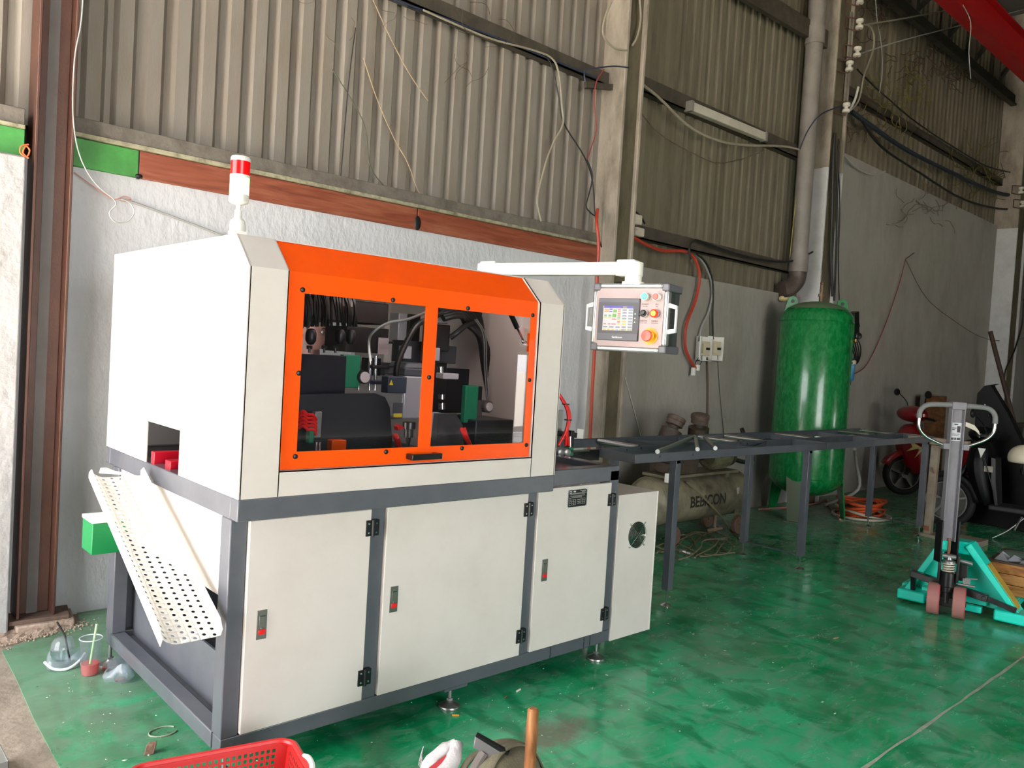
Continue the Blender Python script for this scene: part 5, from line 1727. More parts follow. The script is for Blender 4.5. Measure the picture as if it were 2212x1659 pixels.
# ---------------------------------------------------------------- parked scooters, stand, leaning things at the far end
def scooter(o, ang, paint, trim, label, extra=None, ahead=0.0, big=1.0):
    fwd = Vector((math.cos(ang), math.sin(ang), 0))
    lft = Vector((-math.sin(ang), math.cos(ang), 0))
    tf = Matrix(((-fwd.x, lft.x, 0, o[0]), (-fwd.y, lft.y, 0, o[1]), (0, 0, 1, 0), (0, 0, 0, 1)))   # local x back, y left, z up; front axle above the origin
    T = thing('motor_scooter', o, label, 'scooter')

    def sp(name, fn, m, parent=T, **k):
        g = G(tf)
        fn(g)
        return g.build(name, m, parent, **k)
    R = 0.285
    TY = mat('scooter_tyre', (20, 20, 21), 0.7)
    RM = mat('grey_alloy_rim', (118, 116, 112), 0.4, metal=0.6)
    for u in (0.0, 1.26):
        w_ = sp('wheel', lambda g: g.tube([(u + (R - 0.045) * math.cos(2 * math.pi * k / 28), 0, R + (R - 0.045) * math.sin(2 * math.pi * k / 28)) for k in range(28)], 0.045, 12, closed=True, smooth=False), TY)
        sp('wheel_rim', lambda g: (g.lathe([(0.195, -0.03), (0.205, -0.03), (0.205, 0.03), (0.195, 0.03), (0.195, -0.03)], (u, 0, R), (0, 1, 0), 32), g.cyl((u, -0.05, R), (u, 0.05, R), 0.05, n=16)), RM, w_)
        for k in range(5):
            a = 2 * math.pi * k / 5 + 0.3
            sp('spoke', lambda g: g.beam((u + 0.04 * math.cos(a), 0, R + 0.04 * math.sin(a)), (u + 0.198 * math.cos(a), 0, R + 0.198 * math.sin(a)), 0.024, 0.05, (0, 1, 0)), RM, w_)
    sp('front_fork', lambda g: [g.tube([(0.0, y, R), (0.06, y, 0.45), (0.26 - ahead * 0.7, y * 0.6, 0.86)], 0.022, 10) for y in (-0.075, 0.075)], BLACKM)

    def fender(g):
        n = 14
        vs, fs = [], []
        for i in range(n + 1):
            a = math.radians(25 + 150 * i / n)
            r = R + 0.035
            for y, rr in ((-0.085, r - 0.05), (-0.06, r), (0.06, r), (0.085, r - 0.05)):
                vs.append((-rr * math.cos(a) * 1.02, y, R + rr * math.sin(a)))
        for i in range(n):
            for j in range(3):
                fs.append((i * 4 + j, i * 4 + j + 1, (i + 1) * 4 + j + 1, (i + 1) * 4 + j))
        g.add(vs, fs)
    sp('front_fender', fender, paint, solid=0.004)

    def loft(secs):
        """secs: list of rings of equal length"""
        def f(g):
            n = len(secs[0])
            vs = [p for s in secs for p in s]
            fs = [tuple(range(n)), tuple(range((len(secs) - 1) * n, len(secs) * n))]
            for i in range(len(secs) - 1):
                for k in range(n):
                    k2 = (k + 1) % n
                    fs.append((i * n + k, i * n + k2, (i + 1) * n + k2, (i + 1) * n + k))
            g.add(vs, fs)
        return f

    def ring(x, z, hw, th, dx=0.0):
        if x < 0.6:
            x, hw, th = x - ahead, hw * big, th * big
        return [(x - th, -hw * 0.45, z), (x - th * 0.2, -hw, z + 0.01), (x + th, -hw * 0.9, z + dx), (x + th, hw * 0.9, z + dx), (x - th * 0.2, hw, z + 0.01), (x - th, hw * 0.45, z)]
    sp('leg_shield', loft([ring(0.40, 0.27, 0.15, 0.07), ring(0.34, 0.45, 0.19, 0.10), ring(0.28, 0.66, 0.23, 0.13), ring(0.28, 0.85, 0.20, 0.12), ring(0.31, 0.98, 0.11, 0.07)]), paint, sub=1)
    sp('inner_panel', loft([ring(0.48, 0.31, 0.13, 0.02), ring(0.44, 0.55, 0.17, 0.03), ring(0.42, 0.80, 0.16, 0.03)]), trim)
    sp('handlebar_cowl', lambda g: g.ball((0.30 - ahead, 0, 1.03 + ahead * 0.3), 0.14 * big, 0.20 * big, 0.085 * big, 18), paint)
    sp('headlight', lambda g: g.ball((0.205 - ahead, 0, 1.03 + ahead * 0.3), 0.05, 0.10, 0.05, 16), clear('headlight_glass', (200, 205, 210), 0.05, 1.0, 0.3))
    hb = sp('handlebar', lambda g: g.tube([(0.42 - ahead, -0.34, 1.05), (0.36 - ahead, -0.2, 1.06), (0.33 - ahead, 0, 1.06), (0.36 - ahead, 0.2, 1.06), (0.42 - ahead, 0.34, 1.05)], 0.012, 8), BLACKM)
    for s in (-1, 1):
        sp('grip', lambda g: g.tube([(0.385 - ahead, s * 0.23, 1.058), (0.43 - ahead, s * 0.36, 1.048)], 0.018, 10), BLACK, hb)
        sp('brake_lever', lambda g: g.tube([(0.33 - ahead, s * 0.17, 1.05), (0.29 - ahead, s * 0.24, 1.035), (0.33 - ahead, s * 0.36, 1.02)], 0.005, 6), CHROME, hb)
        sp('mirror_stem', lambda g: g.tube([(0.36 - ahead, s * 0.19, 1.06), (0.33 - ahead, s * 0.24, 1.15 + ahead * 0.4), (0.28 - ahead, s * 0.36, 1.24 + ahead * 0.5)], 0.006, 8), BLACKM, hb)
        sp('mirror', lambda g: g.ball((0.27 - ahead, s * 0.42, 1.26 + ahead * 0.5), 0.02, 0.085, 0.05, 16), BLACK, hb)
    sp('floorboard', lambda g: g.box(0.42, 0.90, -0.17, 0.17, 0.27, 0.325), trim, bev=0.015)
    sp('rear_body', loft([ring(0.86, 0.30, 0.15, 0.06), ring(0.95, 0.50, 0.17, 0.16), ring(1.12, 0.64, 0.16, 0.34, 0.02), ring(1.22, 0.74, 0.13, 0.44, 0.06)]), paint, sub=1)
    sp('seat', lambda g: g.ball((1.20, 0, 0.76), 0.42, 0.145, 0.075, 20), mat('black_vinyl_seat', (24, 24, 25), 0.45))
    sp('engine_block', lambda g: (g.box(0.88, 1.25, -0.02, 0.15, 0.20, 0.38), g.cyl((0.92, 0.02, 0.26), (0.92, 0.2, 0.26), 0.075, n=16), g.cyl((1.24, 0.02, 0.28), (1.24, 0.16, 0.28), 0.10, n=18)), mat('oily_engine_alloy', (84, 80, 74), 0.5, metal=0.6, dirt=(40, 36, 32), dscale=12, damt=0.8), bev=0.012)
    sp('exhaust', lambda g: g.tube([(0.95, -0.12, 0.20), (1.15, -0.16, 0.22), (1.55, -0.18, 0.36)], [0.02, 0.045, 0.05, 0.05, 0.04], 12), BLACKM)
    sp('kickstand', lambda g: (g.tube([(0.74, 0.13, 0.24), (0.62, 0.20, 0.10), (0.50, 0.27, 0.008)], 0.006, 8), g.beam((0.72, 0.15, 0.25), (0.67, 0.19, 0.11), 0.022, 0.010)), ZINC)
    if extra:
        extra(sp, T, tf)
    return T


REDS = mat('dark_red_scooter_paint', (158, 18, 32), 0.28, coat=0.4)
BLKS = mat('black_scooter_paint', (6, 7, 11), 0.5, spec=0.3)
GRT = mat('charcoal_scooter_trim', (40, 40, 42), 0.55)


def red_extra(sp, T, tf):
    sp('yellow_decal', lambda g: (g.prism([(-0.12, 0.27, 0.62), (0.06, 0.315, 0.68), (-0.10, 0.29, 0.76), (-0.06, 0.30, 0.68)], (0, 0.006, 0)), g.prism([(-0.02, 0.30, 0.54), (0.18, 0.285, 0.76), (0.12, 0.30, 0.78), (0.02, 0.315, 0.64)], (0, 0.006, 0))), mat('pale_yellow_decal', (206, 190, 120), 0.4), smooth=False)


scooter((10.08, 1.72, 0), math.radians(137.5), REDS, GRT, 'dark red scooter with yellow decals parked against the far grey wall', red_extra, 0.24, 1.3)


def blk_extra(sp, T, tf):
    sp('plate_sticker', lambda g: g.box(0.36, 0.44, 0.17, 0.176, 0.66, 0.72), mat('silver_sticker', (150, 146, 128), 0.5))
    sp('white_chevron', lambda g: g.prism([(0.30, 0.225, 0.90), (0.37, 0.215, 0.90), (0.335, 0.235, 0.80)], (0, 0.004, 0)), WHITEP, smooth=False)
    sp('side_edge_trim', lambda g: g.tube([(0.36, 0.20, 0.80), (0.42, 0.185, 0.60), (0.50, 0.165, 0.33)], 0.005, 6), GRT)
    for k, (x, z) in enumerate(((0.9, 0.30), (1.0, 0.26), (1.1, 0.22), (0.84, 0.24))):
        sp('engine_bolt', lambda g: g.cyl((x, 0.15, z), (x, 0.162, z), 0.012, n=8), CHROME)


scooter((8.16, 0.52, 0), math.radians(96), BLKS, GRT, 'black scooter with grey leg shield panel parked behind the pallet truck', blk_extra)
# helmet on the scooter seat
hp = Vector((8.24, -0.42, 0.815))
hp = atd(2212, 990, 8.05)
HE = thing('helmet', hp, 'cream open-face helmet hanging above the black scooter seat', 'helmet')
part('helmet_shell', lambda g: (g.ball(hp, 0.125, 0.145, 0.135, 24, h0=-0.35),), mat('cream_helmet', (226, 216, 192), 0.3), HE, solid=0.01)
part('helmet_lining', lambda g: g.ball(hp - Vector((0, 0, 0.01)), 0.105, 0.125, 0.115, 20, h0=-0.3), BLACK, HE)
part('helmet_strap', lambda g: (g.tube([hp + Vector((-0.10, -0.02, -0.04)), hp + Vector((-0.085, 0, -0.12)), hp + Vector((0, 0, -0.17)), hp + Vector((0.08, 0.02, -0.05))], 0.006, 6), g.cyl(hp + Vector((0, 0, -0.17)), Vector((hp.x, hp.y, 0.80)), 0.008, n=8)), BLACK, HE)
# beige painted steel stand beside the table's far end
STD = mat('beige_machine_paint', (150, 140, 124), 0.6, dirt=(110, 84, 66), dscale=6, damt=0.8)
SB = thing('steel_stand', (7.70, 0.42, 0), 'worn beige steel post with flat foot and top arm beyond the feed table', 'stand')
s0 = at(2004, 1152, 2, 0.03)
s1 = at(2022, 962, 0, s0.x)
part('stand_post', lambda g: g.beam((s0.x, s0.y, 0.03), (s1.x, s1.y, s1.z), 0.07, 0.07, (1, 0, 0)), STD, SB, bev=0.004)
e0, e1 = at(2080, 940, 0, s0.x), at(2000, 934, 0, s0.x)
part('stand_arm', lambda g: g.beam((s0.x, s1.y + 0.26, s1.z + 0.04), (s0.x, s1.y - 0.30, s1.z + 0.04), 0.08, 0.07), STD, SB, bev=0.004)
part('stand_foot', lambda g: (g.prism([(s0.x - 0.05, s0.y + 0.06, 0), (s0.x + 0.12, s0.y + 0.05, 0), (s0.x + 0.16, s0.y - 0.30, 0), (s0.x - 0.06, s0.y - 0.28, 0), (s0.x - 0.10, s0.y - 0.12, 0)], (0, 0, 0.035)), g.box(s0.x - 0.10, s0.x + 0.16, s0.y - 0.50, s0.y - 0.26, 0, 0.055)), STD, SB, bev=0.004)
part('rust_patch', lambda g: (g.box(s0.x - 0.037, s0.x - 0.0345, s0.y - 0.02, s0.y + 0.03, 0.06, 0.11), g.beam((s0.x - 0.036, (s0.y * 0.3 + s1.y * 0.7) - 0.02, s1.z * 0.70), (s0.x - 0.036, (s0.y * 0.28 + s1.y * 0.72), s1.z * 0.76), 0.04, 0.003)), mat('rust_red', (140, 84, 64), 0.8), SB)
# tall black wrapped panel leaning behind the scooter
bp0, bp1 = at(2110, 940, 0, 8.85), at(2168, 830, 0, 8.85)
WRP = mat('black_stretch_wrap', (6, 6, 7), 0.45, spec=0.15, bump=0.15, bscale=9, dirt=(16, 17, 18), dscale=14, damt=0.6)


def wrapped(g):
    y0, y1, zt = bp1.y - 0.1, bp0.y, bp1.z
    poly = [(8.75, y1, 0.0), (8.75, y1, zt - 0.12), (8.80, y1 - 0.05, zt - 0.03), (8.82, y1 - 0.16, zt), (8.82, y0 + 0.22, zt - 0.02), (8.80, y0 + 0.02, zt - 0.32), (8.76, y0 - 0.35, 0.55), (8.75, y0 - 0.40, 0.0)]
    g.prism(poly, (0.14, 0, 0))


BW = thing('wrapped_seat_back', (8.82, (bp0.y + bp1.y) / 2, 0), 'tall black film-wrapped panel with rounded top standing behind the black scooter', 'panel')
part('wrapped_body', wrapped, WRP, BW, bev=0.03)
part('buckle', lambda g: [g.box(8.735, 8.748, bp0.y - 0.10 - 0.05 * (k % 4), bp0.y - 0.085 - 0.05 * (k % 4), bp1.z - 0.25 - 0.11 * k, bp1.z - 0.235 - 0.11 * k) for k in range(6)], CHROME, BW)
# brown board behind the red scooter
b0, b1 = at(2016, 856, 1, 1.9), at(2060, 905, 1, 1.9)
o = G()
o.box(b0.x, b1.x, 2.02, 2.06, 0.0, b0.z)
bd = o.build('wooden_board', wood('dark_brown_board', (84, 50, 24), (112, 72, 38), (134, 92, 54), (3, 3, 14), 0.6), label='brown wooden board standing against the wall behind the red scooter', cat='board', bev=0.003)
o = G()
o.box(b0.x - 0.05, b0.x, 2.0, 2.06, 0.0, b0.z + 0.01)
o.build('board_edging', STEEL, bd)
# dark pole leaning on the white column at the far right
q0 = at(2139, 716, 1, 1.80)
foot_ = at(2226, 1052, 2, 0.0)
o = G()
o.cyl(q0, foot_ + Vector((0, 0, 0.02)), 0.035, n=14)
o.build('leaning_pole', mat('dark_brown_pole', (66, 46, 36), 0.6), label='long dark brown pole leaning in front of the far white column', cat='pole')
# dim bench at the far right edge
WBN = thing('work_bench', (13.6, 0.7, 0), 'dim dark workbench with small clutter at the far right edge', 'workbench')
part('bench_top', lambda g: g.box(13.75, 14.5, -0.6, 1.5, 0.90, 0.96), mat('dark_bench_wood', (56, 48, 40), 0.7), WBN, bev=0.004)
for x, y in ((13.85, -0.5), (14.4, -0.5), (13.85, 1.4), (14.4, 1.4)):
    part('bench_leg', lambda g: g.box(x - 0.04, x + 0.04, y - 0.04, y + 0.04, 0, 0.90), DKST, WBN)
for k, (y, c, lb) in enumerate(((1.25, (150, 146, 136), 'pale grey tin on the dim far workbench'), (0.95, (90, 92, 88), 'dark grey tin on the dim far workbench'))):
    o = G()
    o.lathe([(0.06, 0), (0.06, 0.16), (0.05, 0.17), (0.05, 0.20)], (13.95, y, 0.96), n=16)
    o.build('tin', mat('tin_%d' % k, c, 0.5), label=lb, cat='tin')
# ---------------------------------------------------------------- cables and fittings on the wall
def W(u, v, y=2.10):
    return at(u, v, 1, y)


def cable(name, px, r, m, label, cat='cable', y=2.10, group=None, n=8, sub=5):
    g = G()
    g.tube([W(p[0], p[1], p[2] if len(p) > 2 else y) for p in px], r, n, sub=sub)
    return g.build(name, m, label=label, cat=cat, group=group)


BLKC = mat('black_cable_sheath', (28, 27, 26), 0.55)
GRYC = mat('dusty_cream_cable', (142, 135, 118), 0.6, dirt=(120, 110, 90), dscale=12, damt=0.6)
BLUC = mat('blue_cable_sheath', (38, 48, 70), 0.55)
BRNC = mat('brown_cable', (92, 74, 62), 0.6)
REDC = mat('dull_red_wire', (132, 44, 44), 0.55)
ORGC = mat('orange_red_hose', (176, 58, 36), 0.45, dirt=(124, 50, 38), dscale=8, damt=0.6)
PALE = mat('pale_clear_tube', (214, 214, 206), 0.3)
GREYH = mat('grey_flat_cable', (150, 150, 148), 0.5)
cable('clear_hose', [(180, -20), (175, 50), (161, 130), (158, 250), (172, 335), (205, 395), (250, 436), (236, 460), (250, 480), (276, 478), (290, 458), (280, 438), (262, 430)], 0.0034, mat('clear_tube_grey', (158, 158, 154), 0.3), 'thin clear hose hanging down beside the brown column into a round loop', 'hose', 2.02)
cable('flat_cable', [(258, 430), (300, 441), (400, 478), (500, 516)], 0.006, GREYH, 'grey cable stapled slantwise on white plaster behind the signal tower', y=2.165)
cable('bell_wire', [(160, 372), (205, 405), (245, 430), (268, 424), (283, 430), (262, 434)], 0.0025, mat('salmon_wire', (190, 120, 108), 0.5), 'thin salmon wire knotted above the clear hose loop', 'wire', 2.15)
cable('wire_bundle', [(62, 312), (46, 316), (44, 330), (58, 338), (64, 325), (56, 316), (50, 330), (62, 342)], 0.004, mat('orange_wire', (196, 90, 50), 0.5), 'small coil of orange wire left of the brown column on green board', 'wire', 1.99)
cable('blue_cable', [(830, -8), (930, 28), (1085, 86), (1200, 132), (1290, 168)], 0.008, BLUC, 'blue cable lying along the upper rail of the white sheet wall', y=2.13)
cable('black_cable', [(880, 14), (1000, 62), (1100, 96), (1180, 122), (1205, 200), (1216, 262), (1262, 338), (1280, 392), (1286, 470), (1298, 530), (1320, 562)], 0.006, BLKC, 'thin black cable dropping from the upper rail to the concrete column', y=2.12)
cable('cream_cable', [(915, 22), (1050, 80), (1150, 108), (1192, 126), (1207, 160), (1214, 230), (1216, 268), (1198, 304), (1182, 342), (1165, 405), (1160, 436), (1169, 478)], 0.008, GRYC, 'thick cream cable drooping in front of the white corrugated sheets', y=2.11)
cable('cream_cable', [(1327, -10), (1306, 40), (1304, 78), (1328, 104), (1356, 109)], 0.009, GRYC, 'cream cable looped left around the top of the concrete column', y=1.95)
cable('cream_cable', [(1381, -10), (1384, 40), (1377, 78), (1366, 98)], 0.009, GRYC, 'cream cable hanging right of the concrete column top', y=1.95)
cable('blue_cable', [(1264, 176), (1264, 152), (1290, 147), (1325, 143), (1358, 146)], 0.006, BLUC, 'short blue cable crossing the front of the concrete column', y=1.95)
cable('red_wire', [(1305, 150), (1288, 178), (1284, 225), (1288, 280), (1276, 322), (1268, 345)], 0.005, REDC, 'dark red wire hanging left of the concrete column', 'wire', 2.09)
cable('black_cable', [(1268, 345), (1280, 380), (1272, 420), (1266, 445), (1276, 460), (1292, 470)], 0.006, BLKC, 'short looping black cable by the left edge of the concrete column', y=2.09)
cable('orange_hose', [(1291, 452, 2.06), (1289, 480, 2.0), (1293, 530, 1.97), (1290, 600, 1.97), (1284, 760, 1.97), (1279, 850, 1.97), (1274, 950, 1.97), (1268, 1010, 1.97)], 0.014, ORGC, 'orange-red hose running down the front of the concrete column', 'hose', 1.97)
cable('red_hose', [(1338, 490), (1380, 520), (1430, 541), (1480, 543), (1502, 562), (1511, 600), (1502, 650), (1483, 700), (1480, 745), (1489, 774), (1503, 796)], 0.016, ORGC, 'orange-red hose drooping down the grey wall to the socket boxes', 'hose', 2.12)
o = bpy.data.objects[-1] if False else None
cable('black_cable', [(1492, 560), (1489, 536), (1499, 520), (1516, 522), (1600, 551), (1690, 566), (1740, 552), (1790, 522), (1803, 505)], 0.011, BLKC, 'black cable strung from the low rail across the downpipe to the white column', y=2.07)
cable('black_cable', [(1505, 548), (1528, 572), (1540, 615), (1539, 680), (1540, 733)], 0.011, BLKC, 'straight black cable dropping to the right socket box', y=2.13)
cable('grey_cable', [(1505, 548), (1526, 580), (1539, 622), (1532, 670), (1516, 705), (1509, 737)], 0.009, GREYH, 'grey cable curving down to the left socket box', y=2.14)
cable('cream_cable', [(1362, 164), (1420, 208), (1482, 268), (1540, 300), (1600, 313), (1690, 316), (1730, 324)], 0.013, GRYC, 'cream cable sagging below the upper rail between the two columns', y=2.09)
cable('dry_creeper', [(1364, 212), (1420, 285), (1505, 335), (1560, 352), (1640, 330), (1650, 315)], 0.005, BRNC, 'thin dry brown stem drooping under the cream cable between columns', 'vine', 2.12)
cable('blue_cable', [(1728, 322), (1745, 282), (1775, 246), (1822, 228)], 0.007, BLUC, 'blue cable arching across the front of the downpipe', y=1.93)
cable('brown_cable', [(1527, 772), (1529, 830), (1528, 900), (1526, 950)], 0.010, BRNC, 'brown twin cable running straight down below the socket boxes', y=2.165)
cable('black_wire', [(1549, 750), (1555, 850), (1565, 950)], 0.003, BLKC, 'hair-thin black wire down the wall right of the socket boxes', 'wire', 2.165)
cable('white_thread', [(1338, 775), (1360, 850), (1386, 948)], 0.003, PALE, 'thin white thread slanting down the grey wall beside the concrete column', 'wire', 2.165)
for k, (px, d) in enumerate((([(1838, 240), (1890, 278), (1960, 325), (2060, 375), (2150, 415), (2212, 425)], 'thick dark cable bundle from the lowest insulator along the grimy sheets'),
                             ([(1860, 258), (1905, 318), (1985, 372), (2080, 430), (2170, 452), (2212, 440)], 'lowest black cable sagging above the high grey wall'),
                             ([(1852, 150), (1900, 197), (1990, 272), (2090, 336), (2140, 362), (2212, 378)], 'uppermost thin black cable sagging across the grimy sheets'))):
    cable('black_cable', px, (0.03, 0.016, 0.010)[k], BLKC if k else mat('dark_blue_black_bundle', (34, 42, 50), 0.6), d, y=2.05)
cable('white_wire', [(1862, 54), (1940, 42), (2060, 19), (2140, -4)], 0.010, GRYC, 'upper pale wire strung from the top insulator towards the red beam', 'wire', 1.9)
cable('white_wire', [(1852, 118), (1950, 87), (2070, 56), (2230, 16)], 0.008, GREYH, 'lower thin grey wire strung from the second insulator past the red beam', 'wire', 1.9)
cable('white_cable', [(1866, 53), (1880, 58), (1888, 78), (1885, 112), (1866, 165), (1856, 214), (1838, 238)], 0.011, GRYC, 'white cable looping down past the porcelain insulators', y=1.9)
cable('white_cable', [(1854, 188), (1848, 212), (1836, 238)], 0.014, PALE, 'short white cable stub above the lowest insulator', y=1.9)
cable('thin_wire', [(1891, -5), (1895, 45), (1903, 90), (1906, 150), (1900, 200)], 0.005, GREYH, 'thin wire hanging right of the porcelain insulators', 'wire', 1.95)
cable('thin_wire', [(2080, 10), (2097, 50), (2093, 110), (2097, 170)], 0.005, GREYH, 'thin wire hanging in front of the red beam', 'wire', 1.1)
for k, (px, d) in enumerate((([(1804, 288), (1800, 340), (1798, 450), (1795, 545), (1799, 640)], 'thick black cable down the left edge of the white column recess'),
                             ([(1812, 300), (1808, 420), (1806, 560), (1802, 650)], 'middle black cable in the white column recess'),
                             ([(1809, 330), (1814, 440), (1811, 560), (1813, 660)], 'right-hand thin black cable in the white column recess'))):
    cable('black_cable', px, (0.018, 0.012, 0.008)[k], BLKC, d, y=1.935)
cable('red_wire', [(1956, 560), (1940, 622), (1905, 720), (1872, 788), (1843, 809)], 0.006, REDC, 'thin red wire hanging from the nail down to the blue filter', 'wire', 2.15)
cable('brown_wire', [(1956, 560), (2000, 642), (2060, 692), (2120, 728), (2170, 736), (2230, 726)], 0.005, BRNC, 'thin brown wire sagging from the nail towards the far column', 'wire', 2.0)
cable('nail', [(1956, 560, 2.17), (1975, 546, 2.02)], 0.006, DKST, 'bent nail sticking out of the far grey wall', 'nail')
cable('black_cable', [(2212, 645), (2208, 700), (2192, 755), (2172, 800), (2170, 830)], 0.014, BLKC, 'black cable hanging beside the far white column', y=1.84)
cable('yellow_creeper', [(1728, 330), (1722, 400), (1712, 500), (1706, 556)], 0.006, mat('yellow_dry_stem', (138, 122, 60), 0.7), 'yellowish dry stem beside the grey downpipe', 'vine', 2.10)
cable('grey_cable', [(1816, 328), (1850, 362), (1885, 377), (1912, 370)], 0.010, GREYH, 'grey cable sagging in front of the top edge of the high grey wall', y=2.12)
for k, (px, d) in enumerate((([(806, 0), (845, 85), (885, 160), (925, 218)], 'longest pale twig leaning across the middle white sheets'), ([(785, 125), (815, 215), (852, 300), (880, 350), (905, 415), (925, 425)], 'crooked pale twig right of centre on the white sheets'),
                             ([(718, 150), (765, 225), (790, 280), (800, 360), (835, 408)], 'dark green creeper stem on the white sheets'), ([(768, 60), (752, 190), (736, 385)], 'thin black wire hanging straight on the white sheets'))):
    cable('dry_twig', px, 0.004, (mat('pale_twig', (150, 130, 106), 0.8), MATS['pale_twig'], mat('green_stem', (74, 76, 58), 0.8), BLKC)[k], d, 'twig', y=2.19)
# dry creeper tangles
for k, (cx, cy, n, sp, c, d) in enumerate(((1985, 130, 34, 26, (74, 52, 34), 'brown dry creeper tangle below the roof truss'), (2060, 165, 26, 22, (70, 48, 32), 'smaller brown creeper tangle right under the roof truss'), (1935, 215, 44, 42, (112, 104, 44), 'yellow-green creeper tangle on the grimy sheets'),
                                          (1860, 255, 26, 36, (86, 66, 46), 'brown creeper sprigs around the lowest insulator'), (2120, 380, 46, 45, (92, 88, 40), 'mossy creeper over the far end of the grimy sheets'), (2000, 450, 26, 34, (110, 98, 88), 'dry creeper marks on the high grey wall'),
                                          (1880, 30, 24, 30, (72, 50, 36), 'dry brown creeper beside the top insulator'), (760, 40, 7, 50, (96, 82, 66), 'dry twiggy creeper at the top of the white sheets'), (1040, 100, 9, 60, (80, 68, 54), 'dark creeper bits along the upper rail'))):
    g = G()
    for i in range(n):
        u, v = random.gauss(cx, sp), random.gauss(cy, sp * 0.7)
        a = random.uniform(0, 6.28)
        pts = []
        yy = random.uniform(2.08, 2.14)
        for j in range(5):
            pts.append(W(u, v, yy))
            a += random.uniform(-0.9, 0.9)
            u += math.cos(a) * sp * 0.28
            v += math.sin(a) * sp * 0.28
        g.tube(pts, 0.005 if cx > 1500 else 0.0018, 4, sub=2)
    g.build('dry_creeper', mat('creeper_%d' % k, c, 0.9), label=d, cat='vine', kind='stuff')
# porcelain spool insulators
PORC = mat('cream_porcelain', (226, 220, 206), 0.25)
for k, (u, v, d) in enumerate(((1857, 52, 'topmost porcelain spool insulator beside the white column with pale wire'), (1852, 112, 'second porcelain spool insulator in a wire stirrup'), (1835, 143, 'third porcelain spool insulator on a red-brown bracket'), (1828, 233, 'lowest porcelain spool insulator above the dark cable bundle'),
                              (1858, -2, 'porcelain insulator cut off by the top edge of the picture'), (2206, 411, 'upper porcelain insulator at the right edge of the picture'), (2209, 441, 'lower porcelain insulator at the right edge of the picture'))):
    y = 1.88 if k < 5 else 1.80
    p = W(u, v, y)
    T = thing('spool_insulator', p, d, 'insulator', 'porcelain insulators')
    sz = 1.0 if k < 5 else 1.15
    part('porcelain_spool', lambda g: g.lathe([(0.02, -0.058), (0.042, -0.054), (0.046, -0.04), (0.042, -0.022), (0.022, -0.012), (0.020, 0.0), (0.022, 0.012), (0.042, 0.022), (0.046, 0.04), (0.042, 0.054), (0.02, 0.058)], p, (0.05, 0, 1), 20), PORC, T)
    part('stirrup', lambda g: (g.tube([p + Vector((0, 0, 0.072)), p + Vector((-0.02, 0.04, 0.072)), p + Vector((-0.14, 0.10, 0.065))], 0.007, 6), g.tube([p + Vector((0, 0, -0.072)), p + Vector((-0.02, 0.04, -0.072)), p + Vector((-0.14, 0.10, -0.065))], 0.007, 6), g.cyl(p + Vector((0, 0, -0.075)), p + Vector((0, 0, 0.075)), 0.007, n=8), g.cyl(p + Vector((-0.14, 0.10, -0.07)), p + Vector((-0.14, 0.10, 0.07)), 0.008, n=6)), mat('rusty_stirrup', (88, 54, 42), 0.8), T)
g = G()
g.box(W(1822, 200, 1.97).x + 0.02, W(1822, 200, 1.97).x + 0.07, 1.955, 1.975, W(1822, 250, 1.97).z, W(1830, 20, 1.97).z)
g.build('insulator_strap', mat('weathered_strap', (128, 122, 112), 0.7, dirt=(80, 60, 46), dscale=8, damt=0.7), label='vertical weathered steel strap on the white column carrying the insulators', cat='strap')
# socket boxes on the wall
for k, (u, d, sw) in enumerate(((1515, 'left white socket box with closed flap on the grey wall', 0), (1539, 'right white socket box with open front on the grey wall', 1))):
    p = W(u, 753, 2.18)
    T = thing('socket_box', p, d, 'socket', 'socket boxes')
    part('box_back', lambda g: g.box(p.x - 0.105, p.x + 0.105, 2.168, 2.18, p.z - 0.125, p.z + 0.125), WHITEP, T, bev=0.004)
    part('box_wall', lambda g: (g.box(p.x - 0.105, p.x - 0.098, 2.115, 2.168, p.z - 0.125, p.z + 0.125), g.box(p.x + 0.098, p.x + 0.105, 2.115, 2.168, p.z - 0.125, p.z + 0.125), g.box(p.x - 0.105, p.x + 0.105, 2.115, 2.168, p.z - 0.125, p.z - 0.118)), WHITEP, T)
    br = part('breaker', lambda g: (g.box(p.x - 0.075, p.x + 0.07, 2.125, 2.168, p.z - 0.07, p.z + 0.075), g.box(p.x - 0.075, p.x - 0.03, 2.10, 2.125, p.z - 0.05, p.z + 0.05)), mat('yellowed_breaker', (206, 196, 168), 0.5), T, bev=0.004)
    part('breaker_switch', lambda g: g.box(p.x - 0.01, p.x + 0.06, 2.115, 2.125, p.z - 0.012, p.z + 0.012), BLACK, br, bev=0.002)
    if k == 0:
        part('box_flap', lambda g: g.prism([(p.x - 0.105, 2.115, p.z - 0.125), (p.x - 0.105, 2.115, p.z + 0.125), (p.x - 0.21, 2.06, p.z + 0.12), (p.x - 0.21, 2.06, p.z - 0.115)], (0.004, -0.006, 0)), WHITEP, T, smooth=False)
q = W(1501, 794, 2.12)
g = G()
g.box(q.x - 0.05, q.x - 0.01, 2.10, 2.13, q.z - 0.08, q.z + 0.0)
g.box(q.x + 0.01, q.x + 0.06, 2.10, 2.13, q.z - 0.03, q.z + 0.03)
g.build('wire_connector', WHITEP, label='white wire connectors at the end of the orange-red hose', cat='connector', bev=0.004)
cable('black_wire', [(1513, 768), (1503, 782), (1501, 795)], 0.004, BLKC, 'short black wires looped under the left socket box', 'wire', 2.12)
cable('black_wire', [(1516, 768), (1515, 783), (1506, 793)], 0.004, BLKC, 'short black wire drooping to the white connectors', 'wire', 2.12)
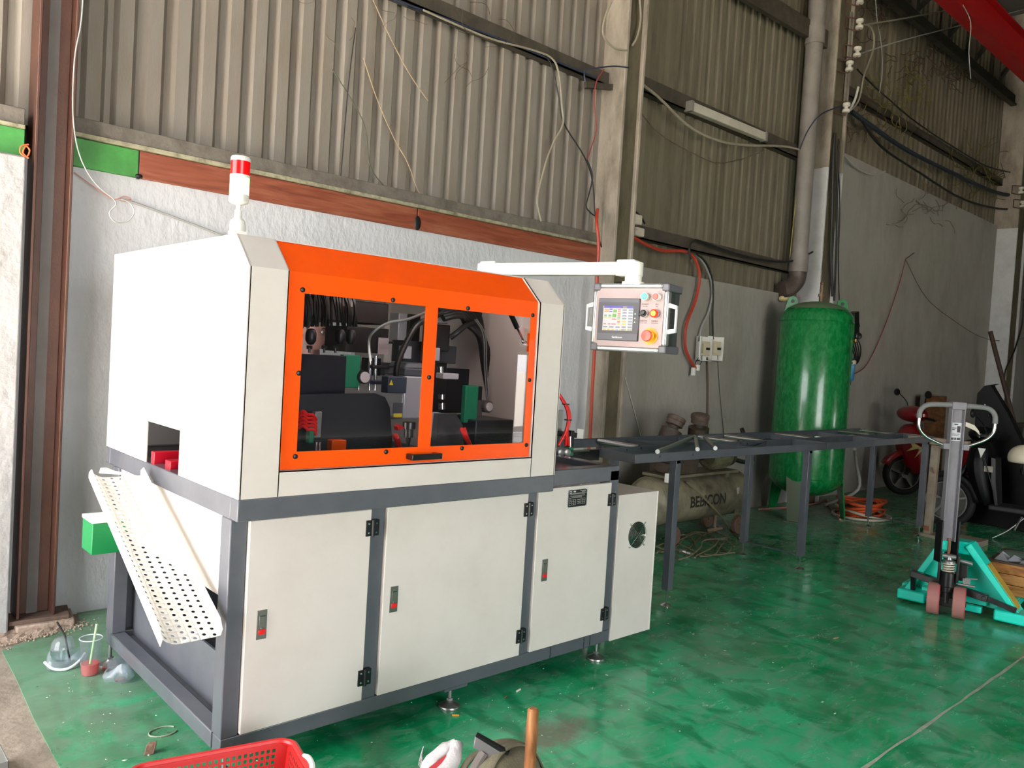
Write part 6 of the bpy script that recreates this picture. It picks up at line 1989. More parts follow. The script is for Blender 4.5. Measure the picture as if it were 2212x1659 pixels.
# cream junction blocks on the low rail
for (u0, v0, u1, v1), d in (((1362, 461, 1380, 488), 'upper cream junction block on the low rail beside the concrete column'), ((1368, 490, 1385, 513), 'lower cream junction block on the low rail beside the concrete column')):
    a, b_ = W(u0, v0, 2.12), W(u1, v1, 2.12)
    g = G()
    g.box(a.x, b_.x, 2.08, 2.15, b_.z, a.z)
    g.build('junction_block', mat('cream_block', (200, 192, 176), 0.6, dirt=(150, 140, 120), dscale=20, damt=0.5), label=d, cat='junction box', bev=0.012)
g = G()
a = W(1342, 456, 2.10)
g.box(a.x - 0.04, a.x + 0.06, 2.07, 2.15, a.z - 0.03, a.z + 0.03)
g.tube([a + Vector((0.05, 0, 0)), a + Vector((0.18, 0, 0.03)), a + Vector((0.30, 0.02, 0.0)), a + Vector((0.38, 0.03, -0.05))], 0.010, 6)
g.build('wire_clamp', BLACK, label='small black wire clamp right of the concrete column', cat='clamp', bev=0.004)
# batten lamp on the upper rail
a, b_ = W(1489, 230, 2.12), W(1649, 296, 2.12)
T = thing('batten_lamp', (a + b_) / 2, 'long unlit cream batten lamp on the upper rail between the columns', 'lamp')
part('lamp_tray', lambda g: g.beam(a, b_, 0.07, 0.085), mat('dusty_lamp_tray', (196, 190, 176), 0.5, dirt=(140, 130, 112), dscale=6, damt=0.6), T, bev=0.006)
part('lamp_end', lambda g: [g.obox(p, (0.02, 0, 0), (0, 0.045, 0), (0, 0, 0.05)) for p in (a, b_)], mat('lamp_end_cap', (120, 116, 108), 0.6), T, bev=0.004)
# grey downpipe
PVC = mat('grey_pvc_pipe', (128, 122, 116), 0.5, dirt=(96, 88, 80), dscale=4, damt=0.6)
T = thing('downpipe', (7.62, 2.05, 2.5), 'fat grey plastic downpipe left of the white column ending in a dirty elbow', 'pipe')
px_ = W(1730, 500, 2.05).x
part('pipe_run', lambda g: g.cyl((px_, 2.05, 2.78), (px_, 2.05, 7.95), 0.095, n=24), PVC, T)
for zz in (2.72, 5.3):
    part('pipe_socket', lambda g: g.cyl((px_, 2.05, zz), (px_, 2.05, zz + 0.2), 0.107, n=24), PVC, T)
part('pipe_elbow', lambda g: g.tube([(px_, 2.05, 2.76), (px_ - 0.01, 2.06, 2.62), (px_ - 0.10, 2.10, 2.52), (px_ - 0.19, 2.14, 2.49)], 0.10, 20), mat('grimy_elbow', (82, 72, 64), 0.5, dirt=(44, 36, 30), dscale=8, damt=0.8), T)
part('foam_lump', lambda g: [g.ball((px_ - 0.16 + 0.05 * k, 2.12 - 0.02 * (k % 2), 2.40 + 0.015 * (k % 3)), 0.055, 0.05, 0.035, 10) for k in range(4)], mat('yellow_foam', (206, 192, 138), 0.8, bump=0.5, bscale=40), T)
# blue water filter and the black cable hook
p = W(1838, 800, 2.08)
T = thing('water_filter', p, 'small blue filter bowl with cream head on the wall right of the green tank', 'filter')
part('filter_bowl', lambda g: g.lathe([(0.0, -0.145), (0.030, -0.14), (0.043, -0.12), (0.048, 0.06), (0.055, 0.065), (0.055, 0.08)], p, (0, 0, 1), 20), mat('sky_blue_bowl', (62, 140, 190), 0.25), T)
part('filter_head', lambda g: (g.lathe([(0.058, 0.08), (0.058, 0.125), (0.03, 0.14), (0.0, 0.14)], p, (0, 0, 1), 20), g.cyl(p + Vector((-0.05, 0.0, 0.11)), p + Vector((0.12, 0.06, 0.11)), 0.018, n=10)), mat('cream_filter_head', (216, 206, 186), 0.5), T)
part('drain_cock', lambda g: g.cyl(p + Vector((0, 0, -0.19)), p + Vector((0, 0, -0.14)), 0.016, n=8), DKST, T)
p = W(1845, 735, 2.05)
T = thing('cable_hanger', p, 'black hook with hanging black leads on the wall right of the green tank', 'hanger')
part('hook_body', lambda g: (g.obox(W(1843, 702, 2.05), (0.07, 0, 0.02), (0, 0.05, 0), (-0.03, 0, 0.16)), g.tube([W(1838, 686, 2.05), W(1850, 690, 2.05), W(1855, 706, 2.05)], 0.02, 8)), BLACK, T, bev=0.015)
part('hanging_lead', lambda g: [g.tube([W(1840 + k, 722, 2.05), W(1838 + 5 * k, 745, 2.03 + 0.01 * k), W(1846 + 3 * k, 770, 2.05), W(1836 + 3 * k, 786, 2.05), W(1832, 758, 2.06)], 0.008, 6) for k in range(5)], BLKC, T)
# hose coil behind the table
T = thing('hose_coil', (8.1, 1.45, 0), 'messy coil of orange and cream hose on the floor right of the green tank legs', 'hose')
cc = at(1865, 1098, 2, 0.08)
cc = Vector((cc.x - 0.12, cc.y - 0.02, 0))
for k in range(11):
    r = 0.20 + random.uniform(-0.05, 0.05)
    z = 0.02 + 0.018 * k * 0.9
    part('hose_turn', lambda g: g.tube([(cc.x + random.uniform(-0.02, 0.02) + r * 1.15 * math.cos(a), cc.y + r * math.sin(a), z + 0.02 * math.sin(a * 2 + k)) for a in [2 * math.pi * i / 14 for i in range(14)]], 0.013, 8, closed=True, sub=3), mat('orange_garden_hose', (224, 92, 44), 0.45) if k not in (2, 7) else mat('dark_hose', (70, 52, 44), 0.5), T)
for k in range(2):
    part('cream_hose_turn', lambda g: g.tube([(cc.x + 0.03 + (0.27 + 0.03 * k) * 1.15 * math.cos(a), cc.y + (0.26 + 0.03 * k) * math.sin(a), 0.016 + 0.10 * (k == 0) * (0.5 + 0.5 * math.sin(a - 0.5))) for a in [2 * math.pi * i / 16 for i in range(16)]], 0.014, 8, closed=True, sub=3), mat('cream_hose', (206, 198, 180), 0.5), T)
cable('loose_hose', [(1728, 1105), (1760, 1092), (1790, 1088), (1800, 1100), (1780, 1112), (1800, 1128)], 0.012, mat('faded_pink_hose', (170, 120, 104), 0.5), 'faded pale hose lying under the green tank', 'hose') if False else None
g = G()
g.tube([at(u, v, 2, 0.012) for u, v in ((1640, 1100), (1700, 1096), (1760, 1088), (1785, 1080), (1795, 1098), (1815, 1122))], 0.012, 8)
g.build('loose_hose', mat('faded_pink_hose', (176, 126, 112), 0.5), label='faded pink and white hose lying on the floor under the green tank', cat='hose')
g = G()
g.tube([(8.02, 1.80, 0.011), at(1853, 1058, 1, 1.7), at(1849, 1000, 1, 1.65), at(1846, 970, 1, 1.5)], 0.018, 10)
g.build('bent_conduit', mat('bright_conduit', (196, 196, 192), 0.35), label='bent bright metal conduit standing behind the feed table near the hose coil', cat='conduit')
for k in range(7):
    g = G()
    pts = []
    for i in range(8):
        pts.append(at(1425 + i * 22 + random.uniform(-14, 14), 1168 + 22 * math.sin(i * 0.9 + k) + k * 3, 2, 0.010 + 0.004 * k))
    g.tube(pts, 0.006, 6, sub=4)
    g.build('tangled_cable', mat('khaki_cable', (122, 112, 84), 0.6), label=('topmost', 'second', 'third', 'fourth', 'fifth', 'sixth', 'lowest')[k] + ' strand of tangled khaki cable on the floor before the compressor', cat='cable', group='tangled khaki cables')
g = G()
q0, q1 = at(1470, 1192, 2, 0.022), at(1493, 1197, 2, 0.022)
g.cyl(q0, q1, 0.020, n=12)
g.cyl(q0 + (q1 - q0) * 0.3, q0 + (q1 - q0) * 0.6, 0.027, n=8)
g.cyl(q1, q1 + (q1 - q0) * 0.3, 0.013, n=10)
g.build('hose_coupling', CHROME, label='shiny steel hose coupling on the floor beside the first table leg', cat='coupling')
g = G()
g.tube([at(1482, 1040, 1, 1.50), at(1530, 1085, 1, 1.42), at(1560, 1118, 1, 1.36), at(1578, 1146, 2, 0.016), at(1598, 1162, 2, 0.012)], 0.010, 8)
g.build('air_line', mat('olive_air_line', (112, 104, 80), 0.5), label='olive air line drooping from the compressor drum to the floor', cat='hose')
# ---------------------------------------------------------------- small things on the floor near the camera
CUPM = clear('clear_cup_plastic', (232, 238, 240), 0.05, 1.0, 0.06)
BAGM = clear('thin_milky_bag', (236, 240, 246), 0.15, 0.9, 0.17, (226, 232, 246))
# tall cup with pink drink
c0 = at(187, 1463, 2, 0.0) + Vector((0.02, 0.03, 0))
T = thing('drink_cup', c0, 'tall clear plastic cup with pink drink and pale green straw on the floor', 'cup')
part('cup_wall', lambda g: g.lathe([(0.030, 0.003), (0.032, 0.0), (0.036, 0.004), (0.046, 0.165)], c0, n=32), CUPM, T)
part('cup_rim', lambda g: g.tube([c0 + Vector((0.047 * math.cos(a), 0.047 * math.sin(a), 0.166)) for a in [2 * math.pi * k / 32 for k in range(32)]], 0.0022, 6, closed=True, smooth=False), mat('clear_rim_plastic', (206, 214, 216), 0.2), T)
part('pink_drink', lambda g: g.lathe([(0.0, 0.003), (0.033, 0.004), (0.0385, 0.052), (0.0, 0.053)], c0, n=32), clear('pink_liquid', (255, 128, 128), 0.03, 0.8, 0.45, (250, 120, 112)), T)
part('straw', lambda g: g.cyl(c0 + Vector((-0.008, -0.012, 0.01)), c0 + Vector((0.020, -0.004, 0.228)), 0.0048, n=10), mat('pale_green_straw', (186, 220, 160), 0.4), T)
# dome-lid cup in a slumped bag
c1 = at(130, 1440, 2, 0.0) + Vector((0.01, 0.02, 0))
T = thing('dome_lid_cup', c1, 'empty clear cup with dome lid and black straw slumped in a plastic bag', 'cup')
part('cup_wall', lambda g: g.lathe([(0.032, 0.002), (0.036, 0.0), (0.048, 0.075)], c1, (0.05, 0.1, 1), 28), CUPM, T)
part('dome_lid', lambda g: g.lathe([(0.051, 0.075), (0.051, 0.083), (0.049, 0.088), (0.046, 0.106), (0.036, 0.122), (0.016, 0.131), (0.008, 0.132)], c1, (0.05, 0.1, 1), 28), clear('dome_lid_plastic', (226, 232, 232), 0.05, 1.0, 0.12), T)
part('straw', lambda g: g.tube([c1 + Vector((0.022, -0.05, 0.03)), c1 + Vector((0.008, -0.01, 0.135)), c1 + Vector((0.004, -0.004, 0.148)), c1 + Vector((-0.022, 0.02, 0.200))], 0.0042, 8, smooth=False), BLACK, T)


def bag(center, rx, ry, h, seed, dy=0):
    rnd = random.Random(seed)

    def f(g):
        n, m = 22, 6
        vs, fs = [], []
        for i in range(m + 1):
            t = i / m
            for k in range(n):
                a = 2 * math.pi * k / n
                w_ = 1 + 0.16 * math.sin(3 * a + seed) + rnd.uniform(-0.07, 0.07)
                rr = (0.72 + 0.28 * math.sin(t * 2.6 + 0.5)) * w_
                hh = h * t * (0.72 + 0.28 * math.sin(2 * a + seed) + rnd.uniform(-0.05, 0.05)) + 0.002
                vs.append(center + Vector((rx * rr * math.cos(a), ry * rr * math.sin(a), hh)))
        for i in range(m):
            for k in range(n):
                k2 = (k + 1) % n
                fs.append((i * n + k, i * n + k2, (i + 1) * n + k2, (i + 1) * n + k))
        g.add(vs, fs)
    return f


bagT = part('carrier_bag', bag(c1 + Vector((0.005, -0.01, 0)), 0.085, 0.075, 0.075, 2), BAGM, None, label='crumpled see-through carrier bag around the dome-lid cup', cat='bag', sub=1)
part('bag_handle_roll', lambda g: g.tube([c1 + Vector((-0.075, -0.02, 0.035)), c1 + Vector((-0.05, -0.065, 0.014)), c1 + Vector((0.0, -0.085, 0.008)), c1 + Vector((0.05, -0.065, 0.02)), c1 + Vector((0.09, -0.03, 0.045))], 0.006, 8), mat('white_film', (236, 238, 244), 0.3), bagT)
# small cup lying in a bag
c2 = at(258, 1470, 2, 0.0) + Vector((0.0, 0.02, 0.042))
T = thing('tipped_cup', c2 - Vector((0, 0, 0.042)), 'small tipped-over clear cup with a little brown drink by the machine', 'cup')
ax = Vector((0.1, 0.96, 0.28)).normalized()
part('cup_wall', lambda g: g.lathe([(0.0, 0.0), (0.028, 0.0), (0.040, 0.095), (0.041, 0.10)], c2 - ax * 0.055, ax, 26), CUPM, T)
part('brown_drink', lambda g: g.ball(c2 - ax * 0.045 + Vector((0, 0, -0.014)), 0.024, 0.014, 0.012, 14), clear('brown_tea', (190, 120, 40), 0.05, 0.8, 0.3, (150, 90, 30)), T)
b2 = part('carrier_bag', bag(c2 + Vector((0.004, 0.0, -0.042)), 0.062, 0.075, 0.085, 5), BAGM, None, label='thin lilac-tinted carrier bag around the tipped cup', cat='bag', sub=1)
# red plastic basket, cut by the bottom edge
BM = mat('red_basket_plastic', (196, 38, 38), 0.35)
RZ = 0.22
k0, k1, k2 = at(330, 1659, 2, RZ), at(612, 1606, 2, RZ), at(664, 1652, 2, RZ)
be1 = (k1 - k0).normalized()
be2 = Vector((be1.y, -be1.x, 0))
bo = k1 + be1 * 0.02 + be2 * -0.01
TFB = Matrix(((-be1.x, be2.x, 0, bo.x), (-be1.y, be2.y, 0, bo.y), (0, 0, 1, 0), (0, 0, 0, 1)))   # x left along the back rim, y towards camera
BL, BW_ = 0.48, 0.34
BK = thing('plastic_basket', TFB @ Vector((BL / 2, BW_ / 2, 0)), 'red perforated plastic basket on the green floor at the bottom edge', 'basket')


def grid_lines(a, b_, pitch, hole):
    out = [a]
    n = int((b_ - a) / pitch)
    s = a + ((b_ - a) - n * pitch) / 2
    hs = []
    for i in range(n):
        c = s + pitch * (i + 0.5)
        out += [c - hole / 2, c + hole / 2]
        hs.append((c - hole / 2, c + hole / 2))
    out.append(b_)
    return out, hs


def bwall(p0, p1, inward):
    L = (Vector(p1) - Vector(p0)).length
    us, hu = grid_lines(0.028, L - 0.028, 0.0185, 0.0115)
    us = [0.0] + us + [L]
    vs_, hv = grid_lines(0.02, RZ - 0.012, 0.0185, 0.0120)
    vs_ = [0.0] + vs_ + [RZ]
    d = (Vector(p1) - Vector(p0)).normalized()

    def f(g):
        g.tf = TFB
        holes = [(a[0], a[1], b_[0], b_[1]) for a in hu for b_ in hv]
        cells = set()
        g.holed(lambda u, v: Vector(p0) + d * (0.03 * (1 - v / RZ) + u * (1 - 0.06 * (1 - v / RZ) / L)) + Vector(inward) * 0.03 * (1 - v / RZ) + Vector((0, 0, v + 0.001)), us, vs_, holes)
    return f


for p0, p1, iw in (((0, 0, 0), (BL, 0, 0), (0, 1, 0)), ((0, BW_, 0), (0, 0, 0), (1, 0, 0)), ((BL, 0, 0), (BL, BW_, 0), (-1, 0, 0)), ((BL, BW_, 0), (0, BW_, 0), (0, -1, 0))):
    part('basket_wall', bwall(p0, p1, iw), BM, BK, smooth=False, solid=0.003, off=0)


def rimf(g):
    g.tf = TFB
    R = 0.045
    pts = []
    for cx, cy, a0 in ((R, R, math.pi), (BL - R, R, 1.5 * math.pi), (BL - R, BW_ - R, 0), (R, BW_ - R, 0.5 * math.pi)):
        for i in range(7):
            a = a0 + math.pi / 2 * i / 6
            pts.append((cx + (R + 0.012) * math.cos(a), cy + (R + 0.012) * math.sin(a), RZ))
    g.tube(pts, 0.011, 8, closed=True, smooth=False)


part('basket_rim', rimf, BM, BK)
part('basket_base', lambda g: (setattr(g, 'tf', TFB), g.box(0.028, BL - 0.028, 0.028, BW_ - 0.028, 0.0, 0.004)), BM, BK)
part('basket_handle', lambda g: (setattr(g, 'tf', TFB), g.tube([(-0.016, 0.13, RZ + 0.006), (-0.022, 0.16, RZ + 0.014), (-0.022, 0.20, RZ + 0.014), (-0.016, 0.23, RZ + 0.006)], 0.009, 8)), WHITEP, BK)
# upright wooden handle
hp_ = at(1152, 1530, 2, 0.50)
T = thing('hammer_handle', Vector((hp_.x, hp_.y, 0)), 'upright worn wooden tool handle standing at the bottom edge', 'handle')
part('wooden_shaft', lambda g: g.lathe([(0.017, 0.10), (0.0175, 0.46), (0.0165, 0.495), (0.012, 0.50), (0.0, 0.501)], (hp_.x, hp_.y, 0), n=24), wood('waxed_handle_wood', (98, 54, 26), (142, 88, 48), (168, 118, 76), (28, 28, 5), 0.45), T)
part('hammer_head', lambda g: g.box(hp_.x - 0.03, hp_.x + 0.03, hp_.y - 0.08, hp_.y + 0.08, 0.0, 0.10), DKIR, T, bev=0.008)
# olive bag with a tool, and the white wrapper
OLB = mat('olive_canvas', (104, 98, 78), 0.85, dirt=(80, 76, 60), dscale=14, damt=0.6, bump=0.25, bscale=180)
bc = at(1076, 1672, 2, 0.20)
T = thing('canvas_bag', Vector((bc.x, bc.y, 0)), 'olive canvas tool bag with zip and straps at the bottom edge', 'bag')


def lump(c, rx, ry, rz, seed, n=20):
    def f(g):
        rnd = random.Random(seed)
        m = 12
        vs, fs = [], []
        for i in range(m + 1):
            t = -math.pi / 2 + math.pi * i / m
            for k in range(n):
                a = 2 * math.pi * k / n
                w_ = 1 + 0.06 * math.sin(3 * a + seed) * math.cos(t) + 0.05 * math.sin(5 * t + 2 * a) + rnd.uniform(-0.012, 0.012)
                vs.append(c + Vector((rx * w_ * math.cos(t) ** 0.7 * math.cos(a), ry * w_ * math.cos(t) ** 0.7 * math.sin(a), rz * math.sin(t))))
        for i in range(m):
            for k in range(n):
                k2 = (k + 1) % n
                fs.append((i * n + k, i * n + k2, (i + 1) * n + k2, (i + 1) * n + k))
        g.add(vs, fs)
    return f


part('bag_body', lump(Vector((bc.x + 0.015, bc.y - 0.01, 0.152)), 0.135, 0.105, 0.15, 3), OLB, T, sub=1)
part('dark_pocket', lump(Vector((bc.x - 0.085, bc.y + 0.035, 0.11)), 0.06, 0.06, 0.115, 8), mat('dark_canvas', (52, 48, 44), 0.85), T, sub=1)
zt = 0.285
part('zip', lambda g: (g.tube([Vector((bc.x + 0.085, bc.y + 0.04, 0.225)), Vector((bc.x + 0.05, bc.y + 0.03, 0.266)), Vector((bc.x - 0.005, bc.y + 0.0, 0.286)), Vector((bc.x - 0.05, bc.y - 0.04, 0.272))], 0.008, 6), g.box(bc.x + 0.038, bc.x + 0.052, bc.y + 0.028, bc.y + 0.042, 0.270, 0.281)), mat('dark_zip', (60, 52, 56), 0.4, metal=0.4), T)


def strap(pts, wd, m, name='strap'):
    def f(g):
        P = spline([Vector(p) for p in pts], 6)
        vs, fs = [], []
        for i, p in enumerate(P):
            t = (P[min(i + 1, len(P) - 1)] - P[max(i - 1, 0)]).normalized()
            s = t.cross(Vector((0, 0, 1))).normalized() * wd / 2
            vs += [p - s, p + s]
        for i in range(len(P) - 1):
            fs.append((2 * i, 2 * i + 1, 2 * i + 3, 2 * i + 2))
        g.add(vs, fs)
    return part(name, f, m, T, solid=0.004)


strap([(bc.x - 0.12, bc.y - 0.05, 0.20), (bc.x - 0.06, bc.y - 0.04, 0.285), (bc.x + 0.015, bc.y - 0.04, 0.312), (bc.x + 0.09, bc.y - 0.05, 0.284), (bc.x + 0.145, bc.y - 0.06, 0.20)], 0.032, OLB)
strap([(bc.x - 0.13, bc.y + 0.06, 0.17), (bc.x - 0.09, bc.y + 0.055, 0.243), (bc.x - 0.03, bc.y + 0.05, 0.268), (bc.x + 0.03, bc.y + 0.035, 0.285)], 0.026, OLB)
# hand tool
t0, t1 = at(1033, 1603, 2, 0.315), at(1088, 1630, 2, 0.285)
T = thing('hand_tool', Vector((t0.x, t0.y, 0.2)), 'silver and black hand tool poking out of the olive bag', 'tool')
td = (t1 - t0)
tu = Vector((0.1, 0.1, 1)).normalized()
ts = td.cross(tu).normalized()
part('tool_body', lambda g: g.prism([t0 - td * 0.12 + tu * 0.020, t0 - td * 0.16 - tu * 0.018, t0 + td * 0.25 - tu * 0.020, t0 + td * 0.75 - tu * 0.030, t1 + td * 0.1 - tu * 0.020, t1 - td * 0.1 + tu * 0.010], ts * 0.02), mat('satin_silver_casting', (120, 116, 118), 0.4, metal=0.5), T, bev=0.003)
part('tool_rail', lambda g: g.beam(t0 - td * 0.08 + tu * 0.023 + ts * 0.01, t1 + td * 0.2 + tu * 0.016 + ts * 0.01, 0.018, 0.010), BLACKM, T)
part('tool_handle', lambda g: g.tube([t0 + td * 0.30 - tu * 0.014 + ts * 0.01, t0 + td * 0.1 - tu * 0.05 + ts * 0.01, t0 - td * 0.15 - tu * 0.10 + ts * 0.01], 0.017, 10), mat('grey_brown_grip', (96, 88, 84), 0.6), T)
part('tool_bolt', lambda g: [g.cyl(p - ts * 0.002, p + ts * 0.0, 0.005, n=8) for p in (t0 + td * 0.02, t0 - td * 0.02 - tu * 0.022 * 0)], BLACK, T)
# white and red wrapper bundle
w0, w1 = at(985, 1606, 2, 0.27), at(920, 1668, 2, 0.20)
T = thing('wrapper_bundle', Vector((w1.x, w1.y, 0.0)), 'white plastic wrapper bundle with red stripe leaning on the olive bag', 'wrapper')
wd_ = (w1 - w0)
wz = Vector((0, 0, 1))
wside = wd_.cross(wz).normalized()
WFM = mat('white_crinkled_film', (192, 187, 187), 0.4, bump=0.4, bscale=40)
part('white_film_roll', lambda g: (g.tube([w0 + wd_ * -0.02 + wside * 0.0 + wz * -0.005, w0 + wd_ * 0.35 + wside * 0.012, w0 + wd_ * 0.9 + wside * 0.01 - wz * 0.02, w1 - wz * 0.19], [0.020, 0.026, 0.030, 0.03], 12), g.tube([w0 + wside * -0.004, w0 + wd_ * 0.3 + wside * -0.040 - wz * 0.01, w0 + wd_ * 0.9 + wside * -0.06 - wz * 0.03, w1 - wz * 0.19 - wside * 0.05], [0.022, 0.026, 0.03, 0.03], 12)), WFM, T)
part('red_stripe', lambda g: g.prism([w0 + wd_ * 0.45 - wside * 0.022 + wz * 0.010, w0 + wd_ * 1.0 - wside * 0.012 + wz * 0.012, w0 + wd_ * 1.0 - wside * 0.062 + wz * 0.0, w0 + wd_ * 0.55 - wside * 0.048 + wz * 0.004], wz * 0.006), mat('red_film', (160, 40, 46), 0.4), T)
part('frayed_edge', lambda g: [g.tube([w1 + wside * (0.03 + 0.01 * k) - wz * 0.02 + wd_ * -0.1, w1 + wside * (0.05 + 0.012 * k) + wd_ * (-0.15 - 0.04 * k) - wz * 0.015, w1 + wside * (0.062 + 0.01 * k) + wd_ * (-0.05 - 0.09 * k)], 0.002, 5) for k in range(5)], WFM, T)
# steel bracket at the left edge, stone, floor litter
p = at(4, 1652, 2, 0.03)
g = G()
g.box(p.x - 0.28, p.x + 0.012, p.y - 0.05, p.y - 0.045, 0.0, 0.06)
g.box(p.x + 0.007, p.x + 0.012, p.y - 0.05, p.y + 0.10, 0.0, 0.06)
g.box(p.x - 0.28, p.x + 0.012, p.y - 0.05, p.y + 0.10, -0.004, 0.0)
g.build('steel_bracket', ZINC, label='galvanised steel angle bracket on bare concrete at the left edge', cat='bracket', bev=0.002)
p = at(322, 1628, 2, 0.0)
g = G()
g.prism([(p.x - 0.022, p.y - 0.004, 0), (p.x + 0.012, p.y - 0.016, 0), (p.x + 0.022, p.y + 0.012, 0), (p.x - 0.006, p.y + 0.016, 0)], (0.010, 0.002, 0.036))
g.build('stone_chip', mat('brown_stone', (128, 98, 82), 0.85, bump=0.3, bscale=80), label='small brown stone chip on the green floor near the red basket', cat='stone', bev=0.003)
p = at(352, 1580, 2, 0.003)
g = G()
g.tube([p + Vector((0.052 * math.cos(a), 0.040 * math.sin(a), 0)) for a in [0.4 + 5.4 * k / 14 for k in range(15)]], 0.003, 6)
g.build('wire_ring', mat('pale_wire', (150, 160, 140), 0.5), label='pale open wire ring lying flat on the green floor by the frame', cat='wire')
for (u, v, a, ln, r, c, nm, d) in ((984, 1545, -0.7, 0.030, 0.004, (206, 150, 60), 'cigarette_butt', 'tan cigarette butt beside the chromed middle foot'), (1120, 1491, 0.25, 0.030, 0.004, (232, 226, 210), 'cigarette_butt', 'white cigarette butt on the floor right of the middle foot'), (862, 1567, 0.2, 0.022, 0.006, (70, 66, 30), 'dry_leaf', 'dark crumpled leaf under the front rail of the machine'),
                                 (1092, 1505, 0.4, 0.020, 0.005, (176, 96, 56), 'dry_leaf', 'orange-brown leaf scrap near the white cigarette butt'), (1806, 1378, -0.3, 0.050, 0.006, (206, 178, 134), 'dry_leaf', 'tan leaf lying alone on the open green floor'), (455, 1476, -0.4, 0.010, 0.003, (210, 210, 210), 'paint_chip', 'white chip beside the grey lower rail')):
    p = at(u, v, 2, r)
    if v == 1476:
        continue
    g = G()
    dd = Vector((math.cos(a), math.sin(a), 0))
    if nm == 'cigarette_butt':
        g.cyl(p - dd * ln / 2, p + dd * ln / 2, r, n=10)
    else:
        e = Vector((-dd.y, dd.x, 0))
        g.prism([p - dd * ln / 2 - Vector((0, 0, r * 0.8)), p - e * ln * 0.3 + Vector((0, 0, r * 0.6)), p + dd * ln / 2, p + e * ln * 0.28 - Vector((0, 0, r * 0.7))], (0, 0, 0.0015))
    g.build(nm, mat(nm + '_%d' % u, c, 0.8), label=d, cat={'cigarette_butt': 'cigarette butt', 'dry_leaf': 'leaf'}[nm])
# scattered chips and swarf
for nm, c, n, rng, d in (('swarf_chips', (214, 216, 204), 240, 0, 'scattered pale chips and swarf on the green floor'), ('dark_chips', (84, 78, 58), 70, 1, 'scattered dark crumbs on the green floor')):
    g = G()
    rnd = random.Random(5 + rng)
    for k in range(n):
        if rnd.random() < 0.62:
            x, y = rnd.uniform(0.0, 3.6), rnd.gauss(-0.15, 0.45)
        elif rnd.random() < 0.5:
            x, y = rnd.uniform(-0.3, 0.05), rnd.uniform(0.2, 1.4)
        else:
            x, y = rnd.uniform(2.5, 8), rnd.uniform(-1.8, 1.2)
        if 4.4 < x < 6.2 and -1.2 < y < -0.2:
            continue
        a = rnd.uniform(0, 6.28)
        L = rnd.uniform(0.002, 0.006) * (1 if rnd.random() < 0.85 else 2.2)
        dd = Vector((math.cos(a), math.sin(a), 0)) * L
        e = Vector((-dd.y, dd.x, 0)) * rnd.uniform(0.25, 0.6)
        p = Vector((x, y, 0.001))
        g.add([p - dd, p - e, p + dd, p + e, p + Vector((0, 0, 0.0025))], [(0, 1, 4), (1, 2, 4), (2, 3, 4), (3, 0, 4)])
    g.build(nm, mat(nm, c, 0.6), kind='stuff', label=d, cat='litter', smooth=False)
# ---------------------------------------------------------------- person standing behind the machine, face seen through the open back
def skin_mesh(verts, edges, radii, root=0, sub=2):
    me = bpy.data.meshes.new('skeleton')
    me.from_pydata([Vector(v) for v in verts], edges, [])
    o = bpy.data.objects.new('skeleton', me)
    COL.objects.link(o)
    md = o.modifiers.new('skin', 'SKIN')
    for i, r in enumerate(radii):
        d = me.skin_vertices[0].data[i]
        d.radius = (r, r) if not isinstance(r, tuple) else r
        d.use_root = (i == root)
    sb = o.modifiers.new('sub', 'SUBSURF')
    sb.levels = sub
    bpy.context.view_layer.update()
    ev = o.evaluated_get(bpy.context.evaluated_depsgraph_get())
    m2 = ev.to_mesh()
    vs = [v.co.copy() for v in m2.vertices]
    fs = [tuple(p.vertices) for p in m2.polygons]
    ev.to_mesh_clear()
    bpy.data.objects.remove(o)
    bpy.data.meshes.remove(me)
    return vs, fs


HEAD = at(681, 714, 1, 1.72)
PX, PY = HEAD.x + 0.02, 1.84
sh = HEAD.z - 0.26
hipz = sh - 0.50
joint = dict(pelvis=(PX, PY, hipz), waist=(PX, PY, hipz + 0.18), chest=(PX, PY - 0.01, sh - 0.10), neck=(PX, PY - 0.03, sh + 0.04), nape=(HEAD.x, HEAD.y + 0.03, HEAD.z - 0.08))
V, E, Rr = [], [], []


def jt(p, r):
    V.append(Vector(p))
    Rr.append(r)
    return len(V) - 1


def ln(a, b_):
    E.append((a, b_))


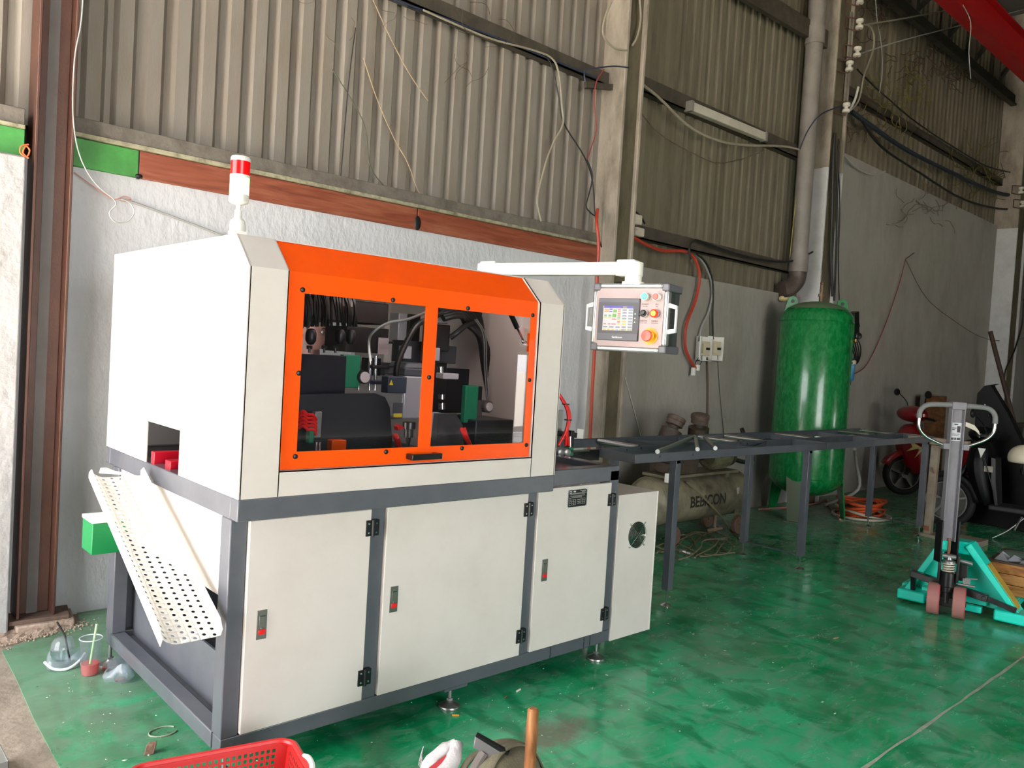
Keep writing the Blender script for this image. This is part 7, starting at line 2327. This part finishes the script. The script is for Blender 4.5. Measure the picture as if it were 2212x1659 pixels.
ip, iw_, ic, inn = jt(joint['pelvis'], (0.14, 0.10)), jt(joint['waist'], (0.125, 0.09)), jt(joint['chest'], (0.15, 0.10)), jt(joint['neck'], 0.058)
it = jt(joint['nape'], 0.055)
for a, b_ in ((ip, iw_), (iw_, ic), (ic, inn), (inn, it)):
    ln(a, b_)
hands = []
for s in (-1, 1):
    a = jt((PX + s * 0.185, PY - 0.01, sh - 0.04), 0.062)
    b_ = jt((PX + s * 0.225, PY - 0.01, sh - 0.32), 0.046)
    c = jt((PX + s * 0.235, PY - 0.04, sh - 0.57), 0.030)
    ln(ic, a), ln(a, b_), ln(b_, c)
    palm = jt((PX + s * 0.238, PY - 0.05, sh - 0.63), (0.018, 0.036))
    ln(c, palm)
    for k, (dy, L) in enumerate(((-0.030, 0.072), (-0.010, 0.082), (0.010, 0.078), (0.028, 0.062))):
        f0 = jt((PX + s * 0.239, PY - 0.05 + dy, sh - 0.665), 0.0095)
        f1 = jt((PX + s * 0.236, PY - 0.055 + dy * 1.1, sh - 0.665 - L * 0.55), 0.0088)
        f2 = jt((PX + s * 0.226, PY - 0.058 + dy * 1.1, sh - 0.665 - L), 0.0078)
        ln(palm, f0), ln(f0, f1), ln(f1, f2)
    t0_ = jt((PX + s * 0.232, PY - 0.088, sh - 0.635), 0.0105)
    t1_ = jt((PX + s * 0.222, PY - 0.105, sh - 0.675), 0.0092)
    ln(palm, t0_), ln(t0_, t1_)
    h = jt((PX + s * 0.09, PY, hipz - 0.06), 0.092)
    kn = jt((PX + s * 0.10, PY - 0.01, hipz * 0.52), 0.062)
    an_ = jt((PX + s * 0.10, PY + 0.02, 0.09), 0.042)
    toe = jt((PX + s * 0.115, PY - 0.13, 0.035), 0.034)
    ln(ip, h), ln(h, kn), ln(kn, an_), ln(an_, toe)
bvs, bfs = skin_mesh(V, E, Rr)
# head: a shaped ball with brow, nose, lips, chin and jaw; local x sideways, y back, z up
face_dir = math.radians(-90 + 24)          # looks towards the camera side, turned to its left


def head_pt(t, q):
    x = math.cos(t) * math.sin(q)
    y = -math.cos(t) * math.cos(q)
    z = math.sin(t)
    X, Y, Z = x * 0.074, y * 0.095, z * 0.115
    if Z < -0.01:
        k = min(1.0, (-Z - 0.01) / 0.10)
        X *= 1 - 0.34 * k
        Y = Y * (1 - 0.10 * k) - 0.010 * k
    fr = max(0.0, -y)

    def bump(cx, cz, sx, sz):
        return math.exp(-((X - cx) / sx) ** 2 - ((Z - cz) / sz) ** 2) * (1 if y < 0 else 0)
    d = 0.020 * bump(0, -0.028, 0.013, 0.012) + 0.011 * bump(0, -0.008, 0.010, 0.022) + 0.005 * bump(0.012, -0.031, 0.008, 0.007) + 0.005 * bump(-0.012, -0.031, 0.008, 0.007)
    d += 0.006 * bump(0, -0.055, 0.021, 0.005) + 0.006 * bump(0, -0.066, 0.018, 0.006) - 0.004 * bump(0, -0.0605, 0.024, 0.0022) + 0.008 * bump(0, -0.090, 0.018, 0.013)
    d -= 0.009 * bump(0.030, 0.003, 0.016, 0.011) + 0.009 * bump(-0.030, 0.003, 0.016, 0.011)
    d += 0.005 * bump(0.028, 0.022, 0.022, 0.007) + 0.005 * bump(-0.028, 0.022, 0.022, 0.007)
    d += 0.004 * bump(0.040, -0.025, 0.018, 0.018) + 0.004 * bump(-0.040, -0.025, 0.018, 0.018)
    return Vector((X, Y - d, Z))


TFP = Matrix.Translation(HEAD) @ Matrix.Rotation(math.radians(24), 4, 'Z') @ Matrix.Rotation(math.radians(8), 4, 'X')
SKINM = mat('skin', (150, 112, 102), 0.5, dirt=(138, 96, 88), dscale=30, damt=0.4)
g = G()
g.add(bvs, bfs)
g.tf = TFP
nu, nv = 64, 56
hv, hf = [], []
for i in range(nv + 1):
    t = -math.pi / 2 + math.pi * i / nv
    for k in range(nu):
        hv.append(head_pt(t, 2 * math.pi * k / nu))
for i in range(nv):
    for k in range(nu):
        hf.append((i * nu + k, i * nu + (k + 1) % nu, (i + 1) * nu + (k + 1) % nu, (i + 1) * nu + k))
g.add(hv, hf)
for s in (-1, 1):
    g.ball((s * 0.076, 0.012, -0.012), 0.010, 0.018, 0.030, 12)
PERS = g.build('person', SKINM, label='person in a dark shirt standing behind the machine, face seen through the left pane', cat='person', ang=80)
part('lips', lambda g: (setattr(g, 'tf', TFP), g.ball((0, -0.0985, -0.0555), 0.019, 0.006, 0.0042, 14), g.ball((0, -0.0975, -0.0650), 0.016, 0.006, 0.0052, 14)), mat('lip_skin', (120, 72, 70), 0.45), PERS)
for s in (-1, 1):
    ey = part('eye', lambda g: (setattr(g, 'tf', TFP), g.ball((s * 0.030, -0.076, 0.003), 0.0115, 0.0115, 0.0100, 14)), mat('eye_white', (170, 166, 160), 0.25), PERS)
    part('iris', lambda g: (setattr(g, 'tf', TFP), g.ball((s * 0.030, -0.0845, 0.002), 0.0050, 0.0035, 0.0050, 12)), mat('dark_iris', (30, 20, 16), 0.2), ey)
    part('eyebrow', lambda g: (setattr(g, 'tf', TFP), g.tube([(s * 0.014, -0.098, 0.022), (s * 0.030, -0.094, 0.027), (s * 0.046, -0.080, 0.022)], 0.0032, 6)), mat('black_hair', (20, 17, 16), 0.6), PERS)


def hair(g):
    g.tf = TFP
    n, m = 30, 12
    vs, fs = [], []
    for i in range(m + 1):
        for k in range(n):
            q = 2 * math.pi * k / n
            lo = 0.50 if math.cos(q) > 0.3 else (-0.35 if math.cos(q) < -0.2 else 0.10)
            t = lo + (math.pi / 2 - lo) * i / m
            p = Vector((math.cos(t) * math.sin(q) * 0.081, -math.cos(t) * math.cos(q) * 0.102 + 0.003, math.sin(t) * 0.124))
            vs.append(p)
    for i in range(m):
        for k in range(n):
            fs.append((i * n + k, i * n + (k + 1) % n, (i + 1) * n + (k + 1) % n, (i + 1) * n + k))
    g.add(vs, fs)


part('hair', hair, MATS['black_hair'], PERS, solid=0.006)
sv = [joint['pelvis'], joint['waist'], joint['chest'], (PX, PY - 0.02, sh - 0.01)]
sr = [(0.165, 0.125), (0.15, 0.115), (0.172, 0.122), 0.085]
se = [(0, 1), (1, 2), (2, 3)]
for s in (-1, 1):
    k = len(sv)
    sv += [(PX + s * 0.185, PY - 0.01, sh - 0.04), (PX + s * 0.215, PY - 0.01, sh - 0.24)]
    sr += [0.080, 0.068]
    se += [(2, k), (k, k + 1)]
a, b_ = skin_mesh(sv, se, sr)
part('shirt', lambda g: g.add(a, b_), mat('dark_work_shirt', (34, 36, 46), 0.85), PERS, ang=80)
tv, tr_, te = [joint['pelvis']], [(0.16, 0.12)], []
for s in (-1, 1):
    k = len(tv)
    tv += [(PX + s * 0.09, PY, hipz - 0.07), (PX + s * 0.10, PY - 0.01, hipz * 0.52), (PX + s * 0.10, PY + 0.015, 0.10)]
    tr_ += [0.108, 0.080, 0.068]
    te += [(0, k), (k, k + 1), (k + 1, k + 2)]
a2, b2_ = skin_mesh(tv, te, tr_)
part('trousers', lambda g: g.add(a2, b2_), mat('grey_trousers', (60, 60, 66), 0.85), PERS, ang=80)
for s in (-1, 1):
    part('shoe', lambda g: g.ball((PX + s * 0.108, PY - 0.055, 0.035), 0.050, 0.130, 0.048, 18, h0=-0.7), BLACK, PERS)
